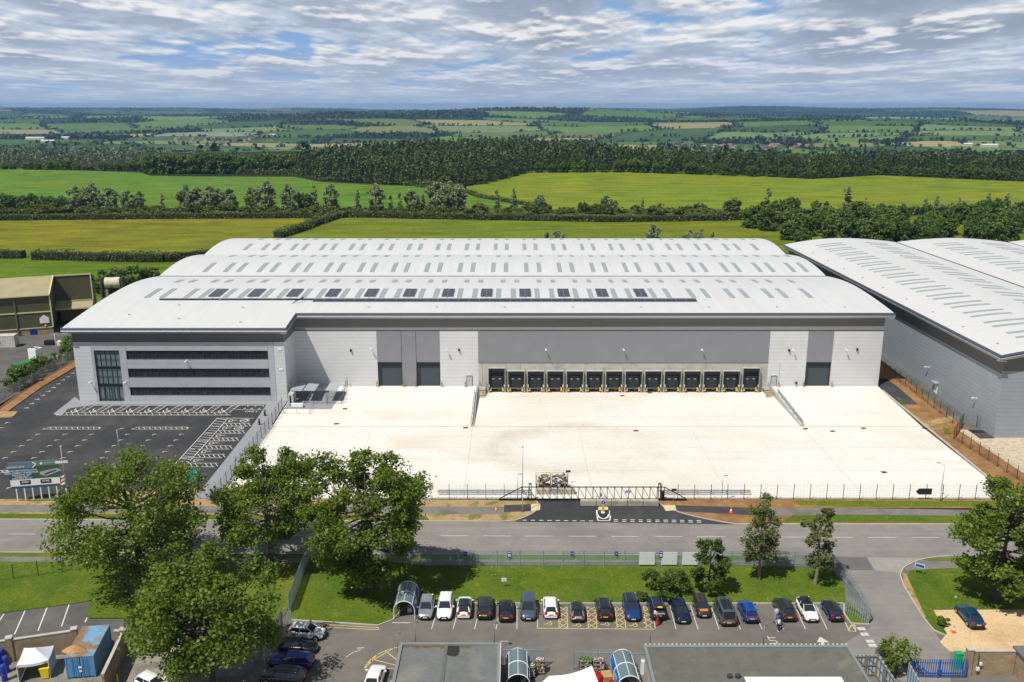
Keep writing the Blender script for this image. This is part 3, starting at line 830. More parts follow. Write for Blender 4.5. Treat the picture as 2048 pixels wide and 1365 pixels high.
path(my, GP((1712, 1257), (1709, 1250)), .1); path(my, GP((1712, 1264), (1696, 1262), (1704, 1249), (1712, 1264)), .1)
for px, py in ((1719, 1258), (1727, 1258), (1725, 1269), (1733, 1269), (1736, 1283), (1744, 1283), (1741, 1291), (1749, 1291)): path(mw, GP((px - 2, py - 3), (px + 2, py + 3)), .42)
path(mw, GP((1645, 1293), (1645, 1284)), .3); x, y = G(1645, 1283); mw.add([(x - .7, y - .2, .012), (x + .7, y - .2, .012), (x, y + .9, .012)], [(0, 1, 2)])
path(mw, GP((692, 1315), (705, 1306), (722, 1300)), .10); path(mw, GP((714, 1297), (728, 1296)), .15)
path(mw, GP((1000, 1283), (1016, 1283)), .1)
tag(mw.build('parking_lines', M['mark_worn']), kind='structure'); tag(my.build('yellow_lines', M['mark_yellow']), kind='structure')
x, y = G(1549, 1286)
o = link('painted_word', text_mesh('OUT', 1.25, M['mark_worn'], 'painted_word', extrude=.002), loc=(x, y, .012), rz=R(90)); tag(o, kind='structure')
for (px, py) in ((500, 1068), (975, 1043), (1853, 1053)):
    x, y = G(px, py)
# ------------------------------------------------------------------ warehouses
M['clad_silver'] = stripe_mat('silver_ribbed_cladding', (.61, .615, .625), 2, .78, .17, .42, .10)
M['clad_smooth'] = stripe_mat('silver_flat_panels', (.55, .572, .605), 2, 1.1, .10, .32, .35, .06)
M['clad_grey'] = stripe_mat('grey_cladding', (.245, .246, .268), 2, .30, .10, .40, .2)
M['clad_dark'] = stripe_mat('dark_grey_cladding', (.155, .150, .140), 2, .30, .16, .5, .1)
M['clad_lit_strip'] = stripe_mat('lit_strip_cladding', (.25, .245, .23), 2, .40, .1, .5, .1)
M['clad_side'] = stripe_mat('shaded_silver_cladding', (.31, .345, .385), 2, .80, .22, .42, .10)  # silver cladding; shade and reflected sky are put into its blue grey
M['roof_metal'] = stripe_mat('pale_roof_sheet', (.60, .60, .597), 0, .50, .09, .45, .0, .03, streak=(.9, .05, .05))
M['roof_metal_y'] = stripe_mat('pale_roof_sheet_across', (.61, .605, .595), 1, .50, .07, .45, .0, .02, streak=(.05, .9, .04))
M['trim_blue'] = flat('blue_grey_trim', (.095, .105, .135), .35, .3)
M['trim_light'] = flat('light_grey_trim', (.42, .45, .48), .4, .2)
M['gutter'] = flat('gutter_lining', (.16, .145, .13), .8)
M['skylight'] = pmat('rooflight_sheet', (.30, .355, .36), .35, 0, .12, .8, spec=.5)
M['skylight_far'] = M['skylight']
M['glass'] = flat('dark_window_glass', (.022, .027, .038), .06, 0, .8)
M['glass_blue'] = flat('atrium_glass', (.14, .19, .195), .06, 0, .8)
M['frame'] = flat('window_frame', (.055, .058, .066), .4, .3)
M['door_dark'] = stripe_mat('dark_sectional_door', (.055, .070, .085), 2, .55, .15, .5, .1)
M['head_shade'] = flat('door_head_shade', (.028, .036, .045), .6)
M['dock_black'] = flat('dock_shelter_curtain', (.010, .011, .013), .75)
M['dock_door'] = flat('dock_door', (.018, .022, .030), .5)
M['pale_frame'] = pmat('pale_steel_frame', (.42, .42, .39), .6, .1, .1, 1)
M['solar'] = pmat('solar_glass', (.012, .014, .030), .18, 0, .3, .8, spec=.6)
M['solar_frame'] = flat('solar_frame', (.34, .36, .40), .4, .4)
M['white_pvc'] = flat('white_pvc', (.75, .76, .78), .5)
M['interior'] = flat('room_interior', (.10, .11, .12), .9)

WH = empty('warehouse', (0, 0, 0), 0, 'long silver warehouse with three curved roof bays and office end', 'warehouse')


def zp1(Y): return 18.5 - 2.25 * ((203 - Y) / 32) ** 1.7 if Y < 203 else 18.5 - 1.35 * ((Y - 203) / 18.2) ** 1.9


def zp2(Y): return 18.65 - 1.5 * (abs(Y - 238) / 17.0) ** 1.9


def zp3(Y): return 18.5 - 1.5 * (abs(Y - 271.5) / 17.0) ** 1.9


def lin(a, b, n): return [a + (b - a) * i / n for i in range(n + 1)]


XL, XR, XO = -88.0, 78.3, -44.3          # roof edges; XO where the office bay ends
YO, YM = 170.9, 179.85
r1 = MB()
r1.grid([[(XL, y, zp1(y)), (XO, y, zp1(y)), (XR, y, zp1(y))] for y in [YM] + lin(181, 220.6, 22)])
r1.grid([[(XL, y, zp1(y)), (XO, y, zp1(y))] for y in lin(YO, YM, 8)])
r1.build('roof_bay', M['roof_metal'], WH, True)
MB().grid([[(XL, y, zp2(y)), (XR, y, zp2(y))] for y in lin(221.4, 254.4, 26)]).build('roof_bay', M['roof_metal'], WH, True)
MB().grid([[(XL, y, zp3(y)), (XR, y, zp3(y))] for y in lin(255.2, 288.5, 26)]).build('roof_bay', M['roof_metal'], WH, True)
g = MB()
for y, z in ((221.0, 16.98), (254.8, 16.98)):
    g.box2(XL + .3, XR - .3, y - .45, y + .45, z - .3, z + .02)
g.build('valley_gutter', M['gutter'], WH)
gl = MB()
for y, z in ((220.55, 17.12), (254.35, 17.14)): gl.box2(XL, XR, y - .06, y + .06, z - .1, z + .06)
gl.build('gutter_edge', M['trim_blue'], WH)


def eave_run(mbu, mbl, a, b):
    """rounded gutter above a pale return along an eave from a to b"""
    a = Vector(a); b = Vector(b)
    d = (b - a).normalized(); n = Vector((d.y, -d.x, 0)).normalized()      # outwards
    prof = [(.0, .02), (.16, -.10), (.24, -.32), (.20, -.56)]
    for (p, q) in zip(prof, prof[1:]):
        A = a + n * p[0] + Vector((0, 0, p[1])); B = b + n * p[0] + Vector((0, 0, p[1])); C_ = b + n * q[0] + Vector((0, 0, q[1])); D_ = a + n * q[0] + Vector((0, 0, q[1]))
        mbu.quad(D_, C_, B, A)
    for (p, q) in zip([(.20, -.56), (.26, -.62), (.05, -1.10)], [(.26, -.62), (.05, -1.10), (-1.1, -1.16)]):
        A = a + n * p[0] + Vector((0, 0, p[1])); B = b + n * p[0] + Vector((0, 0, p[1])); C_ = b + n * q[0] + Vector((0, 0, q[1])); D_ = a + n * q[0] + Vector((0, 0, q[1]))
        mbl.quad(D_, C_, B, A)


def verge_run(mbu, mbl, pts):
    for a, b in zip(pts, pts[1:]): eave_run(mbu, mbl, a, b)


tu, tl = MB(), MB()
eave_run(tu, tl, (XL - .25, YO, zp1(YO)), (XO + .25, YO, zp1(YO)))
eave_run(tu, tl, (XO, YM - .2, zp1(YM)), (XR + .25, YM, zp1(YM)))
verge_run(tu, tl, [(XO, y, zp1(y)) for y in lin(YO - .2, YM, 5)])
for zp, y0, y1 in ((zp1, YM - .2, 220.6), (zp2, 221.4, 254.4), (zp3, 255.2, 288.5)):
    verge_run(tu, tl, [(XR, y, zp(y)) for y in lin(y0, y1, 14)])
for zp, y0, y1 in ((zp1, YO - .2, 220.6), (zp2, 221.4, 254.4), (zp3, 255.2, 288.5)):
    verge_run(tu, tl, [(XL, y, zp(y)) for y in lin(y0, y1, 14)][::-1])
tu.build('eaves_gutter', M['trim_blue'], WH, True); tl.build('eaves_return', M['trim_light'], WH)

# walls
WX0, WX1, WY, OY, OX = -86.9, 76.9, 180.6, 172.1, -45.1
T = .3


def panel(name, x0, x1, z0, z1, mat, y=WY, d=0.0):
    return MB().box2(x0, x1, y - d, y + T, z0, z1).build(name, mat, WH)


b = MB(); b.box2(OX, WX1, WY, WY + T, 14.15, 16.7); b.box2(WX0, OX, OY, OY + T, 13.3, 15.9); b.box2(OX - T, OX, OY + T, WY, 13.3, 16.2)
b.build('upper_cladding', M['clad_dark'], WH)  # darker than the strip below; the overhang's shade is partly in its colour
b = MB(); b.box2(OX, WX1, WY - .03, WY + T, 13.45, 14.147); b.build('lit_cladding_strip', M['clad_lit_strip'], WH)  # lighter grey paints the sunlit foot of the upper cladding
b = MB(); b.box2(OX, WX1, WY - .06, WY + T, 13.22, 13.447); b.box2(WX0 - .03, OX + .03, OY - .06, OY + T, 13.08, 13.297); b.box2(OX - T, OX + .06, OY + T, WY - .06, 13.08, 13.297)
b.build('cladding_flashing', M['trim_blue'], WH)
for x0, x1 in ((OX, -28.07), (-15.0, -7.03), (53.5, 61.4), (66.7, WX1)):
    z0 = 0.6
    panel('wall_cladding', x0, x1, z0, 13.217, M['clad_silver'])
for x0, x1, z0 in ((-28.07, -22.98, 6.5), (-22.98, -19.95, .6), (-19.95, -15.0, 6.5), (-7.03, 53.5, 6.4), (61.4, 66.7, 6.5)):
    panel('grey_wall_cladding', x0 + .04, x1 - .04, z0, 13.217, M['clad_grey'], d=.01)
# returns and flanks, following the roof
b = MB(); b.box2(OX - T, OX, OY + T, WY + T, .6, 13.077); b.build('return_wall', M['clad_silver'], WH)
for X, s in ((WX0, 1), (WX1 - T, 1)):
    f = MB()
    for zp, y0, y1 in ((zp1, OY if X < 0 else WY + T, 220.8), (zp2, 221.2, 254.6), (zp3, 255.0, 287.5)):
        ys = lin(y0 + (T if X < 0 and y0 == OY else 0), y1, 12)
        f.grid([[(X, y, .2) for y in ys], [(X, y, zp(y) - .9) for y in ys]]); f.grid([[(X + T, y, zp(y) - .9) for y in ys], [(X + T, y, .2) for y in ys]])
    f.build('flank_wall', M['clad_silver'], WH)
b = MB(); b.box2(WX0, WX1, 287.3, 287.6, .0, 16.6); b.build('rear_wall', M['clad_silver'], WH)
MB().box2(WX0 + .5, WX1 - .5, 222, 286, 15.6, 15.8).build('ceiling', M['interior'], WH)

# office front: end cladding, smooth panels, three window strips, glazed stair hall
zW = [(11.3, 9.6), (7.6, 5.85), (3.72, 2.1)]


def opanel(name, x0, x1, z0, z1, mat, d=0.0): return MB().box2(x0, x1, OY - d, OY + T, z0, z1).build(name, mat, WH)


opanel('wall_cladding', WX0, -83.45, .4, 13.077, M['clad_silver']); opanel('wall_cladding', -47.2, OX, .4, 13.077, M['clad_silver'])
opanel('smooth_cladding', -83.41, -77.9, 11.35, 13.077, M['clad_smooth'], .02); opanel('smooth_cladding', -77.9, -76.55, .4, 13.077, M['clad_smooth'], .02); opanel('smooth_cladding', -48.4, -47.24, .4, 13.077, M['clad_smooth'], .02)
edges = [13.077, 11.3, 9.6, 7.6, 5.85, 3.72, 2.1, .4]
for i in range(0, 8, 2): opanel('smooth_cladding', -76.51, -48.44, edges[i + 1], edges[i], M['clad_smooth'], .02)
MB().box2(-83.41, -82.95, OY, OY + T, .4, 11.35).build('smooth_cladding', M['clad_smooth'], WH)
for zt, zb in zW:
    w = MB().box2(-76.5, -48.45, OY + .28, OY + .34, zb, zt).build('window_strip', M['glass'], WH)
    f = MB()
    xs = lin(-76.5, -48.45, 24)
    for i, x in enumerate(xs): f.box2(x - .035, x + .035, OY + .20, OY + .275, zb + .04, zt)
    rr = random.Random(int(zt * 10))
    for i in range(24):
        if i % 4 in (1, 3): f.box2(xs[i] + .05, xs[i + 1] - .05, OY + .16, OY + .20, zt - .62, zt - .54); f.box2(xs[i] + .06, xs[i] + .12, OY + .16, OY + .20, zb + .1, zt - .6); f.box2(xs[i + 1] - .12, xs[i + 1] - .06, OY + .16, OY + .20, zb + .1, zt - .6)
    f.box2(-76.5, -48.45, OY - .06, OY + .28, zb - .05, zb + .035)
    f.build('window_frame', M['frame'], w)
at = MB().box2(-82.9, -77.95, OY + .42, OY + .46, .6, 11.3).build('stair_hall_glazing', M['glass_blue'], WH)
f = MB()
for i in range(6): x = -82.9 + i * .99; f.box2(x - .04, x + .04, OY + .30, OY + .415, .6, 11.3)
for z in (1.25, 3.7, 4.35, 7.35, 7.95, 11.05, 9.4, 5.9): f.box2(-82.9, -77.95, OY + .27, OY + .305, z - .045, z + .045)
f.build('glazing_frame', M['frame'], at)
for z in (4.02, 7.65): MB().box2(-82.9, -77.95, OY + .385, OY + .418, z - .28, z + .28).build('floor_edge', M['glass'], at)
d = MB()
for x in (-81.6, -80.4, -79.2): d.box2(x - .05, x + .05, OY + .2, OY + .27, 1.2, 3.6)
d.build('entrance_door_frame', M['black_metal'], at)
so = MB(); so.box2(WX0 + .02, WX1 - .02, WY + .05, 220, .0, .55); so.build('floor_slab', M['concrete'], WH)

# level access doors
for x0, x1 in ((-28.07, -22.98), (-19.95, -15.0), (61.4, 66.7)):
    dr = MB().box2(x0 + .02, x1 - .02, WY + .55, WY + .65, 1.1, 5.15).build('roller_door', M['door_dark'], WH)
    MB().box2(x0 + .02, x1 - .02, WY + .50, WY + .66, 5.15, 6.5).build('head_shade', M['head_shade'], dr)  # dark panel paints the shade at the head of the door recess
    MB().box2(x0, x0 + .6, WY + .30, WY + .5, 1.1, 6.5).build('door_jamb', M['head_shade'], dr); MB().box2(x1 - .18, x1, WY + .3, WY + .5, 1.1, 6.5).build('door_jamb', M['head_shade'], dr)  # jambs carry the same painted shade colour
# personnel doors
for x in (-8.9, 54.9):
    dr = MB().box2(x - .55, x + .55, WY - .05, WY + .02, 1.2, 3.4).build('side_door', M['trim_light'], WH)
    fr = MB(); fr.box2(x - .65, x - .55, WY - .07, WY, 1.2, 3.5); fr.box2(x + .55, x + .65, WY - .07, WY, 1.2, 3.5); fr.box2(x - .65, x + .65, WY - .07, WY, 3.4, 3.5); fr.build('door_frame', M['frame'], dr)
    MB().box2(x - .3, x + .3, WY - .14, WY, 3.72, 3.9).build('bulkhead_lamp', M['white_pvc'], WH)
# dock wall with fourteen loading docks
panel('dock_wall', -7.03, 53.5, -.1, 6.36, M['concrete'])
sg = MB()
for k in range(9): x = -6.0 + k * 7.75 - (0 if k else .2); sg.box2(x - .03, x + .03, WY - .012, WY + .1, 0, 6.36)
sg.box2(-7.03, 53.5, WY - .1, WY + .2, 6.362, 6.398)
sg.build('dock_wall_joint', M['gutter'], WH)
DX0, DP = -3.2, 4.085


def make_dock(tall):
    """loading dock about its own centre; y = 0 at the dock wall"""
    top = 5.35 if tall else 4.72; w = 1.75
    root = bpy.data.objects.new('loading_dock', MB().box2(-w + .12, w - .12, -.30, -.25, .95, top - .12).mesh('dock_curtain', M['dock_black'])); COL.objects.link(root)
    fr = MB(); fr.box2(-w - .05, -w + .05, -.85, .0, .95, top); fr.box2(w - .05, w + .05, -.85, .0, .95, top); fr.box2(-w - .05, w + .05, -.85, 0, top, top + .10)
    fr.build('shelter_frame', M['pale_frame'], root)
    cu = MB(); cu.box2(-w + .052, -w + .42, -.80, -.74, 1.0, top); cu.box2(w - .42, w - .052, -.80, -.74, 1.0, top); cu.box2(-w + .42, w - .42, -.80, -.74, top - .75, top - .003)
    cu.build('shelter_curtain', M['dock_black'], root)
    dr = MB().box2(-1.3, 1.3, -.249, -.20, .95, 3.9)
    dr = MB().box2(-1.25, 1.25, -.36, -.305, .95, 3.55).build('dock_door', M['dock_door'], root)
    for q0 in (-.95, .40): MB().box2(q0, q0 + .5, -.39, -.362, 2.88, 3.04).build('vision_panel', M['pale_frame'], dr)
    for s in (-1, 1):
        MB().box2(s * 1.3 - .2, s * 1.3 + .2, -.62, -.12, .35, 1.12).build('bumper', M['yellow'], root)
        MB().box2(s * 1.58 - .07, s * 1.58 + .07, -.84, -.805, 1.25, 1.85).build('guide_light', M['white_pvc'], root)
    pt = MB(); pt.box2(-1.1, 1.1, -.14, -.02, .12, .92); pt.build('leveller_pit', M['black'], root)
    lv = MB(); lv.box2(-1.05, 1.05, -.5, -.145, .90, .98); lv.build('leveller_plate', M['grey_metal'], root)
    for q0, q1 in ((.28, .5), (.62, .75)): MB().box2(q0, q1, -.16, -.142, .5, .6).build('leveller_mark', M['yellow'], root)
    for s in (-1, 1):
        MB().box2(s * (w - .02) - .16, s * (w - .02) + .16, -.5, -.02, -.05, .92).build('dock_pier', M['pale_frame'], root)
    MB().box2(w + .2, w + .34, -.12, -.02, 2.3, 2.65).build('signal_lamp', flat('green_lamp', (.02, .25, .12), .4), root)
    return root


low = make_dock(False); tall = make_dock(True)
for i in range(14):
    src = tall if i in (0, 13) else low
    o = src if (i == 0 or i == 1) else copy_tree(src)
    o.parent = WH; o.location = (DX0 + DP * i, WY, 0)
# rooflights: the hundred largest as parts
xs = []
for k in range(-7, 11):
    for s in (-1, 1):
        x = -18.25 + 8.46 * k + s * 1.62
        if x < 75.5: xs.append(x)
xs = xs[:-1] if len(xs) > 35 else xs


def rooflight(zp, x, y0, y1, mbx=None):
    ys = lin(y0, y1, 4); g = mbx or MB()
    g.grid([[(x - .5, y, zp(y) + .04), (x + .5, y, zp(y) + .04)] for y in ys])
    for a, c in zip(ys, ys[1:]):
        for e in (-.5, .5): g.beam((x + e, a, zp(a) + .03), (x + e, c, zp(c) + .03), .07, .10)
    return g


for x in xs: rooflight(zp1, x, 190.8, 199.0).build('rooflight', M['skylight'], WH)
x2 = [-20.1 + 8.46 * k + s * 1.62 for k in range(-7, 12) for s in (-1, 1)]
for x in x2:
    if -80 < x < 75: rooflight(zp2, x, 224.3, 233.2).build('rooflight', M['skylight'], WH)
st = MB(); n3 = 0
for x in x2:
    if -79 < x < 74:
        if n3 < 27 and abs(x) < 62: rooflight(zp3, x, 259.5, 267.5).build('rooflight', M['skylight'], WH); n3 += 1
        else: rooflight(zp3, x, 259.5, 267.5, st)
for x in xs: rooflight(zp1, x + .8, 206.3, 210.8, st)
for x in x2:
    if -80 < x < 75: rooflight(zp2, x + 1, 243, 247.5, st); rooflight(zp3, x, 276, 280, st)
tag(st.build('distant_rooflights', M['skylight'], WH), kind='stuff')
# solar arrays
for k in range(-5, 7):
    x = -22.5 + 8.46 * k; y0, y1 = 191.5, 198.2
    ar = MB().grid([[(x - 1.25, y, zp1(y) + .16), (x + 1.25, y, zp1(y) + .16)] for y in lin(y0, y1, 3)]).build('solar_array', M['solar'], WH)
    f = MB()
    for y in lin(y0, y1, 5): f.beam((x - 1.28, y, zp1(y) + .17), (x + 1.28, y, zp1(y) + .17), .10, .05)
    for e in (-1.25, 0, 1.25):
        for a, c in zip(lin(y0, y1, 3), lin(y0, y1, 3)[1:]): f.beam((x + e, a, zp1(a) + .17), (x + e, c, zp1(c) + .17), .07, .06)
    f.beam((x, 189.6, zp1(189.6) + .05), (x, y0, zp1(y0) + .05), .06, .06)
    f.build('array_frame', M['solar_frame'], ar)
sp = MB(); sf = MB()
n = 52; xa, xb = -75.6, 39.5
for i in range(n):
    x = xa + (xb - xa) * i / n; w = (xb - xa) / n - .06
    y0 = 188.7 if x < -43.0 else 187.5
    sp.quad((x, y0, zp1(y0) + .18), (x + w, y0, zp1(y0) + .18), (x + w, 189.4, zp1(189.4) + .24), (x, 189.4, zp1(189.4) + .24))
    sf.beam((x - .03, y0, zp1(y0) + .17), (x - .03, 189.4, zp1(189.4) + .23), .05, .08)
    if x > -44.5: sf.beam((x, 188.45, zp1(188.45) + .22), (x + w, 188.45, zp1(188.45) + .22), .05, .04)
sf.beam((xa, 189.43, zp1(189.4) + .2), (xb, 189.43, zp1(189.4) + .2), .05, .1); sf.beam((-42.9, 187.46, zp1(187.5) + .12), (xb, 187.46, zp1(187.5) + .12), .04, .06)
so_ = sp.build('solar_row', M['solar'], WH); sf.build('panel_frame', M['solar_frame'], so_)
sa = MB()
for x, y in [(-70, 185), (-62.5, 188.5), (-56, 183), (-78, 178.6), (-67, 176), (-54, 174)] + [(-30 + i * 14.2, 183.6) for i in range(8)]:
    sa.box(x, y, zp1(y) + .12, .28, .28, .24); sa.bar((x, y, zp1(y)), (x + .5, y, zp1(y) + .12), .04)
sa.build('roof_anchor', M['trim_light'], WH)
mm = MB(); mm.bar((-46.5, 186.5, zp1(186.5)), (-44.2, 187.2, zp1(187) + 1.2), .08); mm.bar((-45.9, 186.2, zp1(186) + .7), (-44.4, 187.6, zp1(187) + .9), .08); mm.build('roof_mast', M['black_metal'], WH)


def wall_lamp(parent, x, y, z, nx=0.0, ny=-1.0):
    m = MB(); m.bar((x, y, z), (x + nx * .65, y + ny * .65, z + .10), .05); m.box(x + nx * .03, y + ny * .03, z, .25 if ny else .06, .06 if ny else .25, .4)
    o = m.build('wall_lamp', M['white_pvc'], parent)
    MB().box(x + nx * .75, y + ny * .75, z + .08, .34 if ny else .45, .45 if ny else .34, .14).build('lamp_head', M['white_pvc'], o)
    return o


for px, py in ((741, 700), (893, 702), (1092, 702), (1248, 702), (1405, 702), (1588, 702), (1695, 702)):
    x, z = PY(px, py, WY - 1.0); wall_lamp(WH, x, WY - .02, z)
x, z = PY(370, 725, OY - 1); wall_lamp(WH, x, OY - .03, z)
for px in (180, 250):
    x, z = PY(px, 766, OY - .5); wall_lamp(WH, x, OY - .03, z)
for px, py in ((702, 701), (918, 700), (1714, 699), (1578, 701), (1592, 766)):
    x, z = PY(px, py, WY); MB().box(x, WY - .2, z, .35, .35, .45).build('wall_camera', M['black_metal'], WH)
for px, py in ((559, 699), (562, 739)):
    x, z = PY(px, py, OY); MB().box(x, OY - .06, z, .8, .08, .4).build('wall_plate', M['white_pvc'], WH)

# dock steps, ramp walls and their guard rails
for X, nm in ((-7.35, 'left'), (54.35, 'right')):
    s = MB(); s.add([(X - .18, 159.4, -.2), (X + .18, 159.4, -.2), (X + .18, 180.55, -.2), (X - .18, 180.55, -.2), (X - .18, 159.4, .18), (X + .18, 159.4, .18), (X + .18, 180.55, 1.42), (X - .18, 180.55, 1.42)], [(3, 2, 1, 0), (4, 5, 6, 7), (0, 1, 5, 4), (1, 2, 6, 5), (2, 3, 7, 6), (3, 0, 4, 7)])
    o = s.build('ramp_wall', M['pale_frame']); tag(o, 'low concrete ramp wall on the %s side of the loading docks' % nm, 'wall')
    rail = empty('crash_barrier', (X, 159.6, 0), 0, 'grey steel crash barrier along the %s ramp wall' % nm, 'barrier')
    r = MB(); off = -.35 if X < 0 else .35
    for dz in (.55, .85): r.beam((off, .4, .1 + dz), (off, 17.2, 1.05 + dz), .10, .22)
    r.build('rail', M['galv'], rail)
    for k in range(7):
        y = .6 + k * 2.7; MB().box(off, y, .1 + y * .0555 + .4, .12, .12, 1.1).build('rail_post', M['galv'], rail)
    MB().lathe(off, .1, [(.11, 0), (.11, 1.0)], 10).build('end_bollard', M['yellow'], rail)
for x, side in ((-6.2, 'left'), (53.1, 'right')):
    e = empty('dock_stair', (x, 178.6, 0), 0, 'short steel stair with yellow nosings at %s end of the docks' % side, 'stair')
    for k in range(5):
        st_ = MB().box(0, -1.6 + k * .42, .16 + k * .23, 1.25, .40, .06).build('tread', M['pale_frame'], e)
        MB().box(0, -1.81 + k * .42, .17 + k * .23, 1.25, .035, .09).build('nosing', M['yellow'], st_)
    MB().box(0, 1.15, 1.16, 1.35, 1.5, .08).build('landing', M['pale_frame'], e)
    for s in (-1, 1):
        h = MB(); h.bar((s * .66, -1.8, 1.0), (s * .66, .5, 2.25), .035); h.bar((s * .66, .5, 2.25), (s * .66, 1.9, 2.25), .035)
        for y, z in ((-1.8, 1.0), (-.6, 1.65), (.5, 2.25), (1.9, 2.25)): h.bar((s * .66, y, max(0, z - 1.05)), (s * .66, y, z), .03)
        h.build('handrail', M['galv'], e)

# ------------------------------------------------------------------ neighbouring warehouse on the right
NB = empty('warehouse', (0, 0, 0), 0, 'neighbouring warehouse with white curved roofs running away from the camera and silver flank toned as in shade', 'warehouse')
NX0, NYF, NYB = 85.9, 152.2, 282.5


def zn(X):
    spans = ((NX0, 121.0), (121.0, 156.0), (156.0, 191.0))
    for a, c in spans:
        if X <= c:
            u = (X - (a + c) / 2) / ((c - a) / 2); return (18.0 - (2.1 if X < (a + c) / 2 and a == NX0 else 1.3) * abs(u) ** 1.8)
    return 16.6


for a, c in ((NX0, 120.7), (121.3, 155.7), (156.3, 190.0)):
    MB().grid([[(x, y, zn(x)) for x in lin(a, c, 20)] for y in (NYF, NYB)]).build('roof_bay', M['roof_metal_y'], NB, True)
g = MB()
for x in (121.0, 156.0): g.box2(x - .4, x + .4, NYF, NYB, 16.2, 16.62)
g.build('valley_gutter', M['dark'], NB)
tu, tl = MB(), MB()
eave_run(tu, tl, (NX0, NYB, zn(NX0)), (NX0, NYF - .25, zn(NX0)))
verge_run(tu, tl, [(x, NYF, zn(x)) for x in lin(NX0 - .2, 190, 60)]); verge_run(tu, tl, [(x, NYB, zn(x)) for x in lin(NX0 - .2, 190, 60)][::-1])
tu.build('eaves_gutter', M['trim_blue'], NB); tl.build('eaves_return', M['trim_light'], NB)
b = MB(); b.box2(87.3, 87.6, 153.71, NYB - 1, 11.9, 15.2); b.box2(87.3, 189, 153.4, 153.7, 12.6, 15.3); b.build('upper_cladding', M['clad_dark'], NB)
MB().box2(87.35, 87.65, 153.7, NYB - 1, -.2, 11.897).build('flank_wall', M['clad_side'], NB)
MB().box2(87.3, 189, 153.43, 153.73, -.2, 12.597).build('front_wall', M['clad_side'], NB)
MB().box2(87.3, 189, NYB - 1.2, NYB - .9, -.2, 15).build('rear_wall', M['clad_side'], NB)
MB().box2(87.24, 87.345, 153.7, NYB - 1, 11.75, 11.95).build('cladding_flashing', M['trim_light'], NB)
cnt = 0; st = MB()


def rl2(xa, xb, y, mbx=None):
    g = mbx or MB(); xs_ = lin(xa, xb, 4)
    g.grid([[(x, y - .45, zn(x) + .05) for x in xs_], [(x, y + .45, zn(x) + .05) for x in xs_]])
    for p, q in zip(xs_, xs_[1:]):
        for e in (-.45, .45): g.beam((p, y + e, zn(p) + .03), (q, y + e, zn(q) + .03), .06, .10)
    return g


ys_ = [155.5 + 8.4 * k + s * 1.6 + 6 for k in range(14) for s in (-1, 1)]
for y in ys_:
    rl2(92.5, 100.5, y).build('rooflight', M['skylight'], NB); rl2(108, 114.5, y + 1).build('rooflight', M['skylight'], NB)
    if y > 200: rl2(128, 136, y).build('rooflight', M['skylight'], NB)
    else: rl2(128, 136, y, st)
    rl2(143, 150, y, st)
tag(st.build('distant_rooflights', M['skylight'], NB), kind='stuff')
for px, py in ((1748, 690), (1858, 735), (1953, 797)):
    t = (87.3) / ((px - 1024) / FPX); dy = (682.5 - py) / FPX
    wall_lamp(NB, 87.33, t * (math.cos(PITCH) + dy * math.sin(PITCH)), CAMH + t * (-math.sin(PITCH) + dy * math.cos(PITCH)), -1.0, 0.0)
dr = MB().box2(87.22, 87.34, 176.3, 177.5, .8, 3.1).build('side_door', M['white_pvc'], NB)
MB().box2(86.5, 87.34, 176.0, 177.8, 3.2, 3.35).build('door_hood', M['trim_light'], dr)
sa = MB()
for k in range(9): sa.box(88.2, 158 + k * 13, zn(88.2) + .1, .35, .35, .25)
sa.build('roof_anchor', M['trim_light'], NB)

# ------------------------------------------------------------------ olive shed on the left
M['olive'] = stripe_mat('olive_cladding', (.095, .092, .045), 0, .35, .2, .6, 0, .12)
M['olive_roof'] = stripe_mat('brown_roof_sheet', (.35, .305, .175), 0, .45, .18, .7, 0, .14)
M['cream_trim'] = flat('cream_trim', (.62, .58, .30), .6)


def brick_mat(name, a, b_, sc=1.0):
    m = bpy.data.materials.new(name); m.use_nodes = True; n = NT(m.node_tree)
    bs = n.new('ShaderNodeBsdfPrincipled'); out = n.new('ShaderNodeOutputMaterial'); n.put(out.inputs[0], bs.outputs[0])
    pos = n.new('ShaderNodeNewGeometry').outputs['Position']; x, y, z = n.sep(pos)[:3]
    v = n.comb(n.math('ADD', x, n.math('MULTIPLY', y, .8)), z, 0)
    br = n.new('ShaderNodeTexBrick'); n.put(br.inputs['Vector'], v); br.inputs['Scale'].default_value = 1.0 / sc
    br.inputs['Color1'].default_value = rgba(a); br.inputs['Color2'].default_value = rgba(b_); br.inputs['Mortar'].default_value = (.36, .31, .24, 1)
    br.inputs['Mortar Size'].default_value = .02; br.inputs['Brick Width'].default_value = .44; br.inputs['Row Height'].default_value = .15
    f = n.mapr(n.noise(pos, .8, 5, .65), .3, .7, .72, 1.25)
    n.put(bs.inputs['Base Color'], n.mix(1.0, br.outputs['Color'], n.comb(f, f, f), 'MULTIPLY')); bs.inputs['Roughness'].default_value = .92
    return m


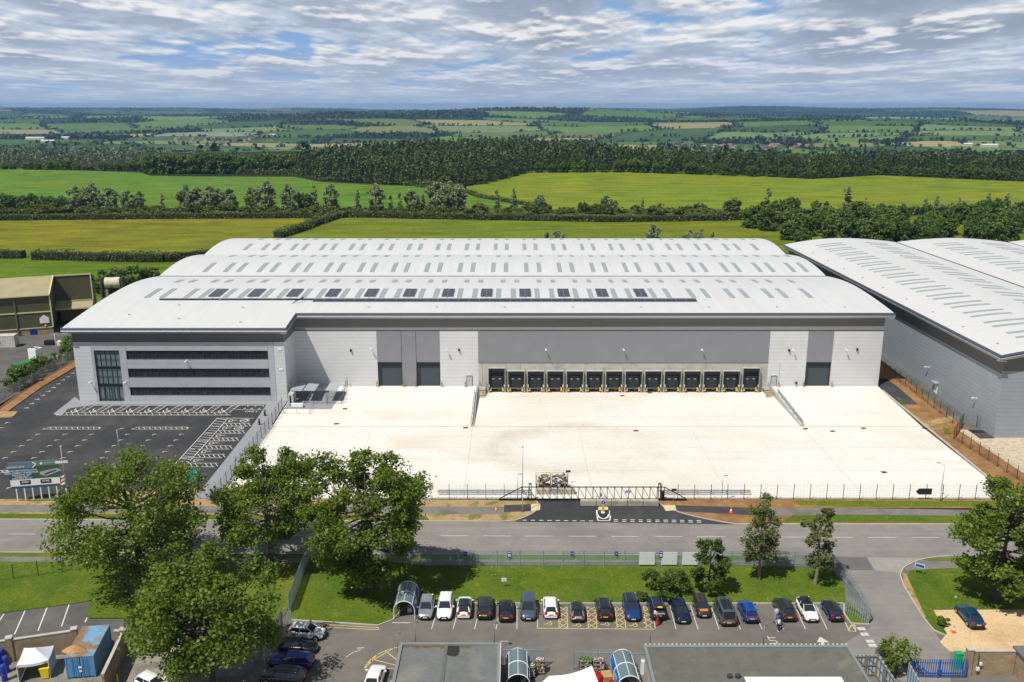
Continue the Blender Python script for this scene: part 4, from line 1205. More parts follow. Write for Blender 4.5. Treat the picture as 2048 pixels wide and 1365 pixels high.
M['brick_buff'] = brick_mat('buff_brick', (.36, .25, .13), (.27, .18, .095))
M['brick_red'] = brick_mat('weathered_brick', (.27, .15, .075), (.20, .135, .075))
ang = R(20); ox, oy = P(108, 667, .8)
SH = empty('shed', (ox, oy, .6), ang, 'olive green industrial shed with brown sheet roof and cream trim', 'shed')
ez, rz_ = 10.6, 13.6
b = MB(); b.box2(-40, 0, 0, .2, 1.9, ez); b.box2(-.2, -.001, .2, 11, 1.9, ez); b.add([(-.001, 0, ez), (-.001, 11, ez), (-.001, 11, rz_)], [(0, 1, 2)]); b.build('front_wall', M['olive'], SH)
b = MB(); b.box2(0, 9, 11, 11.2, 5.4, rz_ - .2); b.box2(8.8, 9, 11.2, 22, .0, ez); b.box2(-40, 9, 21.8, 22, 0, ez); b.build('bay_wall', M['olive'], SH)
MB().box2(-40, 0, .02, .26, -.6, 1.9).build('brick_plinth', M['brick_buff'], SH)
r = MB(); r.quad((-40, -.4, ez), (.1, -.4, ez), (.1, 11, rz_ + .02), (-40, 11, rz_ + .02)); r.quad((-40, 11, rz_ + .02), (9.3, 11, rz_ + .02), (9.3, 22.4, ez), (-40, 22.4, ez)); r.build('roof', M['olive_roof'], SH)
t = MB(); t.beam((-40, -.45, ez - .1), (.15, -.45, ez - .1), .2, .3); t.beam((.1, -.4, ez), (.1, 11, rz_), .3, .3); t.beam((.1, 10.95, rz_ - .1), (9.3, 10.95, rz_ - .1), .25, .35); t.beam((9.2, 10.9, 0), (9.2, 10.9, rz_), .3, .3)
t.beam((.05, -.1, 2), (.05, -.1, ez), .3, .25); t.beam((-40, -.06, 6.1), (0, -.06, 6.1), .14, .3); t.beam((-40, -.06, 1.95), (0, -.06, 1.95), .14, .2); t.beam((.1, 7.0, 5.0), (9.2, 7.0, 5.0), .2, .4)
t.build('trim', M['cream_trim'], SH)
MB().beam((-8.2, -.14, -.4), (-8.2, -.14, ez - .2), .3, .2).build('downpipe', M['gutter'], SH)
c = MB(); c.quad((.1, 7, 5.2), (9.2, 7, 5.2), (9.2, 11, 6.4), (.1, 11, 6.4)); c.box2(.1, 9.2, 10.4, 10.9, 6.2, 6.6); c.build('bay_canopy', M['olive_roof'], SH)
c = MB(); c.box2(.2, 8.9, 15, 15.2, -.4, 5.2); c.build('bay_door', flat('faded_yellow_door', (.30, .24, .03), .6), SH)
MB().box2(-5.5, -4.0, -.1, .02, -.3, 2.0).build('blue_door', flat('blue_door', (.01, .03, .22), .5), SH)
s = MB(); s.add([(-2.9, -.12, 3.1), (-.7, -.12, 3.1), (-.7, -.12, 4.5), (-1.8, -.12, 5.3), (-2.9, -.12, 4.5)], [(0, 1, 2, 3, 4)]); s.build('house_shaped_sign', M['white'], SH)
s = MB(); s.bar((-1.7, -.13, 2.5), (-1.7, -.2, 2.5), .36, 14); q = s.build('round_sign', M['red'], SH); MB().bar((-1.7, -.21, 2.5), (-1.7, -.23, 2.5), .22, 14).build('sign_centre', M['white'], q)
rng2 = random.Random(4)

# ------------------------------------------------------------------ shop roofs at the lower edge
def felt(name, base, dark, pond=False):
    m = bpy.data.materials.new(name); m.use_nodes = True; n = NT(m.node_tree)
    bs = n.new('ShaderNodeBsdfPrincipled'); out = n.new('ShaderNodeOutputMaterial'); n.put(out.inputs[0], bs.outputs[0])
    pos = n.new('ShaderNodeNewGeometry').outputs['Position']; x, y, z = n.sep(pos)[:3]
    c = n.mix(n.mapr(n.noise(pos, .35, 6, .65, .5), .42, .68, 0, .8), base, dark)
    c = n.mix(n.mapr(n.noise(n.vmath('ADD', pos, (9, 4, 0)), .22, 5, .6, .4), .55, .70, 0, .55), c, (.27, .235, .17))
    sm = n.mapr(n.math('ABSOLUTE', n.math('SUBTRACT', n.math('FRACT', n.math('DIVIDE', n.math('ADD', y, n.math('MULTIPLY', x, .01)), 1.02)), .5)), .46, .5, 0, .22)
    c = n.mix(sm, c, (.07, .07, .065))
    rough = None
    if pond:
        # moss along the north upstand and a puddle with its drying ring
        e = n.mapr(n.math('ADD', y, n.math('MULTIPLY', n.noise(pos, 1.2, 5, .7), 1.5)), 83.25, 83.6, 0, 1)
        e = n.math('MULTIPLY', e, n.mapr(x, -4.5, -3.4, 1, 0)); c = n.mix(e, c, (.14, .085, .025))
        dx = n.math('SUBTRACT', x, -6.1); dy = n.math('MULTIPLY', n.math('SUBTRACT', y, 82.3), .55)
        r = n.math('ADD', n.math('SQRT', n.math('ADD', n.math('MULTIPLY', dx, dx), n.math('MULTIPLY', dy, dy))), n.math('MULTIPLY', n.math('SUBTRACT', n.noise(pos, 1.1, 4, .6), .5), .9))
        pd = n.mapr(r, .66, .74, 1, 0); c = n.mix(pd, c, (.035, .036, .028))
        rough = n.mapr(pd, 0, 1, .9, .12)
    f = n.mapr(n.noise(pos, 3.5, 4, .7), .3, .7, .9, 1.1)
    n.put(bs.inputs['Base Color'], n.mix(1.0, c, n.comb(f, f, f), 'MULTIPLY'))
    if rough is None: bs.inputs['Roughness'].default_value = .9
    else: n.put(bs.inputs['Roughness'], rough)
    bs.inputs['Specular IOR Level'].default_value = .3
    return m


M['felt_grey'] = felt('grey_roof_felt', (.155, .165, .165), (.125, .13, .12), True)
M['felt_green'] = felt('green_grey_roof_felt', (.135, .135, .112), (.105, .103, .085))
M['parapet'] = pmat('parapet_felt', (.20, .225, .23), .8, 0, .1, 1)
M['render_wall'] = pmat('pale_render', (.40, .36, .30), .9, 0, .1, 1)


def flat_roof(lab, cat, pxl, pxr, pyr, zr, ridge, felt_m, skew=0.0):
    (x0, y1), (x1, _) = P(pxl, pyr, zr), P(pxr, pyr, zr); y0 = 58.0
    e = empty('flat_roofed_shop', ((x0 + x1) / 2, (y0 + y1) / 2, 0), 0, lab, cat); hx = (x1 - x0) / 2; hy = (y1 - y0) / 2
    MB().box2(-hx + .15, hx - .15, -hy + .15, hy - .15, 0, zr - .12).build('wall', M['render_wall'], e)
    MB().box2(-hx + .1, hx - .1, -hy + .1, hy - .1, zr - .117, zr - .02).build('roof', felt_m, e)
    p = MB(); p.box2(-hx, hx, hy - .32, hy, zr - .35, zr + .16); p.box2(-hx, -hx + .32, -hy, hy - .322, zr - .35, zr + .158); p.box2(hx - .28, hx, -hy, hy - .322, zr - .35, zr + .154)
    p.build('parapet', M['parapet'], e)
    x = P(ridge, pyr, zr)[0] - (x0 + x1) / 2
    MB().prism([(x - .18, hy - .33), (x + .18, hy - .33), (x + .18, -hy), (x - .18, -hy)], zr - .018, zr + .05).build('roof_seam', M['felt_green'], e)
    return e, hx, hy


e1, hx, hy = flat_roof('shop with a flat grey felt roof carrying a puddle and a strip of moss', 'shop building', 800, 1001, 1288, 3.6, 893, M['felt_grey'])
t = MB(); t.box2(hx + .002, hx + .05, -hy, hy, 3.3, 3.77); t.build('edge_trim', M['white'], e1)
e2, hx, hy = flat_roof('shop with a wide green grey felt roof, round vents and a white rear sheet', 'shop building', 1287, 1696, 1293, 4.0, 1462, M['felt_green'])
MB().box2(-1.5, hx - 2.6, -hy + 1, hy - 5.3, 3.985, 4.1).build('white_roof_sheet', M['white'], e2)
for vx in (-2.9, -2.1): MB().lathe(vx, hy - 5.2, [(.28, 3.98), (.28, 4.25), (.1, 4.35)], 12).build('roof_vent', M['iron'], e2)
sp_ = MB()
for k in range(46): sp_.box(-hx + .2 + k * (2 * hx - .4) / 45, hy + .01, 4.24, .16, .02, .14)
sp_.build('edge_spikes', M['white'], e2)
# ------------------------------------------------------------------ fences, gates, lamps, signs
rnd = random.Random(11)


def seg_points(pts, step):
    out = []
    for (a, b) in zip(pts, pts[1:]):
        L = math.dist(a, b); k = max(1, round(L / step))
        out += [(a[0] + (b[0] - a[0]) * i / k, a[1] + (b[1] - a[1]) * i / k) for i in range(k)]
    return out + [pts[-1]]


def mesh_fence(pts, h, step, mat, label, cat='fence', wires=9, vert=.5, zf=None, post=.04, r=.010, group=None):
    zf = zf or (lambda x, y: gz(x, y))
    q = seg_points(pts, step); o0 = (q[0][0], q[0][1], zf(*q[0]))
    e = empty('mesh_fence', o0, 0, label, cat, group)
    pm = MB().box(0, 0, h / 2 + .05, post * 2, post * 2, h + .1).mesh('post', mat)
    for x, y in q: link('post', pm, e, (x - o0[0], y - o0[1], zf(x, y) - o0[2]))
    for a, b in zip(q, q[1:]):
        m = MB(); za, zb = zf(*a) - o0[2], zf(*b) - o0[2]; A = Vector((a[0] - o0[0], a[1] - o0[1], za)); B = Vector((b[0] - o0[0], b[1] - o0[1], zb))
        for k in range(wires): dz = Vector((0, 0, .06 + (h - .1) * k / (wires - 1))); m.bar(A + dz, B + dz, r, 3)
        n = int((B - A).length / vert)
        for k in range(1, n): p = A.lerp(B, k / n); m.bar(p + Vector((0, 0, .05)), p + Vector((0, 0, h - .04)), r * .55, 3)
        m.build('mesh_panel', mat, e)
    return e


def palisade(pts, h, step, mat, label, cat='fence', pitch=.155, wide=.07, zf=None, name='palisade_fence', group=None):
    zf = zf or (lambda x, y: 0.0)
    q = seg_points(pts, step); o0 = (q[0][0], q[0][1], zf(*q[0])); e = empty(name, o0, 0, label, cat, group)
    pm = MB().box(0, 0, h / 2 - .1, .10, .05, h).mesh('post', mat)
    for x, y in q: link('post', pm, e, (x - o0[0], y - o0[1], zf(x, y) - o0[2]))
    for a, b in zip(q, q[1:]):
        A = Vector((a[0] - o0[0], a[1] - o0[1], 0)); B = Vector((b[0] - o0[0], b[1] - o0[1], 0)); d = B - A; L = d.length; d.normalize(); n = int(L / pitch); m = MB()
        s = Vector((-d.y, d.x, 0)) * .03
        for k in range(n):
            p = A + d * (L * (k + .5) / n) + s; u = d * (wide / 2)
            m.add([p - u + Vector((0, 0, .08)), p + u + Vector((0, 0, .08)), p + u + Vector((0, 0, h - .12)), p + Vector((0, 0, h)), p - u + Vector((0, 0, h - .12)),
                   p - u + s * .3 + Vector((0, 0, .08)), p + u + s * .3 + Vector((0, 0, .08)), p + u + s * .3 + Vector((0, 0, h - .12)), p + s * .3 + Vector((0, 0, h)), p - u + s * .3 + Vector((0, 0, h - .12))],
                  [(0, 1, 2, 3, 4), (9, 8, 7, 6, 5), (0, 4, 9, 5), (1, 6, 7, 2), (2, 7, 8, 3), (3, 8, 9, 4)])
        for z in (.35, h - .45): m.beam(A + Vector((0, 0, z)), B + Vector((0, 0, z)), .03, .06)
        m.build('pale_panel', mat, e)
    return e


M['fence_dark'] = flat('dark_fence_steel', (.030, .030, .032), .5, .2)
M['fence_brown'] = flat('brown_black_fence_steel', (.045, .032, .022), .5, .2)
M['fence_green'] = flat('green_fence_steel', (.008, .06, .045), .5, .1)
M['pale_galv'] = pmat('palisade_galvanised', (.36, .42, .45), .5, .35, .14, 1.0)
M['blue_gate'] = flat('blue_gate_paint', (.015, .10, .42), .45)

yf = lambda x, y: .05
mesh_fence([G(862, 1000), (G(1045, 1000)[0], 126.9)], 2.4, 2.55, M['fence_dark'], 'dark mesh fence at the yard front, left of the sliding gate', zf=yf)
mesh_fence([(G(1322, 1000)[0], 126.9), (G(1990, 1006)[0], 126.9)], 2.4, 2.55, M['fence_dark'], 'long dark mesh fence at the yard front, right of the sliding gate', zf=yf)
mesh_fence([(-45.2, 168.0), (-45.2, 140), (-45.2, 127.0)], 2.3, 2.6, M['fence_dark'], 'dark mesh fence between the office car park and the concrete yard')
hz_ = lambda x, y: gz(x, y) - .02
mesh_fence([G(1769, 745), G(1905, 847)], 2.3, 2.6, M['fence_brown'], 'brown black mesh fence on the soil bank beside the neighbouring warehouse', zf=hz_, wires=12)
mesh_fence([G(1907, 878), G(2075, 985)], 2.3, 2.6, M['fence_brown'], 'brown black mesh fence along the cream gravel in front of the neighbouring warehouse', zf=hz_, wires=12)
mesh_fence([G(1907, 878), G(1918, 862), G(1925, 850), G(1980, 861)], 2.3, 2.2, M['fence_dark'], 'short dark mesh fence and corner by the neighbour front wall', zf=hz_, wires=12)
mesh_fence([(-70, 100.9), G(28, 1160), G(77, 1153), G(125, 1146), G(174, 1140), G(232, 1142), G(252, 1176), G(280, 1206)], 2.0, 3.1, M['fence_green'], 'green mesh fence around the left lawn', wires=6, zf=lambda x, y: .1)
mesh_fence([G(294, 1225), G(283, 1250), G(262, 1287)], 2.3, 1.5, M['fence_green'], 'green mesh fence running down to the brick wall', wires=14, vert=.15)
# cycle compound
mesh_fence([G(695, 775), G(683, 808), G(628, 808), G(582, 808)], 2.1, 2.4, M['fence_dark'], 'dark mesh fence around the cycle shelters', wires=9)
mesh_fence([G(568, 828), G(620, 829), G(625, 812)], 1.1, 2.8, M['galv'], 'low pale wire fence in front of the cycle compound', wires=3, vert=4)
palisade([G(622, 1112), (-11, 106.3), (4, 106.3), (20, 106.3), (34.3, 106.2), G(1663, 1141)], 2.4, 2.85, M['pale_galv'], 'long grey palisade fence between the lawn and the road')
palisade([G(1665, 1143), G(1692, 1172), G(1737, 1246)], 2.4, 2.6, M['pale_galv'], 'grey palisade fence curving along the access road', pitch=.19)
palisade([G(1736, 1249), G(1690, 1224)], 2.3, 3.6, M['pale_galv'], 'open grey palisade gate leaf beside the navy car', 'gate', pitch=.30, wide=.12, name='palisade_gate')
palisade([G(620, 1114), G(600, 1168), G(578, 1228)], 2.5, 2.8, M['pale_galv'], 'grey palisade fence under the trees left of the lawn', wide=.11)
palisade([G(563, 1256), G(548, 1290), G(530, 1335)], 2.4, 2.6, M['pale_galv'], 'solid looking grey palisade fence behind the white parked hatchback', wide=.13)
palisade([G(565, 1256), G(583, 1252)], 2.2, 1.6, M['pale_galv'], 'narrow galvanised gate with a small green sign by the lawn corner', 'gate', wide=.05, name='palisade_gate')
palisade([(-101.8, 240), (-101.8, 205), (-101.8, 150)], 2.3, 2.75, M['grey_metal'], 'grey palisade fence along the left edge of the office car park', zf=lambda x, y: gz(x, y), pitch=.17)
palisade([G(1003, 1336), G(1088, 1336)], 2.6, 2.2, M['pale_galv'], 'palisade fence behind the left trolley shelter')
palisade([G(1146, 1340), G(1290, 1344)], 2.6, 2.4, M['pale_galv'], 'palisade fence behind the right trolley shelter and plant racks')
bg = palisade([G(1822, 1356), G(1876, 1357), G(1930, 1357)], 2.3, 4.0, M['blue_gate'], 'bright blue double palisade gate at the lower right', 'gate', pitch=.22, wide=.10, name='palisade_gate')
MB().box(2.9, -.12, .8, .35, .14, .5).build('lock_box', M['blue_gate'], bg)
# corrugated white sheets fixed on the long fence
M['white_sheet'] = stripe_mat('white_corrugated_sheet', (.70, .72, .74), 0, .22, .35, .5, 0, .06)
for i, (a, b) in enumerate(((1276, 1307), (1320, 1351), (1361, 1392))):
    x0, x1 = P(a, 1128)[0], P(b, 1128)[0]
    o = MB().box2(x0, x1, 106.14, 106.19, .35, 2.15).build('corrugated_panel', M['white_sheet'])
    tag(o, ('white corrugated sheet on the palisade fence, left of the three', 'white corrugated sheet on the palisade fence, middle of the three', 'white corrugated sheet on the palisade fence half behind the young tree')[i], 'panel', 'sheets on the palisade fence')
for i, (px, big) in enumerate(((933, 0), (1019, 1), (1141, 0), (1227, 0), (1314, 1))):
    x = P(px, 1113)[0]; s = (.42, .62) if not big else (.5, .95)
    lab = ('small blue sign on the palisade fence beside the big tree', 'taller blue sign with a white disc above the left part of the lawn', 'small blue sign on the palisade fence right of a taller blue sign',
           'small blue sign left of the white corrugated sheets', 'taller blue sign with a white disc between the white sheets')[i]
    e = MB().box(x, 106.16, 2.4 - s[1] / 2 - .15, s[0], .05, s[1]).build('fence_sign', M['blue_sign']); tag(e, lab, 'sign', 'blue signs on the palisade fence')
    if big: m = MB(); m.bar((x, 106.13, 1.7), (x, 106.11, 1.7), .19, 14); d = m.build('sign_disc', M['white'], e); MB().box(x, 106.12, 2.1, .32, .02, .1).build('sign_text', M['white'], e); MB().bar((x, 106.105, 1.7), (x, 106.095, 1.7), .07, 10).build('disc_mark', M['red'], d)
    else: MB().box(x, 106.12, 1.95, .22, .02, .05).build('sign_text', M['white'], e)


def lamp_post(base, h, label, mat=None, arm=.9, head=(.55, .22, .10), az=0.0, r=.075, z0=0.0, group='lamp posts', thin=False):
    mat = mat or M['galv']; e = empty('street_lamp', (base[0], base[1], z0), az, label, 'street lamp', group)
    m = MB(); m.bar((0, 0, 0), (0, 0, h * .3), r * 1.25, 8, r * 1.2); m.bar((0, 0, h * .3), (0, 0, h), r, 8, r * .65); m.build('post', mat, e, True)
    if arm > 0: MB().bar((0, 0, h - .02), (arm, 0, h + .12), r * .55, 6).build('arm', mat, e)
    MB().box(arm + head[0] * .3, 0, h + .12, *head).build('lamp_head', M['trim_light'] if not thin else mat, e)
    return e


def top_h(px, py, base): return PY(px, py, base[1])[1]


b_ = G(1045, 1026); lamp_post(b_, top_h(1045, 897, b_), 'tall grey lamp post on the verge left of the yard entrance', arm=.15, az=R(90))
b_ = G(1035, 1001); lamp_post(b_, top_h(1036, 950, b_), 'shorter lamp post behind the fence at the left end of the gate', arm=.25, r=.05)
b_ = G(1443, 1003); lamp_post(b_, top_h(1444, 953, b_), 'thin lamp post at the front fence right of the gate', arm=.25, r=.05)
b_ = G(1880, 1004); lamp_post(b_, top_h(1887, 930, b_), 'leaning grey lamp post at the front fence near the black arrow board', arm=.7, az=R(150), r=.06)
b_ = G(137, 1012); lamp_post(b_, top_h(118, 893, b_), 'grey lamp post beside the billboard', arm=.3, az=R(-60))
b_ = (G(243, 940)[0], G(243, 940)[1]); lamp_post(b_, top_h(237, 860, b_), 'twin headed lamp post in the middle of the office car park', arm=.6, az=R(20))
b_ = G(116, 727); lamp_post(b_, 7.0, 'thin white lamp post by the overgrown palisade fence', M['white_pvc'], arm=.5, r=.06, z0=gz(*b_))
for (bx, by, tx, ty, lb) in ((796, 1318, 793, 1268, 'grey camera post left of the puddled shop roof'), (831, 1288, 831, 1246, 'camera post behind the puddled shop roof, near the trolley shelter'), (989, 1288, 989, 1247, 'camera post behind the right corner of the puddled shop roof'),
                            (1300, 1292, 1300, 1252, 'post at the left corner of the green grey shop roof'), (1526, 1293, 1527, 1256, 'post behind the middle of the green grey shop roof')):
    x, y = P(bx, by, 1.0); h = top_h(tx, ty, (x, y)); lamp_post((x, y), max(3.5, h), lb, M['grey_metal'], arm=.12, head=(.3, .2, .3), r=.05, group='posts in the shop car park', thin=True)

# cantilever sliding gate
gx0, gx1, gy = G(998, 996)[0], G(1370, 996)[0], 126.35
E_ = empty('sliding_gate', (gx0, gy, .05), 0, 'black steel cantilever sliding gate closed across the yard entrance', 'gate')
gl_ = gx1 - gx0; a = P(1043, 996)[0] - gx0; c = P(1325, 996)[0] - gx0; H_ = 2.3
m = MB(); m.beam((0, 0, .3), (gl_, 0, .3), .14, .22); m.beam((a, 0, H_), (c, 0, H_), .12, .12); m.beam((0, 0, .35), (a, 0, H_), .11, .11); m.beam((gl_, 0, .35), (c, 0, H_), .11, .11); m.build('gate_frame', M['black_metal'], E_)
m = MB(); n = 20
for k in range(n + 1):
    x = a + (c - a) * k / n; m.beam((x, 0, .3), (x, 0, H_), .09, .09)
    if k < n: m.beam((x, 0, H_), (x + (c - a) / n, 0, .3), .07, .07)
    if k % 7 == 3: m.beam((x, 0, .3), (x, 0, H_), .1, .1)
m.build('gate_bracing', M['black_metal'], E_)
for px, lab in ((1060, 'left'), (1316, 'right')):
    x = P(px, 996)[0] - gx0; m = MB(); m.beam((x - .16, .3, 0), (x - .16, .3, 2.75), .12, .12); m.beam((x + .16, .3, 0), (x + .16, .3, 2.75), .12, .12); m.beam((x - .22, .3, 2.7), (x + .22, .3, 2.7), .2, .16); m.build('guide_post', M['black_metal'], E_)
MB().box(P(1318, 996)[0] - gx0 + .35, .35, .75, .45, .4, 1.3).build('drive_box', M['black_metal'], E_)
for px in (1104, 1247):
    x = P(px, 975)[0] - gx0; s = MB().box(x, -.09, 1.55 if px > 1200 else 1.75, .8, .03, .42).build('gate_sign', M['blue_sign'], E_); MB().box(x, -.11, 1.5 if px > 1200 else 1.7, .6, .012, .14).build('sign_text', M['white'], s)

# crash barriers behind the front fence
for pa, pb, lab in ((880, 1062, 'grey crash barrier behind the fence left of the gate'), (1318, 1494, 'grey crash barrier behind the fence right of the gate')):
    xa, xb = G(pa, 985)[0], G(pb, 985)[0]; y = 128.7
    e = empty('crash_barrier', (xa, y, 0), 0, lab, 'barrier', 'barriers behind the front fence')
    r = MB()
    for z in (.42, .74): r.beam((0, 0, z), (xb - xa, 0, z), .10, .22)
    r.build('rail', M['galv'], e)
    for k in range(6): MB().box((xb - xa) * (k + .5) / 6, .12, .42, .12, .12, .84).build('rail_post', M['galv'], e)
    MB().box(-.12 if pa < 1000 else xb - xa + .12, 0, .58, .3, .16, .5).build('end_cap', M['yellow'], e)

# concrete blocks at the entrance
cbm = MB().box(0, 0, .42, 2.35, .75, .84); 
bmx = bmesh.new(); bmesh.ops.create_cube(bmx, size=1)
for v in bmx.verts: v.co.x *= 2.30; v.co.y *= .78; v.co.z = (v.co.z + .5) * .86
bmesh.ops.bevel(bmx, geom=bmx.edges[:], offset=.05, segments=1, affect='EDGES'); cb = bpy.data.meshes.new('concrete_block'); bmx.to_mesh(cb); bmx.free()
M['block'] = pmat('stained_block_concrete', (.40, .36, .29), .9, 0, .2, .9, (.27, .24, .20), .5, .5, .65); cb.materials.append(M['block'])
bx0 = G(1161, 1012)[0]
for k in range(5): o = link('concrete_block', cb, None, (bx0 + 1.17 + k * 2.36, G(1161, 1012)[1] + .25, .0)); tag(o, 'grey concrete block in the row barring the yard entrance', 'concrete block', 'blocks across the entrance')
bx1 = G(1073, 990)[0]
for k in range(3): o = link('concrete_block', cb, None, (bx1 + 1.0 + k * 2.0, 129.2, 0)); o.scale.x = .85; tag(o, 'stained concrete block behind the gate under the waste cages', 'concrete block', 'blocks behind the gate')
MJ = [pmat('junk_grey', (.22, .20, .17), .9, 0, .4, 3), pmat('junk_timber', (.42, .27, .12), .9, 0, .3, 3), flat('junk_white', (.6, .6, .58), .7), flat('junk_blue', (.04, .10, .3), .6)]
for (px, w, lab) in ((1087, 2.35, 'mesh cage full of grey rubble bags behind the gate'), (1120, 2.45, 'mesh cage of timber and packaging waste behind the gate')):
    x = G(px, 985)[0]; e = empty('waste_cage', (x, 130.9, 0), R(2), lab, 'waste cage')
    f = MB(); f.box(0, 0, .55, w, 1.3, .12)
    for sx in (-1, 1):
        for sy in (-1, 1): f.box(sx * (w / 2 - .04), sy * .6, 1.5, .06, .06, 2.1)
    for z in (1.2, 1.85, 2.5):
        for sy in (-1, 1): f.box(0, sy * .6, z, w, .03, .04)
        for sx in (-1, 1): f.box(sx * (w / 2 - .04), 0, z, .03, 1.2, .04)
    f.build('cage_frame', M['orange'] if False else flat('rusty_steel', (.20, .09, .04), .8), e)
    j = MB()
    for k in range(34):
        j.mat(rnd.choice((0, 0, 0, 1, 2) if px < 1100 else (1, 1, 2, 3, 0))); t = rnd.random()
        j.box(rnd.uniform(-w / 2 + .3, w / 2 - .3), rnd.uniform(-.45, .45), .7 + t * 1.75, rnd.uniform(.2, .8), rnd.uniform(.1, .5), rnd.uniform(.08, .4), rnd.uniform(0, 3))
    j.build('contents', MJ, e)
    MB().box(0, 0, .25, w * .9, 1.1, .5).build('pallet_base', MJ[1], e)

# keep left bollard on the island
x, y = G(1206, 1027); e = empty('keep_left_bollard', (x, y, .12), 0, 'white and yellow keep left bollard on the traffic island', 'bollard')
MB().lathe(0, 0, [(.32, 0), (.30, .12), (.18, .16)], 14).build('base', M['white'], e); MB().box(0, 0, .75, .32, .16, 1.15).build('body', M['yellow'], e)
m = MB(); m.bar((0, .02, 1.62), (0, -.04, 1.62), .30, 18); d = m.build('arrow_disc', M['blue_sign'], e); MB().beam((.12, -.055, 1.74), (-.10, -.055, 1.52), .03, .07).build('arrow', M['white'], d); MB().bar((0, .021, 1.62), (0, .028, 1.62), .33, 18).build('disc_rim', M['white'], e)
# light trestle behind the blocks
x, y = G(1202, 1000); e = empty('road_sign_frame', (x, y, 0), 0, 'white folded sign frame standing behind the concrete blocks', 'sign frame')
m = MB(); m.bar((-.7, 0, 0), (-.6, .3, 1.0), .03); m.bar((.7, 0, 0), (.6, .3, 1.0), .03); m.bar((-1.2, .1, .5), (1.2, .1, .5), .035); m.build('legs', M['white'], e); MB().box(0, .2, .75, .4, .08, .8).build('sign_plate', M['white'], e)
# cones
cone_src = empty('traffic_cone', (0, 0, 0))
MB().box(0, 0, .03, .42, .42, .06).build('base', M['orange'], cone_src); MB().lathe(0, 0, [(.16, .06), (.135, .24)], 14).build('lower_body', M['orange'], cone_src); MB().lathe(0, 0, [(.135, .24), (.085, .48)], 14).build('reflective_sleeve', M['white'], cone_src); MB().lathe(0, 0, [(.085, .48), (.03, .75)], 14).build('tip', M['orange'], cone_src)
for i, (px, py, s, lab) in enumerate(((992, 1023, 1.0, 'orange and white traffic cone on the verge left of the entrance'), (1462, 1027, 1.25, 'tall orange traffic cone on the soil right of the entrance'), (1907, 1266, 1.1, 'orange traffic cone on the gravel near the blue car'))):
    o = cone_src if i == 0 else copy_tree(cone_src); x, y = G(px, py); o.location = (x, y, .10); o.scale = (s, s, s); tag(o, lab, 'traffic cone', 'traffic cones')
# white notice on the lawn
x, y = G(1008, 1176); e = empty('notice', (x, y, .1), 0, 'small white notice board on a post in the lawn', 'sign'); MB().box(0, 0, .45, .06, .06, .9).build('post', M['grey_metal'], e); b = MB().box(0, -.05, 1.05, .62, .04, .45).build('board', M['white'], e); MB().box(0, -.075, 1.05, .42, .008, .1).build('lettering', M['trim_light'], b)
# black arrow board
x = G(1838, 993)[0]; m = MB(); m.add([(x - 1.3, 126.75, 1.45), (x - .8, 126.75, .95), (x + 1.15, 126.75, .95), (x + 1.15, 126.75, 1.95), (x - .8, 126.75, 1.95), (x - 1.3, 126.70, 1.45), (x - .8, 126.70, .95), (x + 1.15, 126.70, .95), (x + 1.15, 126.70, 1.95), (x - .8, 126.70, 1.95)],
    [(0, 1, 2, 3, 4), (9, 8, 7, 6, 5), (0, 5, 6, 1), (1, 6, 7, 2), (2, 7, 8, 3), (3, 8, 9, 4), (4, 9, 5, 0)])
o = m.build('arrow_board', M['dark']); tag(o, 'black arrow shaped board fixed on the front mesh fence', 'sign')
for px, py, lab in ((1136, 941, 'thin dark panel on a pole beyond the waste cages'), (1347, 979, 'small dark panel on a pole right of the gate')):
    x, y = G(px, py + 28); e = empty('small_panel', (x, y, 0), 0, lab, 'sign'); MB().bar((0, 0, 0), (0, 0, 2.1), .035, 6).build('pole', M['grey_metal'], e); MB().box(0, 0, 2.2, .75, .05, .35).build('board', M['dark'], e)
# street name sign
x, y = G(1838, 1150); e = empty('street_name_sign', (x, y, .1), R(-38), 'blue and white street sign on two legs by the access road', 'sign')
for s in (-.45, .45): MB().box(s, 0, .55, .08, .08, 1.1).build('leg', M['grey_metal'], e)
b = MB().box(0, -.06, 1.2, 1.2, .04, .55).build('board', M['white'], e); MB().box(0, -.085, 1.2, 1.08, .01, .40).build('blue_panel', M['blue_sign'], b)
for px, py, lab in ((1910, 1200, 'small white card on a stick, leftmost in the right lawn'), (1958, 1195, 'small white card on a stick beside the big right tree'), (2003, 1197, 'small white card in the shade of the right tree'), (2036, 1197, 'small white card nearest the right edge of the lawn')):
    x, y = G(px, py + 4); e = empty('white_card', (x, y, .1), .3, lab, 'marker', 'white cards in the right lawn'); MB().bar((0, 0, 0), (0, 0, .5), .02, 5).build('stick', M['grey_metal'], e); MB().box(0, -.03, .55, .28, .03, .26).build('card', M['white'], e)

# ------------------------------------------------------------------ billboard
x0, y0 = G(36, 1004); x1, y1 = G(116, 998); w = math.dist((x0, y0), (x1, y1)); az = math.atan2(y1 - y0, x1 - x0)
e = empty('billboard', ((x0 + x1) / 2, (y0 + y1) / 2, .05), az, 'large blue and white letting billboard on six white legs', 'billboard'); hw = w / 2 + .65
M['bb_blue'] = flat('billboard_navy', (.012, .085, .17), .5); M['bb_slate'] = flat('billboard_slate', (.12, .19, .25), .5); M['bb_green'] = flat('picture_green', (.05, .10, .035), .6); M['bb_grey'] = flat('picture_grey', (.34, .40, .43), .6); M['bb_navy'] = flat('logo_navy', (.010, .014, .05), .5)
for k in range(6): t = (-1 + 2 * k / 5) * (w / 2); MB().box(t, .05, 1.2, .15, .12, 2.4).build('leg', M['white'], e)
bd = MB().box2(-hw, hw, 0, .12, 2.1, 6.3); bd = bd.build('board', M['bb_slate'], e)
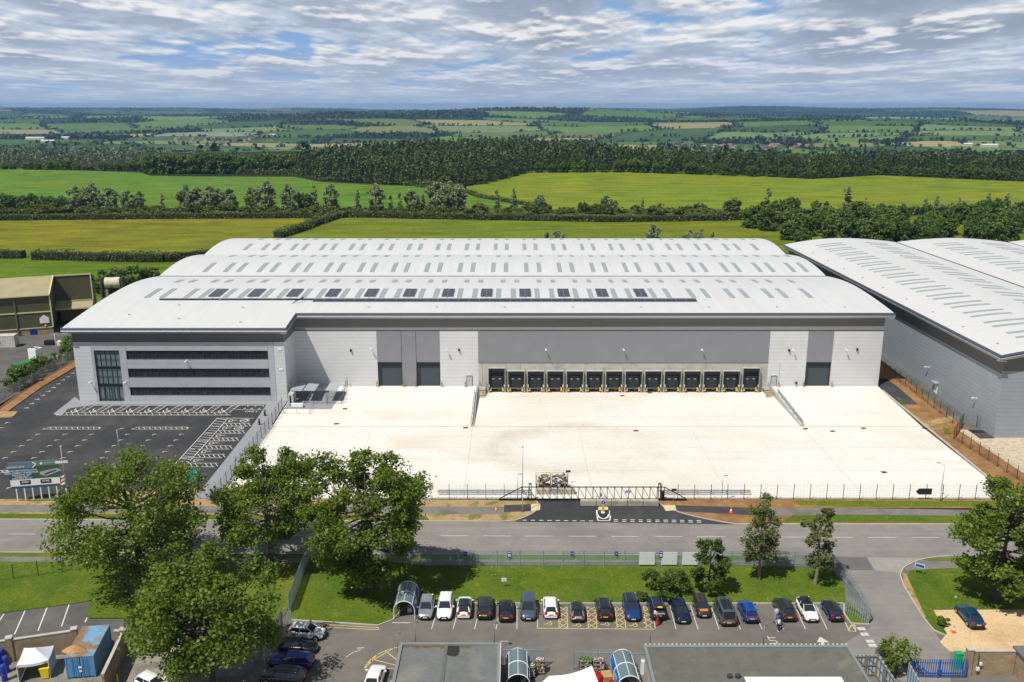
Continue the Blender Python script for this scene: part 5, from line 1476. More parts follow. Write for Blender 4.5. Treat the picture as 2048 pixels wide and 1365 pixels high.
MB().box2(-hw, hw, -.02, -.002, 2.1, 2.45).build('lower_strip', M['bb_blue'], bd); MB().box2(-hw, hw, -.022, -.002, 2.453, 3.5).build('white_strip', M['white'], bd)
MB().box2(-hw, .0, -.02, -.002, 3.503, 5.25).build('text_panel', M['bb_blue'], bd)
pic = MB().box2(.05, hw, -.02, -.002, 3.503, 5.55).build('picture', M['bb_green'], bd)
m = MB(); m.add([(.7, -.03, 4.2), (1.6, -.03, 3.8), (3.9, -.03, 4.6), (3.3, -.03, 5.0), (.9, -.03, 4.6)], [(0, 1, 2, 3, 4)]); m.build('pictured_building', M['bb_grey'], pic); m = MB(); m.add([(1.5, -.04, 4.0), (3.2, -.04, 4.62), (3.0, -.04, 4.75), (1.4, -.04, 4.2)], [(0, 1, 2, 3)]); m.build('pictured_wall', M['bb_navy'], pic)
for s, cx_, cz, sz, mt in (('BRAND NEW SPECULATIVE', -hw / 2, 4.95, .36, 'white'), ('DEVELOPMENT WAREHOUSE', -hw / 2, 4.60, .36, 'white'), ('INDUSTRIAL UNIT', -hw / 2, 4.27, .34, 'white'), ('270,000 SQ FT', -hw / 2, 3.95, .34, 'white'), ('AVAILABLE TO LET', -hw / 2, 3.66, .34, 'white'), ('GRANGE GATE', -hw * .72, 5.55, .38, 'white')):
    o = link('lettering', text_mesh(s, sz, M[mt], bold=.004), bd, (cx_, -.045, cz)); o.rotation_euler = (R(90), 0, 0)
for s, cx_ in (('APEX', -1.4), ('DTRE', 1.5)):
    lg = MB().box2(cx_ - .75, cx_ + .75, -.04, -.024, 2.68, 3.34).build('logo_panel', M['bb_navy'], bd); o = link('lettering', text_mesh(s, .42, M['white'], bold=.006), lg, (cx_, -.06, 3.05)); o.rotation_euler = (R(90), 0, 0)
m = MB(); m.beam((-.1, -.03, 6.2), (.45, -.03, 5.85), .02, .16); m.beam((.45, -.035, 5.87), (-.1, -.035, 5.35), .02, .16); m.build('chevron', M['white'], bd)
m = MB(); m.bar((1.15, -.03, 5.9), (1.15, -.04, 5.9), .2, 12); m.build('round_logo', M['white'], bd); MB().box2(1.5, 2.9, -.03, -.01, 5.82, 5.98).build('logo_line', flat('logo_lime', (.30, .42, .10), .5), bd); MB().box2(3.1, 4.9, -.03, -.01, 5.7, 6.1).build('logo_plate', M['white'], bd)
x, y = G(139, 1005); e = empty('flag', (x, y, .05), 0, 'torn red and white flag on a thin pole beside the billboard', 'flag'); MB().bar((0, 0, 0), (-.15, 0, 4.6), .03, 6).build('pole', M['grey_metal'], e)
f = MB(); pts = [[(-.15 - .25 * i + .1 * math.sin(i * 2 + j), .1 * math.cos(i * 1.7 + j), 4.5 - j * .28 - .12 * i) for i in range(4)] for j in range(6)]; f.grid(pts); ob = f.build('cloth', [M['white'], M['red']], e)
for i, p in enumerate(ob.data.polygons): p.material_index = (i // 3) % 2

# ------------------------------------------------------------------ things round the office
for i, (pa, pb) in enumerate((((602, 777), (630, 777)), ((624, 777), (652, 777)), ((660, 777), (693, 777)))):
    (xa, ya) = G(590 + (0, 30, 90)[i] + 12, 800); z = gz(xa, ya)
    xa = (-44.3, -41.7, -37.3)[i]; ya = 171.2; z = gz(xa, ya)
    e = empty('cycle_shelter', (xa, ya, z), 0, ('grey cycle shelter roof nearest the office wall', 'middle cycle shelter beside the office end wall', 'right hand cycle shelter next to the dark gate')[i], 'cycle shelter', 'cycle shelters')
    MB().add([(0, 0, 2.6), (2.3, 0, 2.5), (2.3, 5.4, 2.5), (0, 5.4, 2.6), (0, 0, 2.66), (2.3, 0, 2.56), (2.3, 5.4, 2.56), (0, 5.4, 2.66)], [(3, 2, 1, 0), (4, 5, 6, 7), (0, 1, 5, 4), (1, 2, 6, 5), (2, 3, 7, 6), (3, 0, 4, 7)]).build('roof', M['trim_light'], e)
    for yy in (.15, 2.7, 5.2): MB().box(2.15 if i == 0 else .15, yy, 1.25, .08, .08, 2.5).build('post', M['fence_dark'], e)
    for k in range(5): h = MB(); h.bar((.5, .6 + k, 0), (.5, .6 + k, .8), .03); h.bar((.5, .6 + k, .8), (1.4, .6 + k, .8), .03); h.bar((1.4, .6 + k, .8), (1.4, .6 + k, 0), .03); h.build('cycle_hoop', M['galv'], e)
sheet('cycle_paving', [(-44.9, 168.0), (-35.6, 168.0), (-34.6, 178), (-44.9, 178)], .02, M['paving'])
x, y = -44.4, 170.9; e = empty('air_conditioner', (x, y, gz(x, y)), 0, 'cream air conditioning unit against the office end wall', 'air conditioner'); MB().box(.55, 0, 1.35, .95, 2.6, 2.1).build('casing', flat('cream_casing', (.50, .50, .42), .5), e); MB().box(.5, -1.31, 1.3, .35, .02, 1.5).build('grille', M['black'], e); MB().box(.55, 0, .2, .8, 2.2, .26).build('feet', M['galv'], e)
x, y = G(595, 815); e = empty('white_cabinet', (x, y, gz(x, y)), 0, 'low white equipment cabinet inside the pale wire fence', 'cabinet'); MB().box(0, 0, .45, 2.3, .7, .7).build('casing', M['white_pvc'], e); MB().box(0, 0, .08, 2.4, .6, .1).build('plinth', M['dark'], e)
x, y = G(698, 772); e = empty('turnstile_gate', (x, y, gz(x, y)), R(15), 'tall dark gate frame at the corner of the cycle compound', 'gate')
for s in (-.9, .9): MB().box(s, 0, 1.6, .1, .1, 3.2).build('post', M['fence_dark'], e)
MB().box(0, 0, 3.15, 1.8, .1, .1).build('head_rail', M['fence_dark'], e); m = MB()
for k in range(8): m.box(-.75 + k * .2, 0, 1.6, .03, .03, 3.0)
m.build('bars', M['fence_dark'], e)
x, y = G(740, 772); e = empty('hydrant_post', (x, y, gz(x, y)), 0, 'dark green hydrant post against the silver wall', 'hydrant'); MB().lathe(0, 0, [(.12, 0), (.12, .9), (.2, .95), (.2, 1.35), (.08, 1.45)], 10).build('body', M['fence_green'], e)
bol_src = empty('bollard', (0, 0, 0))
MB().lathe(0, 0, [(.13, 0), (.13, 1.15), (.10, 1.2)], 10).build('shaft', M['black_metal'], bol_src)
for z in (.15, .55, .95): MB().lathe(0, 0, [(.135, z), (.135, z + .2)], 10).build('yellow_band', M['yellow'], bol_src)
doorn = ('left of the first roller door', 'right of the first roller door', 'left of the second roller door', 'right of the second roller door', 'left of the left side door', 'right of the right side door', 'left of the right hand roller door', 'right of the right hand roller door')
for i, x in enumerate((-28.3, -22.7, -20.2, -14.7, -9.8, 55.9, 61.1, 67.0)):
    o = bol_src if i == 0 else copy_tree(bol_src); o.location = (x, WY - .5, 1.15); tag(o, 'yellow and black bollard ' + doorn[i], 'bollard', 'bollards at the doors')
for px, py, lab in ((530, 833, 'black pillar on the paved walk nearest the office'), (519, 851, 'black pillar on the paved walk nearer the road')):
    x, y = G(px, py); e = empty('charging_pillar', (x, y, gz(x, y) + .09), 0, lab, 'pillar', 'black pillars on the walk'); MB().box(0, 0, .6, .3, .25, 1.2).build('body', M['black_metal'], e); MB().box(0, -.13, 1.0, .2, .02, .25).build('face', M['grey_metal'], e)

# teal cabin and sand heap half hidden by the tree
x, y = G(383, 960); e = empty('site_cabin', (x, y, .05), R(-5), 'teal green site cabin half hidden by the left tree', 'cabin'); TE = pmat('teal_paint', (.01, .25, .21), .5, 0, .15, .8)
MB().box(0, 0, .75, 2.5, 1.7, 1.4).build('body', TE, e); MB().box(0, 0, 1.5, 2.65, 1.85, .10).build('roof', TE, e); MB().box(-.4, -.87, .7, .8, .04, 1.15).build('door', M['fence_green'], e)
m = MB(); x, y = G(345, 985)
rows = [[(x + 3.2 * (1 - k / 6) * math.cos(t) * (1 + .12 * math.sin(3 * t + k)), y + 1.9 * (1 - k / 6) * math.sin(t), .05 + 1.2 * (k / 6) ** .8) for t in [2 * math.pi * j / 16 for j in range(17)]] for k in range(7)]
m.grid(rows); o = m.build('sand_heap', M['gravel'], None, True); tag(o, 'low heap of pale sand beneath the left tree', 'heap')

# ------------------------------------------------------------------ left industrial yard
sheet('industrial_yard', [(-240, 150), (-102, 150), (-102, 245), (-150, 262), (-240, 245)], .0, M['asphalt_left'], flatz=.75)


def container(loc, az, size, mat, label, name='shipping_container', ends=True, mat_roof=None, cat='container'):
    L, W, H = size; e = empty(name, loc, az, label, cat)
    m = MB(); n = int(L / .28)
    for s in (-1, 1):
        p = [[(-L / 2 + L * k / n, s * (W / 2 - (.04 if k % 2 else 0)), z) for k in range(n + 1)] for z in (.15, H - .1)]; m.grid(p)
    m.build('side_panel', mat, e); MB().box(0, 0, H - .06, L, W, .1).build('roof', mat_roof or mat, e)
    f = MB()
    for sx in (-1, 1):
        for sy in (-1, 1): f.box(sx * (L / 2 - .06), sy * (W / 2 - .06), H / 2, .14, .14, H)
    for sy in (-1, 1): f.box(0, sy * (W / 2 - .05), .12, L, .12, .16); f.box(0, sy * (W / 2 - .05), H - .10, L, .13, .14)
    f.build('corner_frame', mat, e)
    MB().box(L / 2 - .1, 0, H / 2, .08, W - .2, H - .3).build('end_wall', mat, e)
    for s in (-1, 1):
        d = MB(); d.box(-L / 2 + .06, s * (W / 4 - .02), H / 2, .07, W / 2 - .14, H - .34)
        for k in range(3): d.box(-L / 2 + .02, s * (.22 + k * .3), H / 2, .05, .07, H - .5)
        d.build('door', mat, e)
        for k in range(2): MB().bar((-L / 2 - .03, s * (.3 + k * .42), .2), (-L / 2 - .03, s * (.3 + k * .42), H - .2), .025, 6).build('locking_bar', mat, e)
    return e


M['cont_blue'] = pmat('blue_container_paint', (.09, .25, .47), .55, 0, .12, .8, (.22, .34, .46), .6, .5, .7)
M['cont_roof'] = pmat('rusty_blue_roof', (.15, .33, .50), .8, 0, .15, 1, (.24, .15, .075), .55, .44, .56)
M['cont_white'] = pmat('rust_streaked_white', (.55, .53, .48), .6, 0, .1, 1, (.40, .20, .09), .5, .55, .72)
M['cont_green'] = pmat('green_container_paint', (.045, .17, .055), .6, 0, .15, .8)
x, y = P(-4, 694, .75); container((x, y, .75), R(8), (9, 2.6, 3.0), M['cont_white'], 'rust streaked white container on the industrial yard at the left edge')
x, y = P(40, 752, .75); container((x + .6, y + 2.6, .75), R(68), (6.4, 2.5, 2.6), M['cont_green'], 'green shipping container beside the overgrown fence')
x, y = P(71, 742, .75); e = empty('cooling_unit', (x, y + 1, .75), R(-18), 'tall white cooling unit with two fans beside the green container', 'cooling unit'); MB().box(0, 0, 2.5, 2.2, 2.0, 5.0).build('casing', M['white_pvc'], e)
for s in (-.5, .5): MB().bar((s, 0, 5.0), (s, 0, 5.06), .42, 14).build('fan', M['black'], e)
x, y = P(162, 626, .75); e = empty('waste_skip', (x, y + 2, .7), R(20), 'blue waste skip with orange contents behind the olive shed', 'skip'); MB().box(0, 0, 1.4, 2.6, 5, 2.8).build('body', flat('skip_blue', (.02, .10, .32), .5), e); MB().box(0, 0, 2.9, 2.2, 4.6, .5).build('contents', MJ[1], e)
x, y = P(218, 600, .75); e = empty('storage_tank', (x, y + 4, .7), R(10), 'white weathered horizontal tank on a dark steel frame', 'tank'); TK = pmat('weathered_tank', (.62, .57, .48), .7, 0, .2, .8, (.22, .16, .10), .5, .55, .68)
m = MB(); m.bar((-2.2, 0, 4.6), (2.2, 0, 4.6), 1.7, 20); m.build('vessel', TK, e, False)
OS = pmat('old_steel', (.12, .10, .085), .9, 0, .3, 1)
for sx in (-3.2, 2.9):
    MB().box(sx, 0, 3.2, .3, 3.6, 6.4).build('frame_wall', OS, e); MB().box(-2.0, -.6, 1.4, 1.0, 1.0, 2.8).build('chute', TK, e)
m = MB()
for k in range(6): m.box(rnd.uniform(-1, 1), rnd.uniform(-.6, .6), .25 + .12 * k, 1.2, .8, .4, k)
xx, yy = P(122, 690, .75); o = m.build('rubble_heap', TK, None, loc=(xx, yy, .7)); tag(o, 'small pale rubble heap by the hedge left of the office', 'heap')
xx, yy = P(100, 690, .75); o = MB().box(xx, yy, 1.3, 2.2, 1.3, 1.2).build('skip_bin', M['black']); tag(o, 'black bin against the brick plinth of the olive shed', 'bin')

# ------------------------------------------------------------------ lower left yard
wz = 2.6
def brick_wall(name, pts, h, label, mat, pillars=()):
    x0, y0 = pts[0]; e = empty(name, (x0, y0, 0), 0, label, 'wall')
    for a, b in zip(pts, pts[1:]):
        A = (a[0] - x0, a[1] - y0, h / 2); B = (b[0] - x0, b[1] - y0, h / 2); MB().beam(A, B, .24, h).build('brickwork', mat, e)
        MB().beam((A[0], A[1], h + .05), (B[0], B[1], h + .05), .34, .10).build('coping', M['kerb'], e)
    for p in pillars:
        MB().box(p[0] - x0, p[1] - y0, (h + .25) / 2, .6, .6, h + .25, math.atan2(pts[1][1] - y0, pts[1][0] - x0)).build('pillar', mat, e); MB().box(p[0] - x0, p[1] - y0, h + .31, .7, .7, .12, math.atan2(pts[1][1] - y0, pts[1][0] - x0)).build('pillar_cap', M['kerb'], e)
    return e


wa, wb, wc, wd = P(-40, 1289, wz), P(148, 1262, wz), P(246, 1263, wz), P(205, 1350, wz)
pl = P(18, 1280, wz)
brick_wall('brick_wall', [wa, wb], wz, 'weathered brick wall with pillars behind the white gazebo', M['brick_red'], [pl, wb])
brick_wall('brick_wall', [wc, wd], wz, 'brick wall with stone coping right of the blue container', M['brick_red'], [wc])
brick_wall('brick_wall', [P(228, 1262, wz), (wc[0] - .3, wc[1])], wz, 'short brick wall piece behind the blue container', M['brick_red'])
ca, cb_, cc = P(128, 1317, 2.6), P(187, 1310, 2.6), P(220, 1248, 2.6)
az = math.atan2(cc[1] - cb_[1], cc[0] - cb_[0]); L = math.dist(cb_, cc); W = math.dist(ca, cb_)
ctr = ((ca[0] + cc[0]) / 2, (ca[1] + cc[1]) / 2)
ce = container((ctr[0], ctr[1], .0), az, (L, W, 2.6), M['cont_blue'], 'rusty blue shipping container between the brick walls', mat_roof=M['cont_roof'])
for z, s in ((1.35, .34), (.9, .25)): MB().box(-L / 2 - .06, 0, z, .03, s, .22).build('label_plate', M['white'], ce)
m = MB(); rows = [[(1.0 * (1 - k / 5) * math.cos(t) * (1 + .3 * math.sin(2 * t + 1)), .75 * (1 - k / 5) * math.sin(t), .55 * math.sin(k / 5 * 1.5) + .05 * math.sin(5 * t + k)) for t in [2 * math.pi * j / 14 for j in range(15)]] for k in range(6)]
m.grid(rows); px_, py_ = P(148, 1300, 2.65); o = m.build('dirt_pile', pmat('orange_dirt', (.42, .24, .10), .95, 0, .35, 3, bump=.6, bscale=8), None, True, (px_, py_, 2.6)); tag(o, 'orange brown heap lying on the roof of the blue container', 'heap')
# gazebo
g4 = [P(33, 1332, 2.1), P(96, 1322, 2.1), P(108, 1292, 2.1), P(48, 1297, 2.1)]; gc = (sum(p[0] for p in g4) / 4, sum(p[1] for p in g4) / 4)
e = empty('gazebo', (gc[0], gc[1], 0), 0, 'white pop up gazebo with cloth sides in front of the brick wall', 'gazebo'); q = [(p[0] - gc[0], p[1] - gc[1]) for p in g4]
M['cloth'] = pmat('white_cloth', (.68, .68, .74), .8, 0, .05, 2); M['cloth_side'] = pmat('grey_white_cloth', (.42, .43, .42), .85, 0, .12, 1.5)
rows = []
for k in range(7):
    f = 1 - k / 6; ring = []
    for (p, r_) in zip(q, q[1:] + q[:1]):
        for j in range(4): t = j / 4; ring.append(((p[0] + (r_[0] - p[0]) * t) * f, (p[1] + (r_[1] - p[1]) * t) * f, 2.15 + .85 * (1 - f) ** 1.15 - .14 * math.sin(t * math.pi) * f))
    rows.append(ring + [ring[0]])
mbg = MB(); mbg.grid(rows); v0 = [[(x * 1.0, y * 1.0, z - .28) for x, y, z in rows[0]], rows[0]]; mbg.grid(v0); mbg.build('canopy', M['cloth'], e, True)
for (a, b) in ((q[1], q[2]), (q[3], q[0])): MB().grid([[(a[0], a[1], .05), (b[0], b[1], .05)], [(a[0], a[1], 1.87), (b[0], b[1], 1.87)]]).build('side_cloth', M['cloth_side'], e)
for p in q: MB().bar((p[0], p[1], 0), (p[0], p[1], 2.1), .04, 6).build('leg', M['white_pvc'], e)
x, y = G(93, 1355); e = empty('wheelie_bin', (x, y, .0), R(10), 'yellow wheeled bin under the white gazebo', 'bin'); MB().add([(-.35, -.35, .1), (.35, -.35, .1), (.35, .35, .1), (-.35, .35, .1), (-.45, -.45, 1.2), (.45, -.45, 1.2), (.45, .45, 1.2), (-.45, .45, 1.2)], [(3, 2, 1, 0), (0, 1, 5, 4), (1, 2, 6, 5), (2, 3, 7, 6), (3, 0, 4, 7), (4, 5, 6, 7)]).build('body', M['yellow'] if False else flat('bin_yellow', (.75, .58, .01), .4), e); MB().box(0, .02, 1.26, .98, .98, .1).build('lid', flat('bin_lid_yellow', (.70, .55, .02), .4), e)
for s in (-.3, .3): MB().bar((s - .04, .4, .1), (s + .04, .4, .1), .1, 10).build('wheel', M['black'], e)
DB = flat('drum_blue', (.012, .035, .30), .35)
drum = MB().lathe(0, 0, [(.28, 0), (.30, .04), (.29, .3), (.31, .33), (.29, .36), (.29, .6), (.31, .63), (.29, .66), (.30, .90), (.27, .93)], 14).mesh('plastic_drum', DB, True); lidm = MB().lathe(0, 0, [(.26, .93), (.24, .96)], 14).mesh('lid', flat('drum_lid', (.03, .06, .24), .4))
k = 0
for px, py in ((6, 1330), (14, 1345), (0, 1350), (10, 1362), (-6, 1338)):
    for lv in range(2):
        x, y = G(px, py); o = link('plastic_drum', drum, None, (x, y, lv * .96)); link('lid', lidm, o); tag(o, ('blue plastic drum in the upper layer at the lower left edge' if lv else 'blue plastic drum standing on the ground at the lower left edge'), 'drum', 'upper blue drums' if lv else 'lower blue drums')
x, y = G(236, 1368); e = empty('bollard', (x, y, 0), 0, 'yellow post beside the brick wall at the lower left', 'bollard'); MB().lathe(0, 0, [(.1, 0), (.1, 1.1), (.06, 1.15)], 10).build('shaft', flat('post_yellow', (.7, .45, .03), .5), e)

# ------------------------------------------------------------------ lower right: brick building, timber fences
bw0, bw1 = P(1940, 1303, 2.8), P(2032, 1303, 2.8)
brick_wall('brick_wall', [bw0, bw1], 2.8, 'buff brick yard wall beside the blue gate', M['brick_buff'], [bw0])
e = empty('brick_building', (bw1[0] + 5, bw1[1] - 8, 0), 0, 'buff brick building with dark roof at the lower right corner', 'building')
MB().box2(-4.9, 8, -10, 8.3, 0, 2.9).build('wall', M['brick_buff'], e); MB().box2(-5.1, 8.2, -10.2, 8.5, 2.9, 3.15).build('roof', M['felt_grey'], e)
m = MB(); m.box(0, 0, .5, .16, .16, 1.0); x, y = G(1945, 1352)
e = empty('meter_box', (bw0[0] + .9, bw0[1] - .3, 0), 0, 'white meter boxes and pipe on the buff brick wall', 'meter box'); MB().box(0, 0, .9, .3, .2, .4).build('casing', M['white'], e); MB().box(.25, 0, 1.5, .22, .2, .3).build('upper_casing', M['white'], e); MB().bar((-.05, 0, 1.1), (-.05, 0, 2.7), .03, 6).build('pipe', M['black'], e)
M['timber'] = pmat('grey_timber', (.25, .20, .15), .9, 0, .25, 2); M['panel_stripe'] = None


def stripe2(name, a, b, period):
    m = bpy.data.materials.new(name); m.use_nodes = True; n = NT(m.node_tree)
    bs = n.new('ShaderNodeBsdfPrincipled'); out = n.new('ShaderNodeOutputMaterial'); n.put(out.inputs[0], bs.outputs[0])
    pos = n.new('ShaderNodeNewGeometry').outputs['Position']; x, y, z = n.sep(pos)[:3]
    c = n.math('FRACT', n.math('DIVIDE', n.math('ADD', x, n.math('MULTIPLY', y, .55)), period)); w = n.noise(n.comb(n.math('FLOOR', n.math('DIVIDE', n.math('ADD', x, n.math('MULTIPLY', y, .55)), period)), 0, 0), 2.3, 2)
    n.put(bs.inputs['Base Color'], n.mix(n.math('GREATER_THAN', c, n.mapr(w, .3, .7, .45, .8)), a, b)); bs.inputs['Roughness'].default_value = .6
    return m


M['panel_stripe'] = stripe2('blue_white_boards', (.50, .56, .58), (.07, .20, .33), .42)


def board_fence(pa, pb, h, label, braces=True):
    x0, y0 = pa; e = empty('board_fence', (x0, y0, 0), 0, label, 'fence'); B = (pb[0] - x0, pb[1] - y0)
    MB().beam((0, 0, h / 2), (B[0], B[1], h / 2), .05, h).build('boards', M['panel_stripe'], e)
    d = Vector((B[0], B[1], 0)); n = d.normalized().cross(Vector((0, 0, 1))) * .09; n = n if n.y < 0 else -n
    m = MB(); p = lambda t, z: (B[0] * t + n.x, B[1] * t + n.y, z)
    for z in (.3, h * .55, h - .15): m.beam(p(0, z), p(1, z), .06, .14)
    if braces:
        for t0 in (0, .5): m.beam(p(t0, h - .15), p(t0 + .48, h * .55), .05, .12); m.beam(p(t0, h * .55), p(t0 + .48, .3), .05, .12)
    m.build('timber_frame', M['timber'], e)
    for t in (0, .5, 1): MB().box(B[0] * t + n.x * 1.6, B[1] * t + n.y * 1.6, h / 2 + .05, .14, .14, h + .1).build('post', M['timber'], e)
    return e


bz = 2.6
board_fence(P(1708, 1310, bz), P(1757, 1310, bz), bz, 'blue and white board fence with timber braces beside the shop roof')
board_fence(P(1752, 1296, bz), P(1793, 1296, bz), bz, 'short blue and white board fence with timber frame at the back')
board_fence(P(1757, 1310, bz), P(1792, 1362, bz), bz, 'blue and white board fence running towards the camera', False)
board_fence(P(1818, 1326, bz), P(1842, 1368, bz), bz, 'narrow blue and white board fence beside the blue gate', False)
board_fence(P(1752, 1296, bz), P(1780, 1279, bz), bz, 'short slanting grey board fence at the corner of the access road', False)
x, y = G(1922, 1347); e = empty('green_bin', (x, y + .9, 0), 0, 'bright green wheeled bin behind the blue gate', 'bin'); MB().box(0, 0, .9, .7, .6, 1.8).build('body', flat('bin_green', (.02, .42, .18), .4), e); MB().box(0, 0, 1.85, .76, .66, .1).build('lid', flat('bin_green_lid', (.02, .36, .15), .4), e)

# ------------------------------------------------------------------ trolley shelters and the plant sale
M['clear_roof'] = flat('smoky_polycarbonate', (.13, .18, .19), .15, 0, .5); M['bright_blue'] = flat('bright_blue_panel', (.012, .10, .48), .4)


def trolley_shelter(cx_, cy_, L, W, az, label):
    e = empty('trolley_shelter', (cx_, cy_, 0), az, label, 'trolley shelter', 'trolley shelters'); rad = W / 2; h0 = 1.15
    arc = lambda t: (rad * math.cos(t), h0 + rad * 1.0 * math.sin(t))
    for part, t0, t1, mt in (('blue_side', 0, 38, 'bright_blue'), ('roof_sheet', 38, 142, 'clear_roof'), ('blue_side', 142, 180, 'bright_blue')):
        rows = [[(arc(R(t0 + (t1 - t0) * k / 8))[0], yy, arc(R(t0 + (t1 - t0) * k / 8))[1]) for k in range(9)] for yy in (-L / 2, 0, L / 2)]; MB().grid(rows).build(part, M[mt], e, True)
    for yy in (-L / 2, 0, L / 2):
        m = MB(); pts = [(rad + .02, yy, 0)] + [((rad + .02) * math.cos(R(t)), yy, h0 + (rad + .02) * math.sin(R(t))) for t in range(0, 181, 12)] + [(-rad - .02, yy, 0)]
        for a, b in zip(pts, pts[1:]): m.bar(a, b, .05, 6)
        m.build('hoop', M['white_pvc'], e)
    for t in (38, 90, 142): MB().bar((arc(R(t))[0] * 1.01, -L / 2, arc(R(t))[1] + .02), (arc(R(t))[0] * 1.01, L / 2, arc(R(t))[1] + .02), .035, 6).build('purlin', M['white_pvc'], e)
    for s in (-1, 1):
        m = MB()
        for z in (.35, .75): m.bar((s * rad, -L / 2, z), (s * rad, L / 2, z), .03, 6)
        m.build('side_rail', M['grey_metal'], e)
        rr = random.Random(3); w = MB()
        for k in range(5):   # pale lettering strokes on the blue side, too small to read
            t = R(14 + 3 * (k % 2)); x, z = arc(t); w.box(s * (x + .03), -L * .32 + k * .22, z, .015, .13, .22)
        w.build('side_lettering', M['white'], e)
    m = MB()
    for k in range(4):
        y = -L * .3 + k * .35; m.box(rad * .45, y, .65, .5, .05, .45); m.box(rad * .45, y + .3, .35, .5, .7, .04)
    m.build('nested_trolleys', M['galv'], e)
    return e


x, y = G(806, 1240); trolley_shelter(x + .15, y + 2.4, 4.6, 2.4, 0, 'arched trolley shelter with blue sides at the left end of the parked cars')
x, y = P(1036, 1335, 1.8); trolley_shelter(x, y + .3, 4.6, 2.4, 0, 'arched blue trolley shelter between the two shop roofs, on the left')
x, y = P(1252, 1337, 1.8); trolley_shelter(x, y + .2, 4.6, 2.4, R(3), 'arched blue trolley shelter next to the green grey shop roof')
PL = [flat('bloom_white', (.65, .66, .60), .7), flat('bloom_pink', (.55, .16, .30), .7), flat('leaf_bright', (.12, .30, .03), .7), flat('leaf_deep', (.04, .12, .02), .7)]


def plant_rack(px, py, label, w=1.25, top='mix', seed=1, hgt=1.5):
    x, y = P(px, py, 1.2); rr = random.Random(seed); e = empty('plant_rack', (x, y, 0), 0, label, 'plant rack', 'plant racks'); f = MB()
    for sx in (-1, 1):
        for sy in (-1, 1): f.box(sx * w / 2, sy * .25, hgt / 2, .05, .05, hgt)
    f.build('frame', M['black_metal'], e)
    for k in range(4):
        z = .25 + k * (hgt - .3) / 3; s = MB().box(0, -.08 * (3 - k), z, w, .55, .04).build('shelf', M['timber'], e)
        m = MB()
        for q_ in range(26):
            m.mat(rr.choice((0, 2, 3, 3, 1) if k < 3 else ((2, 2, 3) if top == 'green' else (0, 0, 1, 2)))); r_ = rr.uniform(.06, .13)
            m.box(rr.uniform(-w / 2 + .1, w / 2 - .1), -.08 * (3 - k) + rr.uniform(-.2, .2), z + .1 + rr.uniform(0, .14) * (2.2 if k == 3 and top == 'green' else 1), r_, r_, r_, rr.uniform(0, 3))
        m.build('potted_plants', PL, s)


plant_rack(1065, 1332, 'narrow rack of white and pink flowers beside the left trolley shelter', .55, seed=2, hgt=1.2); plant_rack(1080, 1325, 'black plant rack with pink and white blooms at the end of the left fence', 1.0, seed=3)
plant_rack(1171, 1325, 'plant rack topped with bright green foliage behind the white canopy', 1.3, 'green', 4); plant_rack(1197, 1325, 'plant rack topped with pink and white flowers behind the white canopy', 1.2, seed=5)
# white shade sail
cpts = [P(1184, 1332, 2.8), P(1098, 1353, 2.3), P(1075, 1372, 2.3), P(1202, 1380, 2.3)]; zs = [2.8, 2.35, 2.3, 2.3]
e = empty('shade_canopy', (cpts[2][0], cpts[2][1], 0), 0, 'cream white fabric canopy at the bottom edge between the shops', 'canopy'); o2 = cpts[2]
rows = []
for i in range(9):
    u = i / 8; row = []
    for j in range(9):
        v = j / 8; xx = (cpts[1][0] * (1 - u) + cpts[0][0] * u) * (1 - v) + (cpts[2][0] * (1 - u) + cpts[3][0] * u) * v; yy = (cpts[1][1] * (1 - u) + cpts[0][1] * u) * (1 - v) + (cpts[2][1] * (1 - u) + cpts[3][1] * u) * v
        zz_ = (zs[1] * (1 - u) + zs[0] * u) * (1 - v) + (zs[2] * (1 - u) + zs[3] * u) * v - .35 * math.sin(u * math.pi) * math.sin(v * math.pi) - .15 * math.sin(u * math.pi)
        row.append((xx - o2[0], yy - o2[1] - .25 * math.sin(u * math.pi) * (1 - v), zz_))
    rows.append(row)
MB().grid(rows).build('fabric', flat('cream_fabric', (.78, .75, .68), .8), e, True)
for p in cpts[:2]: MB().bar((p[0] - o2[0], p[1] - o2[1], 0), (p[0] - o2[0], p[1] - o2[1], 2.5), .04, 6).build('pole', M['grey_metal'], e)
cr_ = MB(); cr_.box(0, 0, .18, .55, .42, .34); crm = cr_.mesh('plastic_crate', M['red']); cri = MB().box(0, 0, .352, .45, .32, .01).mesh('crate_inside_shade', flat('crate_shadow_red', (.20, .01, .01), .6))  # darker red slab paints the shaded inside of the crate
for i, (px, py, z) in enumerate(((1192, 1338, .35), (1196, 1350, 0), (1200, 1358, .35), (1208, 1355, .0), (1222, 1368, .0))):
    x, y = P(px, py, z); o = link('plastic_crate', crm, None, (x, y, z)); o.rotation_euler = (0, 0, .3 * i); link('crate_inside_shade', cri, o)
    tag(o, ('red plastic crate against the plant rack, farthest back', 'red plastic crate beside the canopy edge', 'red plastic crate raised on another by the canopy', 'red plastic crate on the right of the group', 'red plastic crate at the bottom edge, alone')[i], 'crate', 'red crates')
    if z > 0: o = link('plastic_crate', crm, None, (x, y, 0)); o.rotation_euler = (0, 0, .3 * i + .1); tag(o, 'red plastic crate underneath another red crate', 'crate', 'red crates underneath')
x, y = P(1214, 1348, .6); e = empty('pallet_stack', (x, y, 0), R(10), 'stack of pale wooden pallets left of the right trolley shelter', 'pallets')
for k in range(4): MB().box(0, 0, .08 + k * .16, 1.0, 1.2, .11).build('pallet', MJ[1], e)
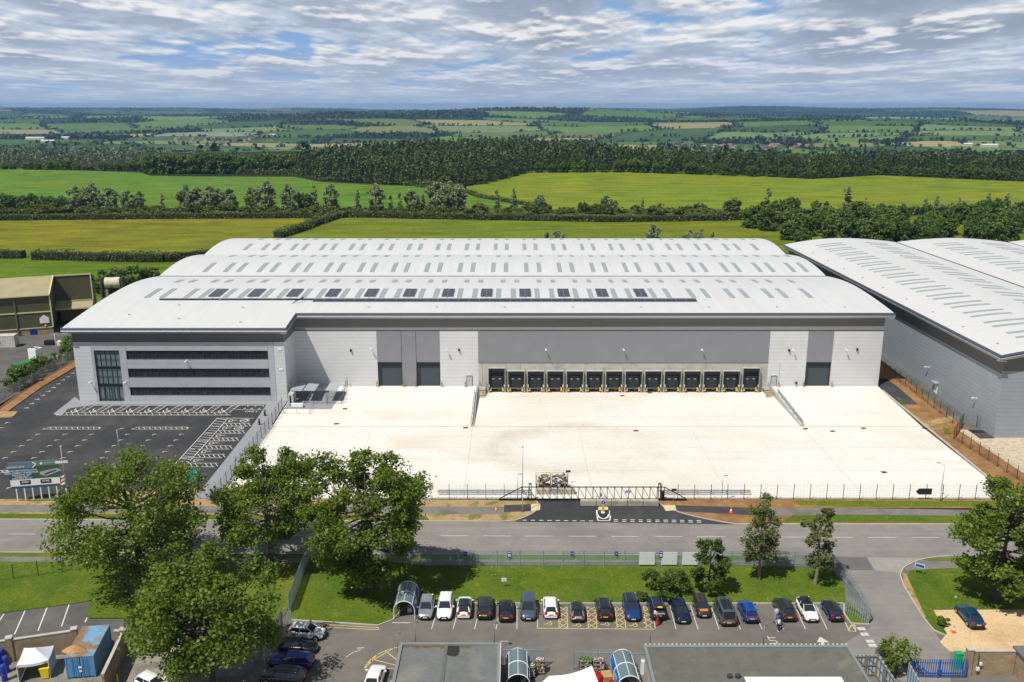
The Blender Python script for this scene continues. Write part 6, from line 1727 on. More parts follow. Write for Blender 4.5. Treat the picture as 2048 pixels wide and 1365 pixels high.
x, y = P(1287, 1330, 1.0); o = MB().add([(-.3, -.3, 0), (.3, -.3, 0), (.3, .3, 0), (-.3, .3, 0), (-.24, -.22, 1.5), (.24, -.22, 1.5), (.2, .2, 1.45), (-.24, .24, 1.5)], [(3, 2, 1, 0), (4, 5, 6, 7), (0, 1, 5, 4), (1, 2, 6, 5), (2, 3, 7, 6), (3, 0, 4, 7)]).build('white_sack', M['white'], None, loc=(x, y, 0)); tag(o, 'tall white sack against the green grey shop wall', 'sack')
# ------------------------------------------------------------------ cars
M['tyre'] = flat('tyre_rubber', (.012, .012, .013), .8); M['rim'] = flat('alloy_rim', (.40, .41, .43), .3, .7); M['rim_dark'] = flat('dark_rim', (.06, .06, .065), .4, .5)
M['car_glass'] = flat('car_glass', (.022, .028, .036), .05, 0, .7); M['lamp_white'] = flat('headlamp', (.62, .65, .68), .1, .2, .8); M['lamp_red'] = flat('tail_lamp', (.40, .012, .015), .2, 0, .6)
M['plate_y'] = flat('yellow_number_plate', (.72, .46, .02), .4); M['plate_w'] = flat('white_number_plate', (.75, .75, .72), .4); M['trim_black'] = flat('black_trim', (.016, .016, .018), .55); M['chrome'] = flat('chrome_rail', (.5, .52, .54), .25, .8)
M['under'] = flat('underbody', (.006, .006, .007), .9)
PAINT = {}


def paint(name, col, metal=.25):
    if name not in PAINT: PAINT[name] = flat('paint_' + name, col, .28, metal, .5, .8)
    return PAINT[name]


# length, width, height, hood height, belt height, roof: windscreen foot, roof front, roof rear, rear foot (from the nose, as shares of length)
KIND = {'hatch': (4.15, 1.76, 1.48, .92, .96, .25, .44, .86, .97), 'suv': (4.45, 1.84, 1.66, 1.04, 1.08, .25, .41, .88, .98), 'mini': (3.85, 1.70, 1.43, .88, .94, .25, .40, .84, .95),
        'mpv': (4.30, 1.84, 1.72, .98, 1.02, .21, .38, .91, .98), 'van': (4.70, 1.95, 1.92, 1.08, 1.16, .10, .26, .94, .99), 'estate': (4.75, 1.82, 1.50, .92, .98, .25, .41, .88, .985),
        'saloon': (4.65, 1.80, 1.45, .90, .97, .26, .43, .74, .90), 'small': (3.65, 1.66, 1.50, .94, .98, .20, .37, .90, .98)}
CARMESH = {}


def spl(xs, ys, t): return float(np.interp(t, xs, ys))


def car_parts(kind):
    if kind in CARMESH: return CARMESH[kind]
    L, W, H, hood, belt, wf, rf, rr, wr = KIND[kind]; hw = W / 2; P_ = {}
    yl = lambda s: -L / 2 + s * L          # nose at -y
    st = [0, .012, .04, .10, .17, .25, .35, .48, .60, .72, .82, .90, .955, .988, 1.0]
    wid = lambda s: hw * spl([0, .012, .04, .10, .2, .8, .92, .965, .99, 1], [.62, .74, .86, .95, 1, 1, .955, .90, .80, .70], s)
    if kind in ('saloon',): topz = lambda s: spl([0, .012, .04, .12, wf, wf + .05, wr - .04, wr, .97, .99, 1], [.50, .62, .72, .84, hood, belt, belt + .02, belt, .92, .82, .6], s)
    else: topz = lambda s: spl([0, .012, .04, .12, wf, wf + .05, .93, .975, .99, 1], [.50, .64, .76, hood - .09, hood, belt, belt + .03, belt, .85, .6], s)
    botz = lambda s: spl([0, .03, .1, .9, .97, 1], [.36, .26, .22, .22, .28, .40], s)
    m = MB(); rows = []
    for s in st:
        w = wid(s); t = topz(s); b = botz(s); y = yl(s); md = (b + t) / 2
        ring = [(0, b), (.80, b), (.96, b + .10 * (t - b)), (1.0, b + .42 * (t - b)), (.985, b + .70 * (t - b)), (.93, b + .92 * (t - b)), (.80, t), (.40, t + .025), (0, t + .03)]
        pts = [(w * a, y, z) for a, z in ring]; pts = [(-x, y_, z) for x, y_, z in pts[:0:-1]] + pts
        rows.append(pts)
    m.grid([r[::-1] for r in rows]); n = len(rows[0]); m.f.append(list(range(n))); m.m.append(0); o = len(m.v) - n; m.f.append([o + i for i in range(n)][::-1]); m.m.append(0)
    P_['body'] = m
    # greenhouse corners: belt plan and roof plan
    yb0, yb1, yr0, yr1 = yl(wf), yl(wr), yl(rf), yl(rr); wb = hw * .90; wt = hw * (.70 if kind not in ('van', 'mpv') else .78); zb = belt - .02; zr = H - .05
    hz0 = hood - .02
    fb = [(-wb * .93, yb0, hz0), (wb * .93, yb0, hz0)]; rb = [(-wb * .90, yb1, zb), (wb * .90, yb1, zb)]; ft = [(-wt * .93, yr0, zr), (wt * .93, yr0, zr)]; rt = [(-wt * .93, yr1, zr - .03), (wt * .93, yr1, zr - .03)]
    mb0 = [(-wb, yb0 + .25 * (yr0 - yb0) + .25, zb), (wb, yb0 + .25 * (yr0 - yb0) + .25, zb)]

    def face(q): return MB().add(q, [tuple(range(len(q)))])
    P_['windscreen'] = face([fb[0], fb[1], ft[1], ft[0]]); P_['rear_window'] = face([rb[1], rb[0], rt[0], rt[1]])
    P_['side_l'] = face([fb[0], ft[0], (-wt, (yr0 + yr1) / 2, zr), rt[0], rb[0], (-wb, (yb0 + yb1) / 2, zb)]); P_['side_r'] = face([fb[1], (wb, (yb0 + yb1) / 2, zb), rb[1], rt[1], (wt, (yr0 + yr1) / 2, zr), ft[1]])
    # roof skin and pillars
    r = MB(); rows = []
    for k in range(7):
        s = k / 6; y = yr0 - .03 + (yr1 - yr0 + .10) * s; w = wt * (1.03 if 0 < k < 6 else .96); z = zr + .02 - .03 * s; c = .055 * math.sin(math.pi * (.12 + .76 * s))
        rows.append([(-w, y, z - .02), (-w * .85, y, z + .02 + c * .5), (0, y, z + .03 + c), (w * .85, y, z + .02 + c * .5), (w, y, z - .02)])
    r.grid(rows); P_['roof'] = r; P_['roof_rows'] = rows
    p = MB()
    for (a, b, w_) in ((fb[0], ft[0], .07), (fb[1], ft[1], .07), (rb[0], rt[0], .12), (rb[1], rt[1], .12), (ft[0], rt[0], .05), (ft[1], rt[1], .05), (ft[0], ft[1], .05), (rt[0], rt[1], .06)): p.bar(a, b, w_ * .62, 5)
    for sx in (-1, 1): ym = yr0 + (yr1 - yr0) * .46; p.bar((sx * wb * 1.0, ym + .02, zb), (sx * wt * 1.0, ym, zr), .035, 4)
    P_['pillars'] = p
    rad = .33 if kind not in ('suv', 'van', 'mpv') else .36; P_['wheel_pos'] = [(sx * (hw - .10), yl(f), rad) for f in (.19, .80) for sx in (-1, 1)]
    t = MB(); t.bar((-.11, 0, 0), (.11, 0, 0), rad, 18); P_['tyre'] = t; P_['rim'] = MB().bar((-.118, 0, 0), (.118, 0, 0), rad * .66, 12)
    hx = wid(.03) * .72; P_['head'] = [MB().add([(s * hx * .70, yl(.028) - .03, topz(.03) - .10), (s * hx * 1.22, yl(.075) - .02, topz(.06) - .10), (s * hx * 1.27, yl(.125), topz(.12) - .03), (s * hx * .80, yl(.07), topz(.07) + .035)], [(0, 1, 2, 3) if s > 0 else (3, 2, 1, 0)]) for s in (-1, 1)]
    tz_ = belt - .08; P_['tail'] = [MB().box(s * wid(.985) * .86, yl(.982), tz_, .30, .18, .26) for s in (-1, 1)]
    P_['grille'] = MB().box(0, yl(.003), .52, W * .48, .08, .20); P_['bumper'] = MB().box(0, yl(.01), .34, W * .66, .14, .14); P_['rear_bumper'] = MB().box(0, yl(.985), .42, W * .80, .16, .20)
    P_['mirror'] = [MB().box(s * (hw + .09), yl(wf + .085), belt + .04, .22, .13, .15) for s in (-1, 1)]
    P_['plate_f'] = MB().box(0, yl(-.006), .47, .52, .03, .12); P_['plate_r'] = MB().box(0, yl(1.004), .74 if kind != 'van' else .62, .52, .04, .13)
    P_['sill'] = [MB().box(s * hw * .965, 0, .27, .06, L * .50, .14) for s in (-1, 1)]; P_['under'] = MB().box(0, 0, .24, W * .88, L * .93, .16)
    P_['rails'] = [MB().bar((s * wt * .92, yr0 + .1, zr + .09), (s * wt * .92, yr1 - .1, zr + .07), .025, 6) for s in (-1, 1)]
    P_['glass_roof'] = [[(x * .80, y, z + .012) for x, y, z in rw] for rw in rows[1:6]]
    arch = []
    for (wx, wy, wz_) in P_['wheel_pos']:
        a = MB(); sx = 1 if wx > 0 else -1; a.bar((sx * (hw - .30), wy, wz_), (sx * (hw + .004), wy, wz_), rad + .06, 18); arch.append(a)
    P_['arch'] = arch
    CARMESH[kind] = {k: (v if k in ('wheel_pos', 'glass_roof', 'roof_rows') else ([q.mesh(k, []) for q in v] if isinstance(v, list) else v.mesh(k, [], k in ('body', 'roof')))) for k, v in P_.items()}
    return CARMESH[kind]


def put(me, name, mat, parent):
    o = bpy.data.objects.new(name, me)
    if not me.materials: me.materials.append(None)
    COL.objects.link(o); o.parent = parent; o.material_slots[0].link = 'OBJECT'; o.material_slots[0].material = mat
    return o


def car(kind, x, y, rz, body, label, roof=None, glass_roof=False, rails=None, rim='rim', nose_mat=None, boot_open=False, soft_top=False, group=None, z=0.0):
    m = car_parts(kind); e = empty('parked_car', (x, y, z), rz, label, 'car', group)
    bd = put(m['body'], 'body', body, e)
    for k, s in zip(('windscreen', 'rear_window'), ('windscreen', 'rear_window')):
        if not (boot_open and k == 'rear_window'): put(m[k], s, M['car_glass'], e)
    for k in ('side_l', 'side_r'): put(m[k], 'side_window', M['car_glass'], e)
    rf = put(m['roof'], 'roof', roof or body, e); put(m['pillars'], 'window_frame', roof if soft_top else body, e)
    if glass_roof: MB().grid(m['glass_roof']).build('glass_panel', M['car_glass'], rf, True)
    if rails:
        for q in m['rails']: put(q, 'roof_rail', rails, rf)
    for p, a in zip(m['wheel_pos'], m['arch']):
        put(a, 'wheel_arch', M['under'], e); w = put(m['tyre'], 'wheel', M['tyre'], e); w.location = (p[0], p[1], p[2]); put(m['rim'], 'rim', M[rim], w)
    for q in m['head']: put(q, 'headlight', M['lamp_white'], e)
    for q in m['tail']: put(q, 'tail_light', M['lamp_red'], e)
    for q in m['mirror']: put(q, 'wing_mirror', body, e)
    for q in m['sill']: put(q, 'sill', M['trim_black'], e)
    put(m['grille'], 'grille', M['trim_black'], e); put(m['bumper'], 'front_bumper', M['trim_black'], e); put(m['rear_bumper'], 'rear_bumper', M['trim_black'] if body is not PAINT.get('white') else body, e); put(m['under'], 'underbody', M['under'], e)
    put(m['plate_f'], 'number_plate', M['plate_w'], e); put(m['plate_r'], 'number_plate', M['plate_y'], e)
    if nose_mat:
        L, W, H, hood, belt, wf = KIND[kind][:6]; yl = lambda s: -L / 2 + s * L
        MB().grid([[(-.42, yl(.10), hood - .07), (.42, yl(.10), hood - .07)], [(-.55, yl(wf - .02), hood + .035), (.55, yl(wf - .02), hood + .035)]]).build('bonnet_panel', nose_mat, e)
    if boot_open:
        L, W, H, hood, belt, wf, rfr, rr, wr = KIND[kind]; y1 = -L / 2 + rr * L
        t = MB(); t.add([(-.62, y1, H - .02), (.62, y1, H - .02), (.60, y1 + .95, H + .32), (-.60, y1 + .95, H + .32), (-.62, y1, H + .04), (.62, y1, H + .04), (.60, y1 + .95, H + .38), (-.60, y1 + .95, H + .38)], [(3, 2, 1, 0), (4, 5, 6, 7), (0, 1, 5, 4), (1, 2, 6, 5), (2, 3, 7, 6), (3, 0, 4, 7)])
        tg = t.build('tailgate', body, e); MB().box(0, y1 + .75, H + .375, .55, .3, .05).build('number_plate', M['plate_y'], tg)
        MB().box(0, y1 + .35, belt + .05, 1.25, .5, .22).build('boot_contents', MJ[2], e)
    return e


SIL, WHI, BLK, CHA, NAV, BLU, GRY, BGR, ELB = paint('silver', (.40, .43, .47), .55), paint('white', (.80, .80, .79), 0), paint('black', (.010, .010, .012), .1), paint('charcoal', (.045, .047, .050), .4), paint('navy', (.010, .018, .055), .3), paint('blue', (.012, .055, .20), .35), paint('grey', (.13, .15, .17), .5), paint('blue_grey', (.11, .135, .19), .5), paint('electric_blue', (.012, .085, .42), .35)
ROW = 'cars parked in the row below the lawn'


def row_car(kind, px, py, front, body, label, **kw):
    x, y = G(px, py); L = KIND[kind][0]; car(kind, x, y + L / 2, 0.0 if front else math.pi, body, label, group=ROW, **kw)


row_car('hatch', 850, 1243, True, SIL, 'silver hatchback facing the camera, next to the trolley shelter')
row_car('suv', 888, 1244, True, WHI, 'white crossover with its bonnet towards the camera, next to the silver hatchback')
row_car('hatch', 927, 1241, False, WHI, 'white hatchback with black roof and rear window, parked nose in', roof=BLK, glass_roof=True)
row_car('suv', 969, 1243, False, CHA, 'dark grey crossover between the black roofed white car and the black hatchback')
row_car('hatch', 1012, 1248, False, BLK, 'black hatchback with yellow number plate, left of the blue grey people carrier')
row_car('mpv', 1057, 1245, True, BGR, 'tall blue grey people carrier facing the camera beside the first yellow bay', rim='rim')
row_car('hatch', 1102, 1241, False, WHI, 'all white hatchback seen from behind in the first yellow bay')
row_car('small', 1156, 1248, False, SIL, 'small silver car with black glass roof in the second yellow bay', roof=BLK, glass_roof=True)
row_car('suv', 1211, 1246, False, BLK, 'black off roader with silver roof rails and big red lights', glass_roof=True, rails=M['chrome'])
row_car('suv', 1267, 1246, True, BLU, 'deep blue off roader facing the camera in the last yellow bay', roof=NAV, glass_roof=True, rails=M['chrome'])
row_car('suv', 1318, 1244, False, NAV, 'navy car with its tailgate open and a person loading it', glass_roof=True, rails=M['chrome'], boot_open=True)
row_car('hatch', 1367, 1251, True, NAV, 'navy hatchback with bright headlamps facing the camera', roof=NAV)
row_car('small', 1409, 1239, True, CHA, 'small dark car with an orange panel on its bonnet', roof=paint('brown_roof', (.055, .045, .040), .2), nose_mat=flat('orange_bonnet', (.60, .22, .03), .4))
row_car('van', 1458, 1256, False, GRY, 'large grey van like car with a glass roof panel', glass_roof=True)
row_car('hatch', 1504, 1250, False, ELB, 'bright blue hatchback seen from behind beside the empty bay')
row_car('suv', 1579, 1247, False, CHA, 'charcoal crossover beside the two people with a pushchair')
row_car('hatch', 1625, 1248, True, WHI, 'white three door car with black roof facing the camera', roof=BLK)
row_car('mini', 1675, 1247, False, paint('deep_blue', (.012, .018, .13), .3), 'dark blue small car with black soft top at the right end of the row', roof=paint('soft_top', (.020, .020, .020), 0), soft_top=True)
x, y = G(1962, 1262); car('saloon', x - .3, y + 2.2, math.pi + R(-2), paint('petrol_blue', (.012, .070, .16), .4), 'petrol blue car parked alone on the gravel', z=.05)
x, y = G(612, 1279); car('hatch', x, y + .6, R(90 - 7), WHI, 'white hatchback parked side on beside the palisade fence', group='cars parked side on at the left')
x, y = G(592, 1306); car('hatch', x + .2, y + .4, R(90 - 6), BLK, 'black hatchback parked side on between a white and a blue car', rim='rim_dark', group='cars parked side on at the left')
x, y = G(575, 1340); car('estate', x + .3, y + .8, R(-90 - 7), paint('royal_blue', (.015, .035, .28), .3), 'royal blue estate car parked side on under the tree', group='cars parked side on at the left')
x, y = G(560, 1368); car('estate', x + .2, y + .5, R(-90 - 7), CHA, 'dark estate car at the bottom edge under the tree', rails=M['chrome'], group='cars parked side on at the left')
x, y = G(752, 1362); car('saloon', x - .05, y - .4, math.pi - R(4), WHI, 'white saloon driving past the yellow hatched corner of the shop')
x, y = G(312, 1372); car('hatch', x, y - .6, R(60), WHI, 'white car mostly hidden under the lower left tree')

# ------------------------------------------------------------------ people
M['skin'] = flat('skin', (.45, .27, .19), .6); M['hair'] = flat('grey_hair', (.18, .16, .14), .8); M['hair_dark'] = flat('dark_hair', (.03, .022, .016), .8)


def tube(pts, rad, n=8):
    """one continuous tapered surface along a chain of joints"""
    rows = []
    for i, (p, r) in enumerate(zip(pts, rad)):
        p = Vector(p); a = Vector(pts[max(0, i - 1)]); b = Vector(pts[min(len(pts) - 1, i + 1)]); d = (b - a).normalized(); u = Vector((1, 0, 0)); u = (u - d * u.dot(d))
        u = u.normalized() if u.length > .1 else d.orthogonal().normalized(); w = d.cross(u); r = r if hasattr(r, '__len__') else (r, r)
        rows.append([p + u * (math.cos(t) * r[0]) + w * (math.sin(t) * r[1]) for t in [2 * math.pi * k / n for k in range(n + 1)]])
    m = MB().grid(rows); return m


def person(loc, rz, label, top, legs, lean=0.0, arms=((.30, .55), (.30, .55)), stride=.12, hair='hair', h=1.72, sleeves=None, shoe=None):
    """about 1.72 m, facing -y; lean bends the trunk forward; arms give how far each hand reaches out and its height"""
    e = empty('person', loc, rz, label, 'person'); k = h / 1.72
    bd = bpy.data.meshes.new('body'); V = []; E = []; Rr = []

    def jt(p, r, par=None):
        V.append(tuple(c * k for c in p)); Rr.append(r * k); i = len(V) - 1
        if par is not None: E.append((par, i))
        return i
    s, c = math.sin(lean), math.cos(lean); up = lambda d, x=0.0, f=0.0: (x, -s * d - f * c, .90 + c * d - f * s)
    pel = jt((0, 0, .90), .13); w = jt(up(.16), .125, pel); ch = jt(up(.38), .145, w); nk = jt(up(.54), .058, ch); hd = jt(up(.63, 0, .01), .085, nk); jt(up(.76, 0, .015), .085, hd); jt(up(.66, 0, .10), .028, hd)
    for q, (sx, ar) in enumerate(zip((-1, 1), arms)):
        sh = jt(up(.48, sx * .18), .062, ch); hand = (sx * .20, -s * .48 - ar[0], .90 + ar[1] - .35 + .1); S_ = up(.48, sx * .18); el = ((S_[0] + hand[0]) / 2 + sx * .06, (S_[1] + hand[1]) / 2 + .06, (S_[2] + hand[2]) / 2 - .05)
        a = jt(el, .042, sh); b = jt(hand, .030, a)
        pm = jt((hand[0], hand[1] - .07, hand[2] - .01), .034, b)
        for f in range(4): g_ = jt((hand[0] + (f - 1.5) * .022, hand[1] - .13, hand[2] - .015 - .005 * f), .010, pm); jt((hand[0] + (f - 1.5) * .022, hand[1] - .165 - .006 * (f in (1, 2)), hand[2] - .045), .008, g_)
        th = jt((hand[0] - sx * .05, hand[1] - .09, hand[2] + .01), .011, pm)
    for sx, fw in ((-1, stride), (1, -stride)):
        hp = jt((sx * .09, 0, .86), .095, pel); kn = jt((sx * .10, -fw * .6 - .02, .48), .060, hp); an = jt((sx * .10, -fw, .09), .042, kn); jt((sx * .11, -fw - .16, .04), .038, an)
    bd.from_pydata(V, E, []); bd.materials.append(M['skin']); o = bpy.data.objects.new('body', bd); COL.objects.link(o); o.parent = e
    md = o.modifiers.new('skin', 'SKIN'); md.use_smooth_shade = True; sv = bd.skin_vertices[0].data
    for i, r in enumerate(Rr): sv[i].radius = (r, r)
    sv[0].use_root = True; o.modifiers.new('sub', 'SUBSURF').levels = 1; o.modifiers['sub'].render_levels = 1
    K = lambda p: tuple(q * k for q in p)
    t = tube([K(up(-.06)), K(up(.10)), K(up(.30)), K(up(.46)), K(up(.53))], [(.175 * k, .135 * k), (.165 * k, .13 * k), (.19 * k, .14 * k), (.17 * k, .115 * k), (.07 * k, .07 * k)], 10)
    for q in range(2):
        sx = (-1, 1)[q]; ar = arms[q]; S_ = up(.47, sx * .15); hand = (sx * .20, -s * .48 - ar[0], .90 + ar[1] - .25); el = ((S_[0] + hand[0]) / 2 + sx * .06, (S_[1] + hand[1]) / 2 + .06, (S_[2] + hand[2]) / 2 - .05)
        f = 1.0 if sleeves is None else sleeves; en = tuple(el[i] + (hand[i] - el[i]) * f * .85 for i in range(3)); tt_ = tube([K(S_), K(el), K(en)], [.082 * k, .062 * k, .048 * k]); off = len(t.v); t.v += tt_.v; t.f += [[i + off for i in ff] for ff in tt_.f]; t.m += tt_.m
    t.build('top', top, e, True)
    tr = tube([K((0, 0, .98)), K((0, 0, .84))], [(.168 * k, .135 * k), (.175 * k, .14 * k)], 10)
    for sx, fw in ((-1, stride), (1, -stride)):
        tt_ = tube([K((sx * .085, 0, .88)), K((sx * .10, -fw * .6 - .02, .48)), K((sx * .10, -fw, .10))], [.112 * k, .078 * k, .062 * k]); off = len(tr.v); tr.v += tt_.v; tr.f += [[i + off for i in ff] for ff in tt_.f]; tr.m += tt_.m
    tr.build('trousers', legs, e, True)
    for sx, fw in ((-1, stride), (1, -stride)): MB().add([K((sx * .10 - .05, -fw + .09, 0)), K((sx * .10 + .05, -fw + .09, 0)), K((sx * .115 + .05, -fw - .19, 0)), K((sx * .115 - .05, -fw - .19, 0)), K((sx * .10 - .04, -fw + .08, .11)), K((sx * .10 + .04, -fw + .08, .11)), K((sx * .115 + .04, -fw - .17, .06)), K((sx * .115 - .04, -fw - .17, .06))], [(3, 2, 1, 0), (4, 5, 6, 7), (0, 1, 5, 4), (1, 2, 6, 5), (2, 3, 7, 6), (3, 0, 4, 7)]).build('shoe', shoe or M['dark'], e)
    hc = Vector(K(up(.735, 0, -.015))); hm = MB(); rows = [[hc + Vector((.100 * k * math.cos(a) * math.sin(b), .108 * k * math.sin(a) * math.sin(b), .105 * k * math.cos(b))) for a in [2 * math.pi * i / 10 for i in range(11)]] for b in (.05, .5, 1.0, 1.5, 1.85)]
    hm.grid(rows[::-1]).build('hair', M[hair], e, True)
    return e


x, y = G(1317, 1253); person((x - .1, y + .1, 0), math.pi, 'person in red trousers and dark top leaning into the open car boot', flat('dark_jumper', (.03, .03, .035), .9), flat('red_trousers', (.55, .015, .02), .8), R(32), ((.45, .45), (.40, .42)), .05)
x, y = G(1557, 1262); person((x, y, 0), math.pi + .2, 'person in white top and dark blue trousers pushing a pushchair, nearest the camera', flat('white_shirt', (.70, .70, .72), .9), flat('navy_trousers', (.015, .025, .09), .9), R(6), ((.38, .42), (.38, .42)), .16, 'hair_dark', shoe=M['white'])
x, y = G(1552, 1240); person((x, y, 0), math.pi - .3, 'person in pale patterned top walking ahead of the pushchair', flat('pale_shirt', (.55, .56, .60), .9), flat('grey_trousers', (.32, .33, .36), .9), R(3), ((.12, .12), (.10, .10)), .14, 'hair_dark')
x, y = G(1556, 1251); e = empty('pushchair', (x, y + .1, 0), .2, 'black and blue pushchair pushed between the two people', 'pushchair')
MB().add([(-.24, -.3, .42), (.24, -.3, .42), (.24, .25, .36), (-.24, .25, .36), (-.24, -.42, .95), (.24, -.42, .95), (.2, .05, .62), (-.2, .05, .62)], [(3, 2, 1, 0), (4, 5, 6, 7), (0, 1, 5, 4), (1, 2, 6, 5), (2, 3, 7, 6), (3, 0, 4, 7)]).build('seat', M['dark'], e)
hd = MB(); rows = [[(.27 * math.cos(R(a)), -.30 + .34 * t, .80 + .30 * math.sin(R(a)) + .05 * t) for a in range(0, 181, 30)] for t in (0, .5, 1)]; hd.grid(rows).build('hood', M['blue_sign'], e, True)
for sx in (-1, 1):
    m = MB(); m.bar((sx * .26, .45, .12), (sx * .24, -.62, 1.05), .018, 6); m.bar((sx * .26, -.35, .12), (sx * .25, .1, .5), .018, 6); m.build('frame_tube', M['grey_metal'], e)
    for yy in (.45, -.35): MB().bar((sx * .27 - .02, yy, .12), (sx * .27 + .02, yy, .12), .12, 12).build('wheel', M['black'], e)
MB().bar((-.24, -.62, 1.05), (.24, -.62, 1.05), .02, 6).build('handle', M['black'], e)
# ------------------------------------------------------------------ vegetation
M['leaf_big'] = leaf_mat('broad_leaves', (.092, .160, .015), (.165, .226, .028), (.22, .25, .04), .45, .34)
M['leaf_dark'] = leaf_mat('dark_leaves', (.060, .11, .020), (.12, .17, .035), None, .35, .28)
M['leaf_young'] = leaf_mat('sparse_tree_leaves', (.080, .12, .028), (.17, .19, .055), (.26, .22, .09), .5, .3)
M['leaf_willow'] = leaf_mat('grey_green_leaves', (.235, .30, .135), (.30, .355, .19), None, .15, .2)
M['leaf_hedge'] = leaf_mat('hedge_leaves', (.080, .120, .020), (.150, .180, .032), (.19, .20, .04), .12, .2)
M['leaf_round'] = leaf_mat('wood_leaves', (.075, .145, .024), (.15, .225, .042), (.20, .25, .05), .07, .28)
M['leaf_pine'] = leaf_mat('pine_needles', (.042, .080, .018), (.098, .140, .034), (.12, .15, .045), .03, .12)
M['leaf_far'] = leaf_mat('far_tree_leaves', (.016, .036, .016), (.036, .062, .022), None, .01, .05)
M['twig'] = pmat('pale_twigs', (.23, .19, .13), .9, 0, .25, 2)


def leaf_quads(C, size, g, flat=.0, stretch=1.0):
    """a randomly turned quad at each centre"""
    n = len(C); a = g.normal(size=(n, 3)); a[:, 2] *= (1 - flat); a /= np.linalg.norm(a, axis=1)[:, None]
    b = g.normal(size=(n, 3)); b[:, 2] *= (1 - flat * .7); b -= (b * a).sum(1)[:, None] * a; b /= np.linalg.norm(b, axis=1)[:, None]
    s = size * g.uniform(.6, 1.3, n)[:, None] * .5; u = a * s; v = b * s * g.uniform(.55, .95, n)[:, None] * stretch
    V = np.stack([C - u, C - v * 1.0, C + u, C + v], 1).reshape(-1, 3); F = np.arange(4 * n).reshape(n, 4)
    return V, F


def leaf_mesh(name, C, size, g, mat, flat=.38, tint=(.72, 1.28)):
    V, F = leaf_quads(C, size, g, flat); t = g.uniform(*tint, len(F)); hue = g.uniform(.9, 1.1, len(F))
    return np_mesh(name, V, F, [mat], False, attr=np.c_[t * hue, t, t / hue])


def broad_tree_meshes(seed, h, w, zb, lumps, subs, leaves, size, mat, trunk_r=.4, shape='round', spread=.55, tmat=None, stems=1, lean=0.0, hollow=.55, fat=.73, skirt=False):
    """crown built from boughs: each lump of leaves hangs on a limb from the trunk"""
    g = np.random.default_rng(seed); cz = (h + zb) / 2; hz_ = (h - zb) / 2; LC = []
    k = 0
    while len(LC) < lumps and k < 4000:
        k += 1; d = g.normal(size=3); d /= np.linalg.norm(d); r = g.uniform(hollow, 1) ** .6 * .80
        p = d * r; zz_ = p[2]
        if shape == 'column': wid = 1.0 - .55 * max(0, zz_) ** 2
        elif shape == 'spire': wid = np.clip(.95 - .75 * (zz_ + 1) / 2, .16, 1)
        elif shape == 'full': wid = 1.0 - .25 * max(0, zz_) ** 2
        else: wid = 1.0 - .22 * max(0, zz_) ** 2 - .30 * max(0, -zz_) ** 1.5
        q = np.array([p[0] * w / 2 * wid, p[1] * w / 2 * wid, cz + zz_ * hz_])
        if all(np.linalg.norm((q - c) / np.array([w, w, h])) > .105 * (14 / lumps) ** .33 for c in LC): LC.append(q)
    if skirt:
        for k in range(7): a = k * .9 + seed; LC.append(np.array([math.cos(a) * w * .30, math.sin(a) * w * .30, zb + h * (.07 + .05 * (k % 3))]))
    LC = np.array(LC); lr = spread * w / (lumps ** .36) * fat
    C = []; tb = MB(); top = np.array([lean, 0, h * .62])
    for s in range(stems):
        off = np.array([g.normal() * .35 * (stems > 1), g.normal() * .35 * (stems > 1), 0])
        prev = np.array([off[0], off[1], -.2]); n = 5
        for i in range(1, n + 1):
            t = i / n; nx = np.array([lean * t + g.normal() * .04 * h * .12, g.normal() * .04 * h * .12, h * .70 * t]) + off * (1 - .3 * t)
            tb.bar(prev, nx, trunk_r * (1 - .17 * (i - 1)), 7, trunk_r * (1 - .17 * i)); prev = nx
    for c in LC:
        r = lr * g.uniform(.65, 1.25); t = np.clip((c[2] - zb) / h * .8 + .12, .12, .62); root = np.array([lean * t, 0, h * t * .9])
        mid = root * .45 + c * .55 + np.array([0, 0, -.08 * np.linalg.norm(c[:2])]) + g.normal(size=3) * .25
        br = trunk_r * .34; tb.bar(root, mid, br, 5, br * .6); tb.bar(mid, c, br * .6, 5, br * .25)
        for s in range(subs):
            d = g.normal(size=3); d /= np.linalg.norm(d); d[2] = d[2] * .8 + .12; sc = c + d * r * g.uniform(.35, 1.0) ** .7
            if s % 3 == 0: tb.bar(c, sc, br * .22, 4, br * .08)
            nl = int(leaves * g.uniform(.6, 1.3)); C.append(sc + g.normal(size=(nl, 3)) * r * .235 * np.array([1, 1, .8]))
    C = np.concatenate(C); C[:, 2] = np.maximum(C[:, 2], .25)
    return leaf_mesh('crown', C, size, g, mat), tb.mesh('trunk', tmat or M['trunk'])


def plant_tree(name, loc, meshes, label, cat='tree', group=None, rz=0.0, s=1.0):
    e = empty(name, loc, rz, label, cat, group); e.scale = (s, s, s); link('trunk', meshes[1], e); link('crown', meshes[0], e); return e


def hgt(px, py, base): return PY(px, py, base[1])[1]


# --- the large near trees
def near_tree(name, bpx, bpy_, top, left, right, zb, lab, seed, lumps, mat='leaf_big', size=.37, leaves=44, subs=15, **kw):
    b = P(bpx, bpy_, .1); t = math.hypot(b[1], CAMH) * math.cos(math.atan2(CAMH, b[1]) - PITCH); w = (right - left) / FPX * t * 1.10
    h = hgt(*top, b) * 1.04; c = ((left + right) / 2 - 1024) / FPX * t
    me = broad_tree_meshes(seed, h, w, zb, lumps, subs, leaves, size, M[mat], lean=(c - b[0]) * .8, **kw)
    # the crown may stand off the trunk's foot
    for v in (): pass
    e = plant_tree(name, (b[0], b[1], .05), me, lab); 
    for ch in e.children:
        if ch.name.startswith('crown'): ch.location.x = (c - b[0]) * .55
    return e


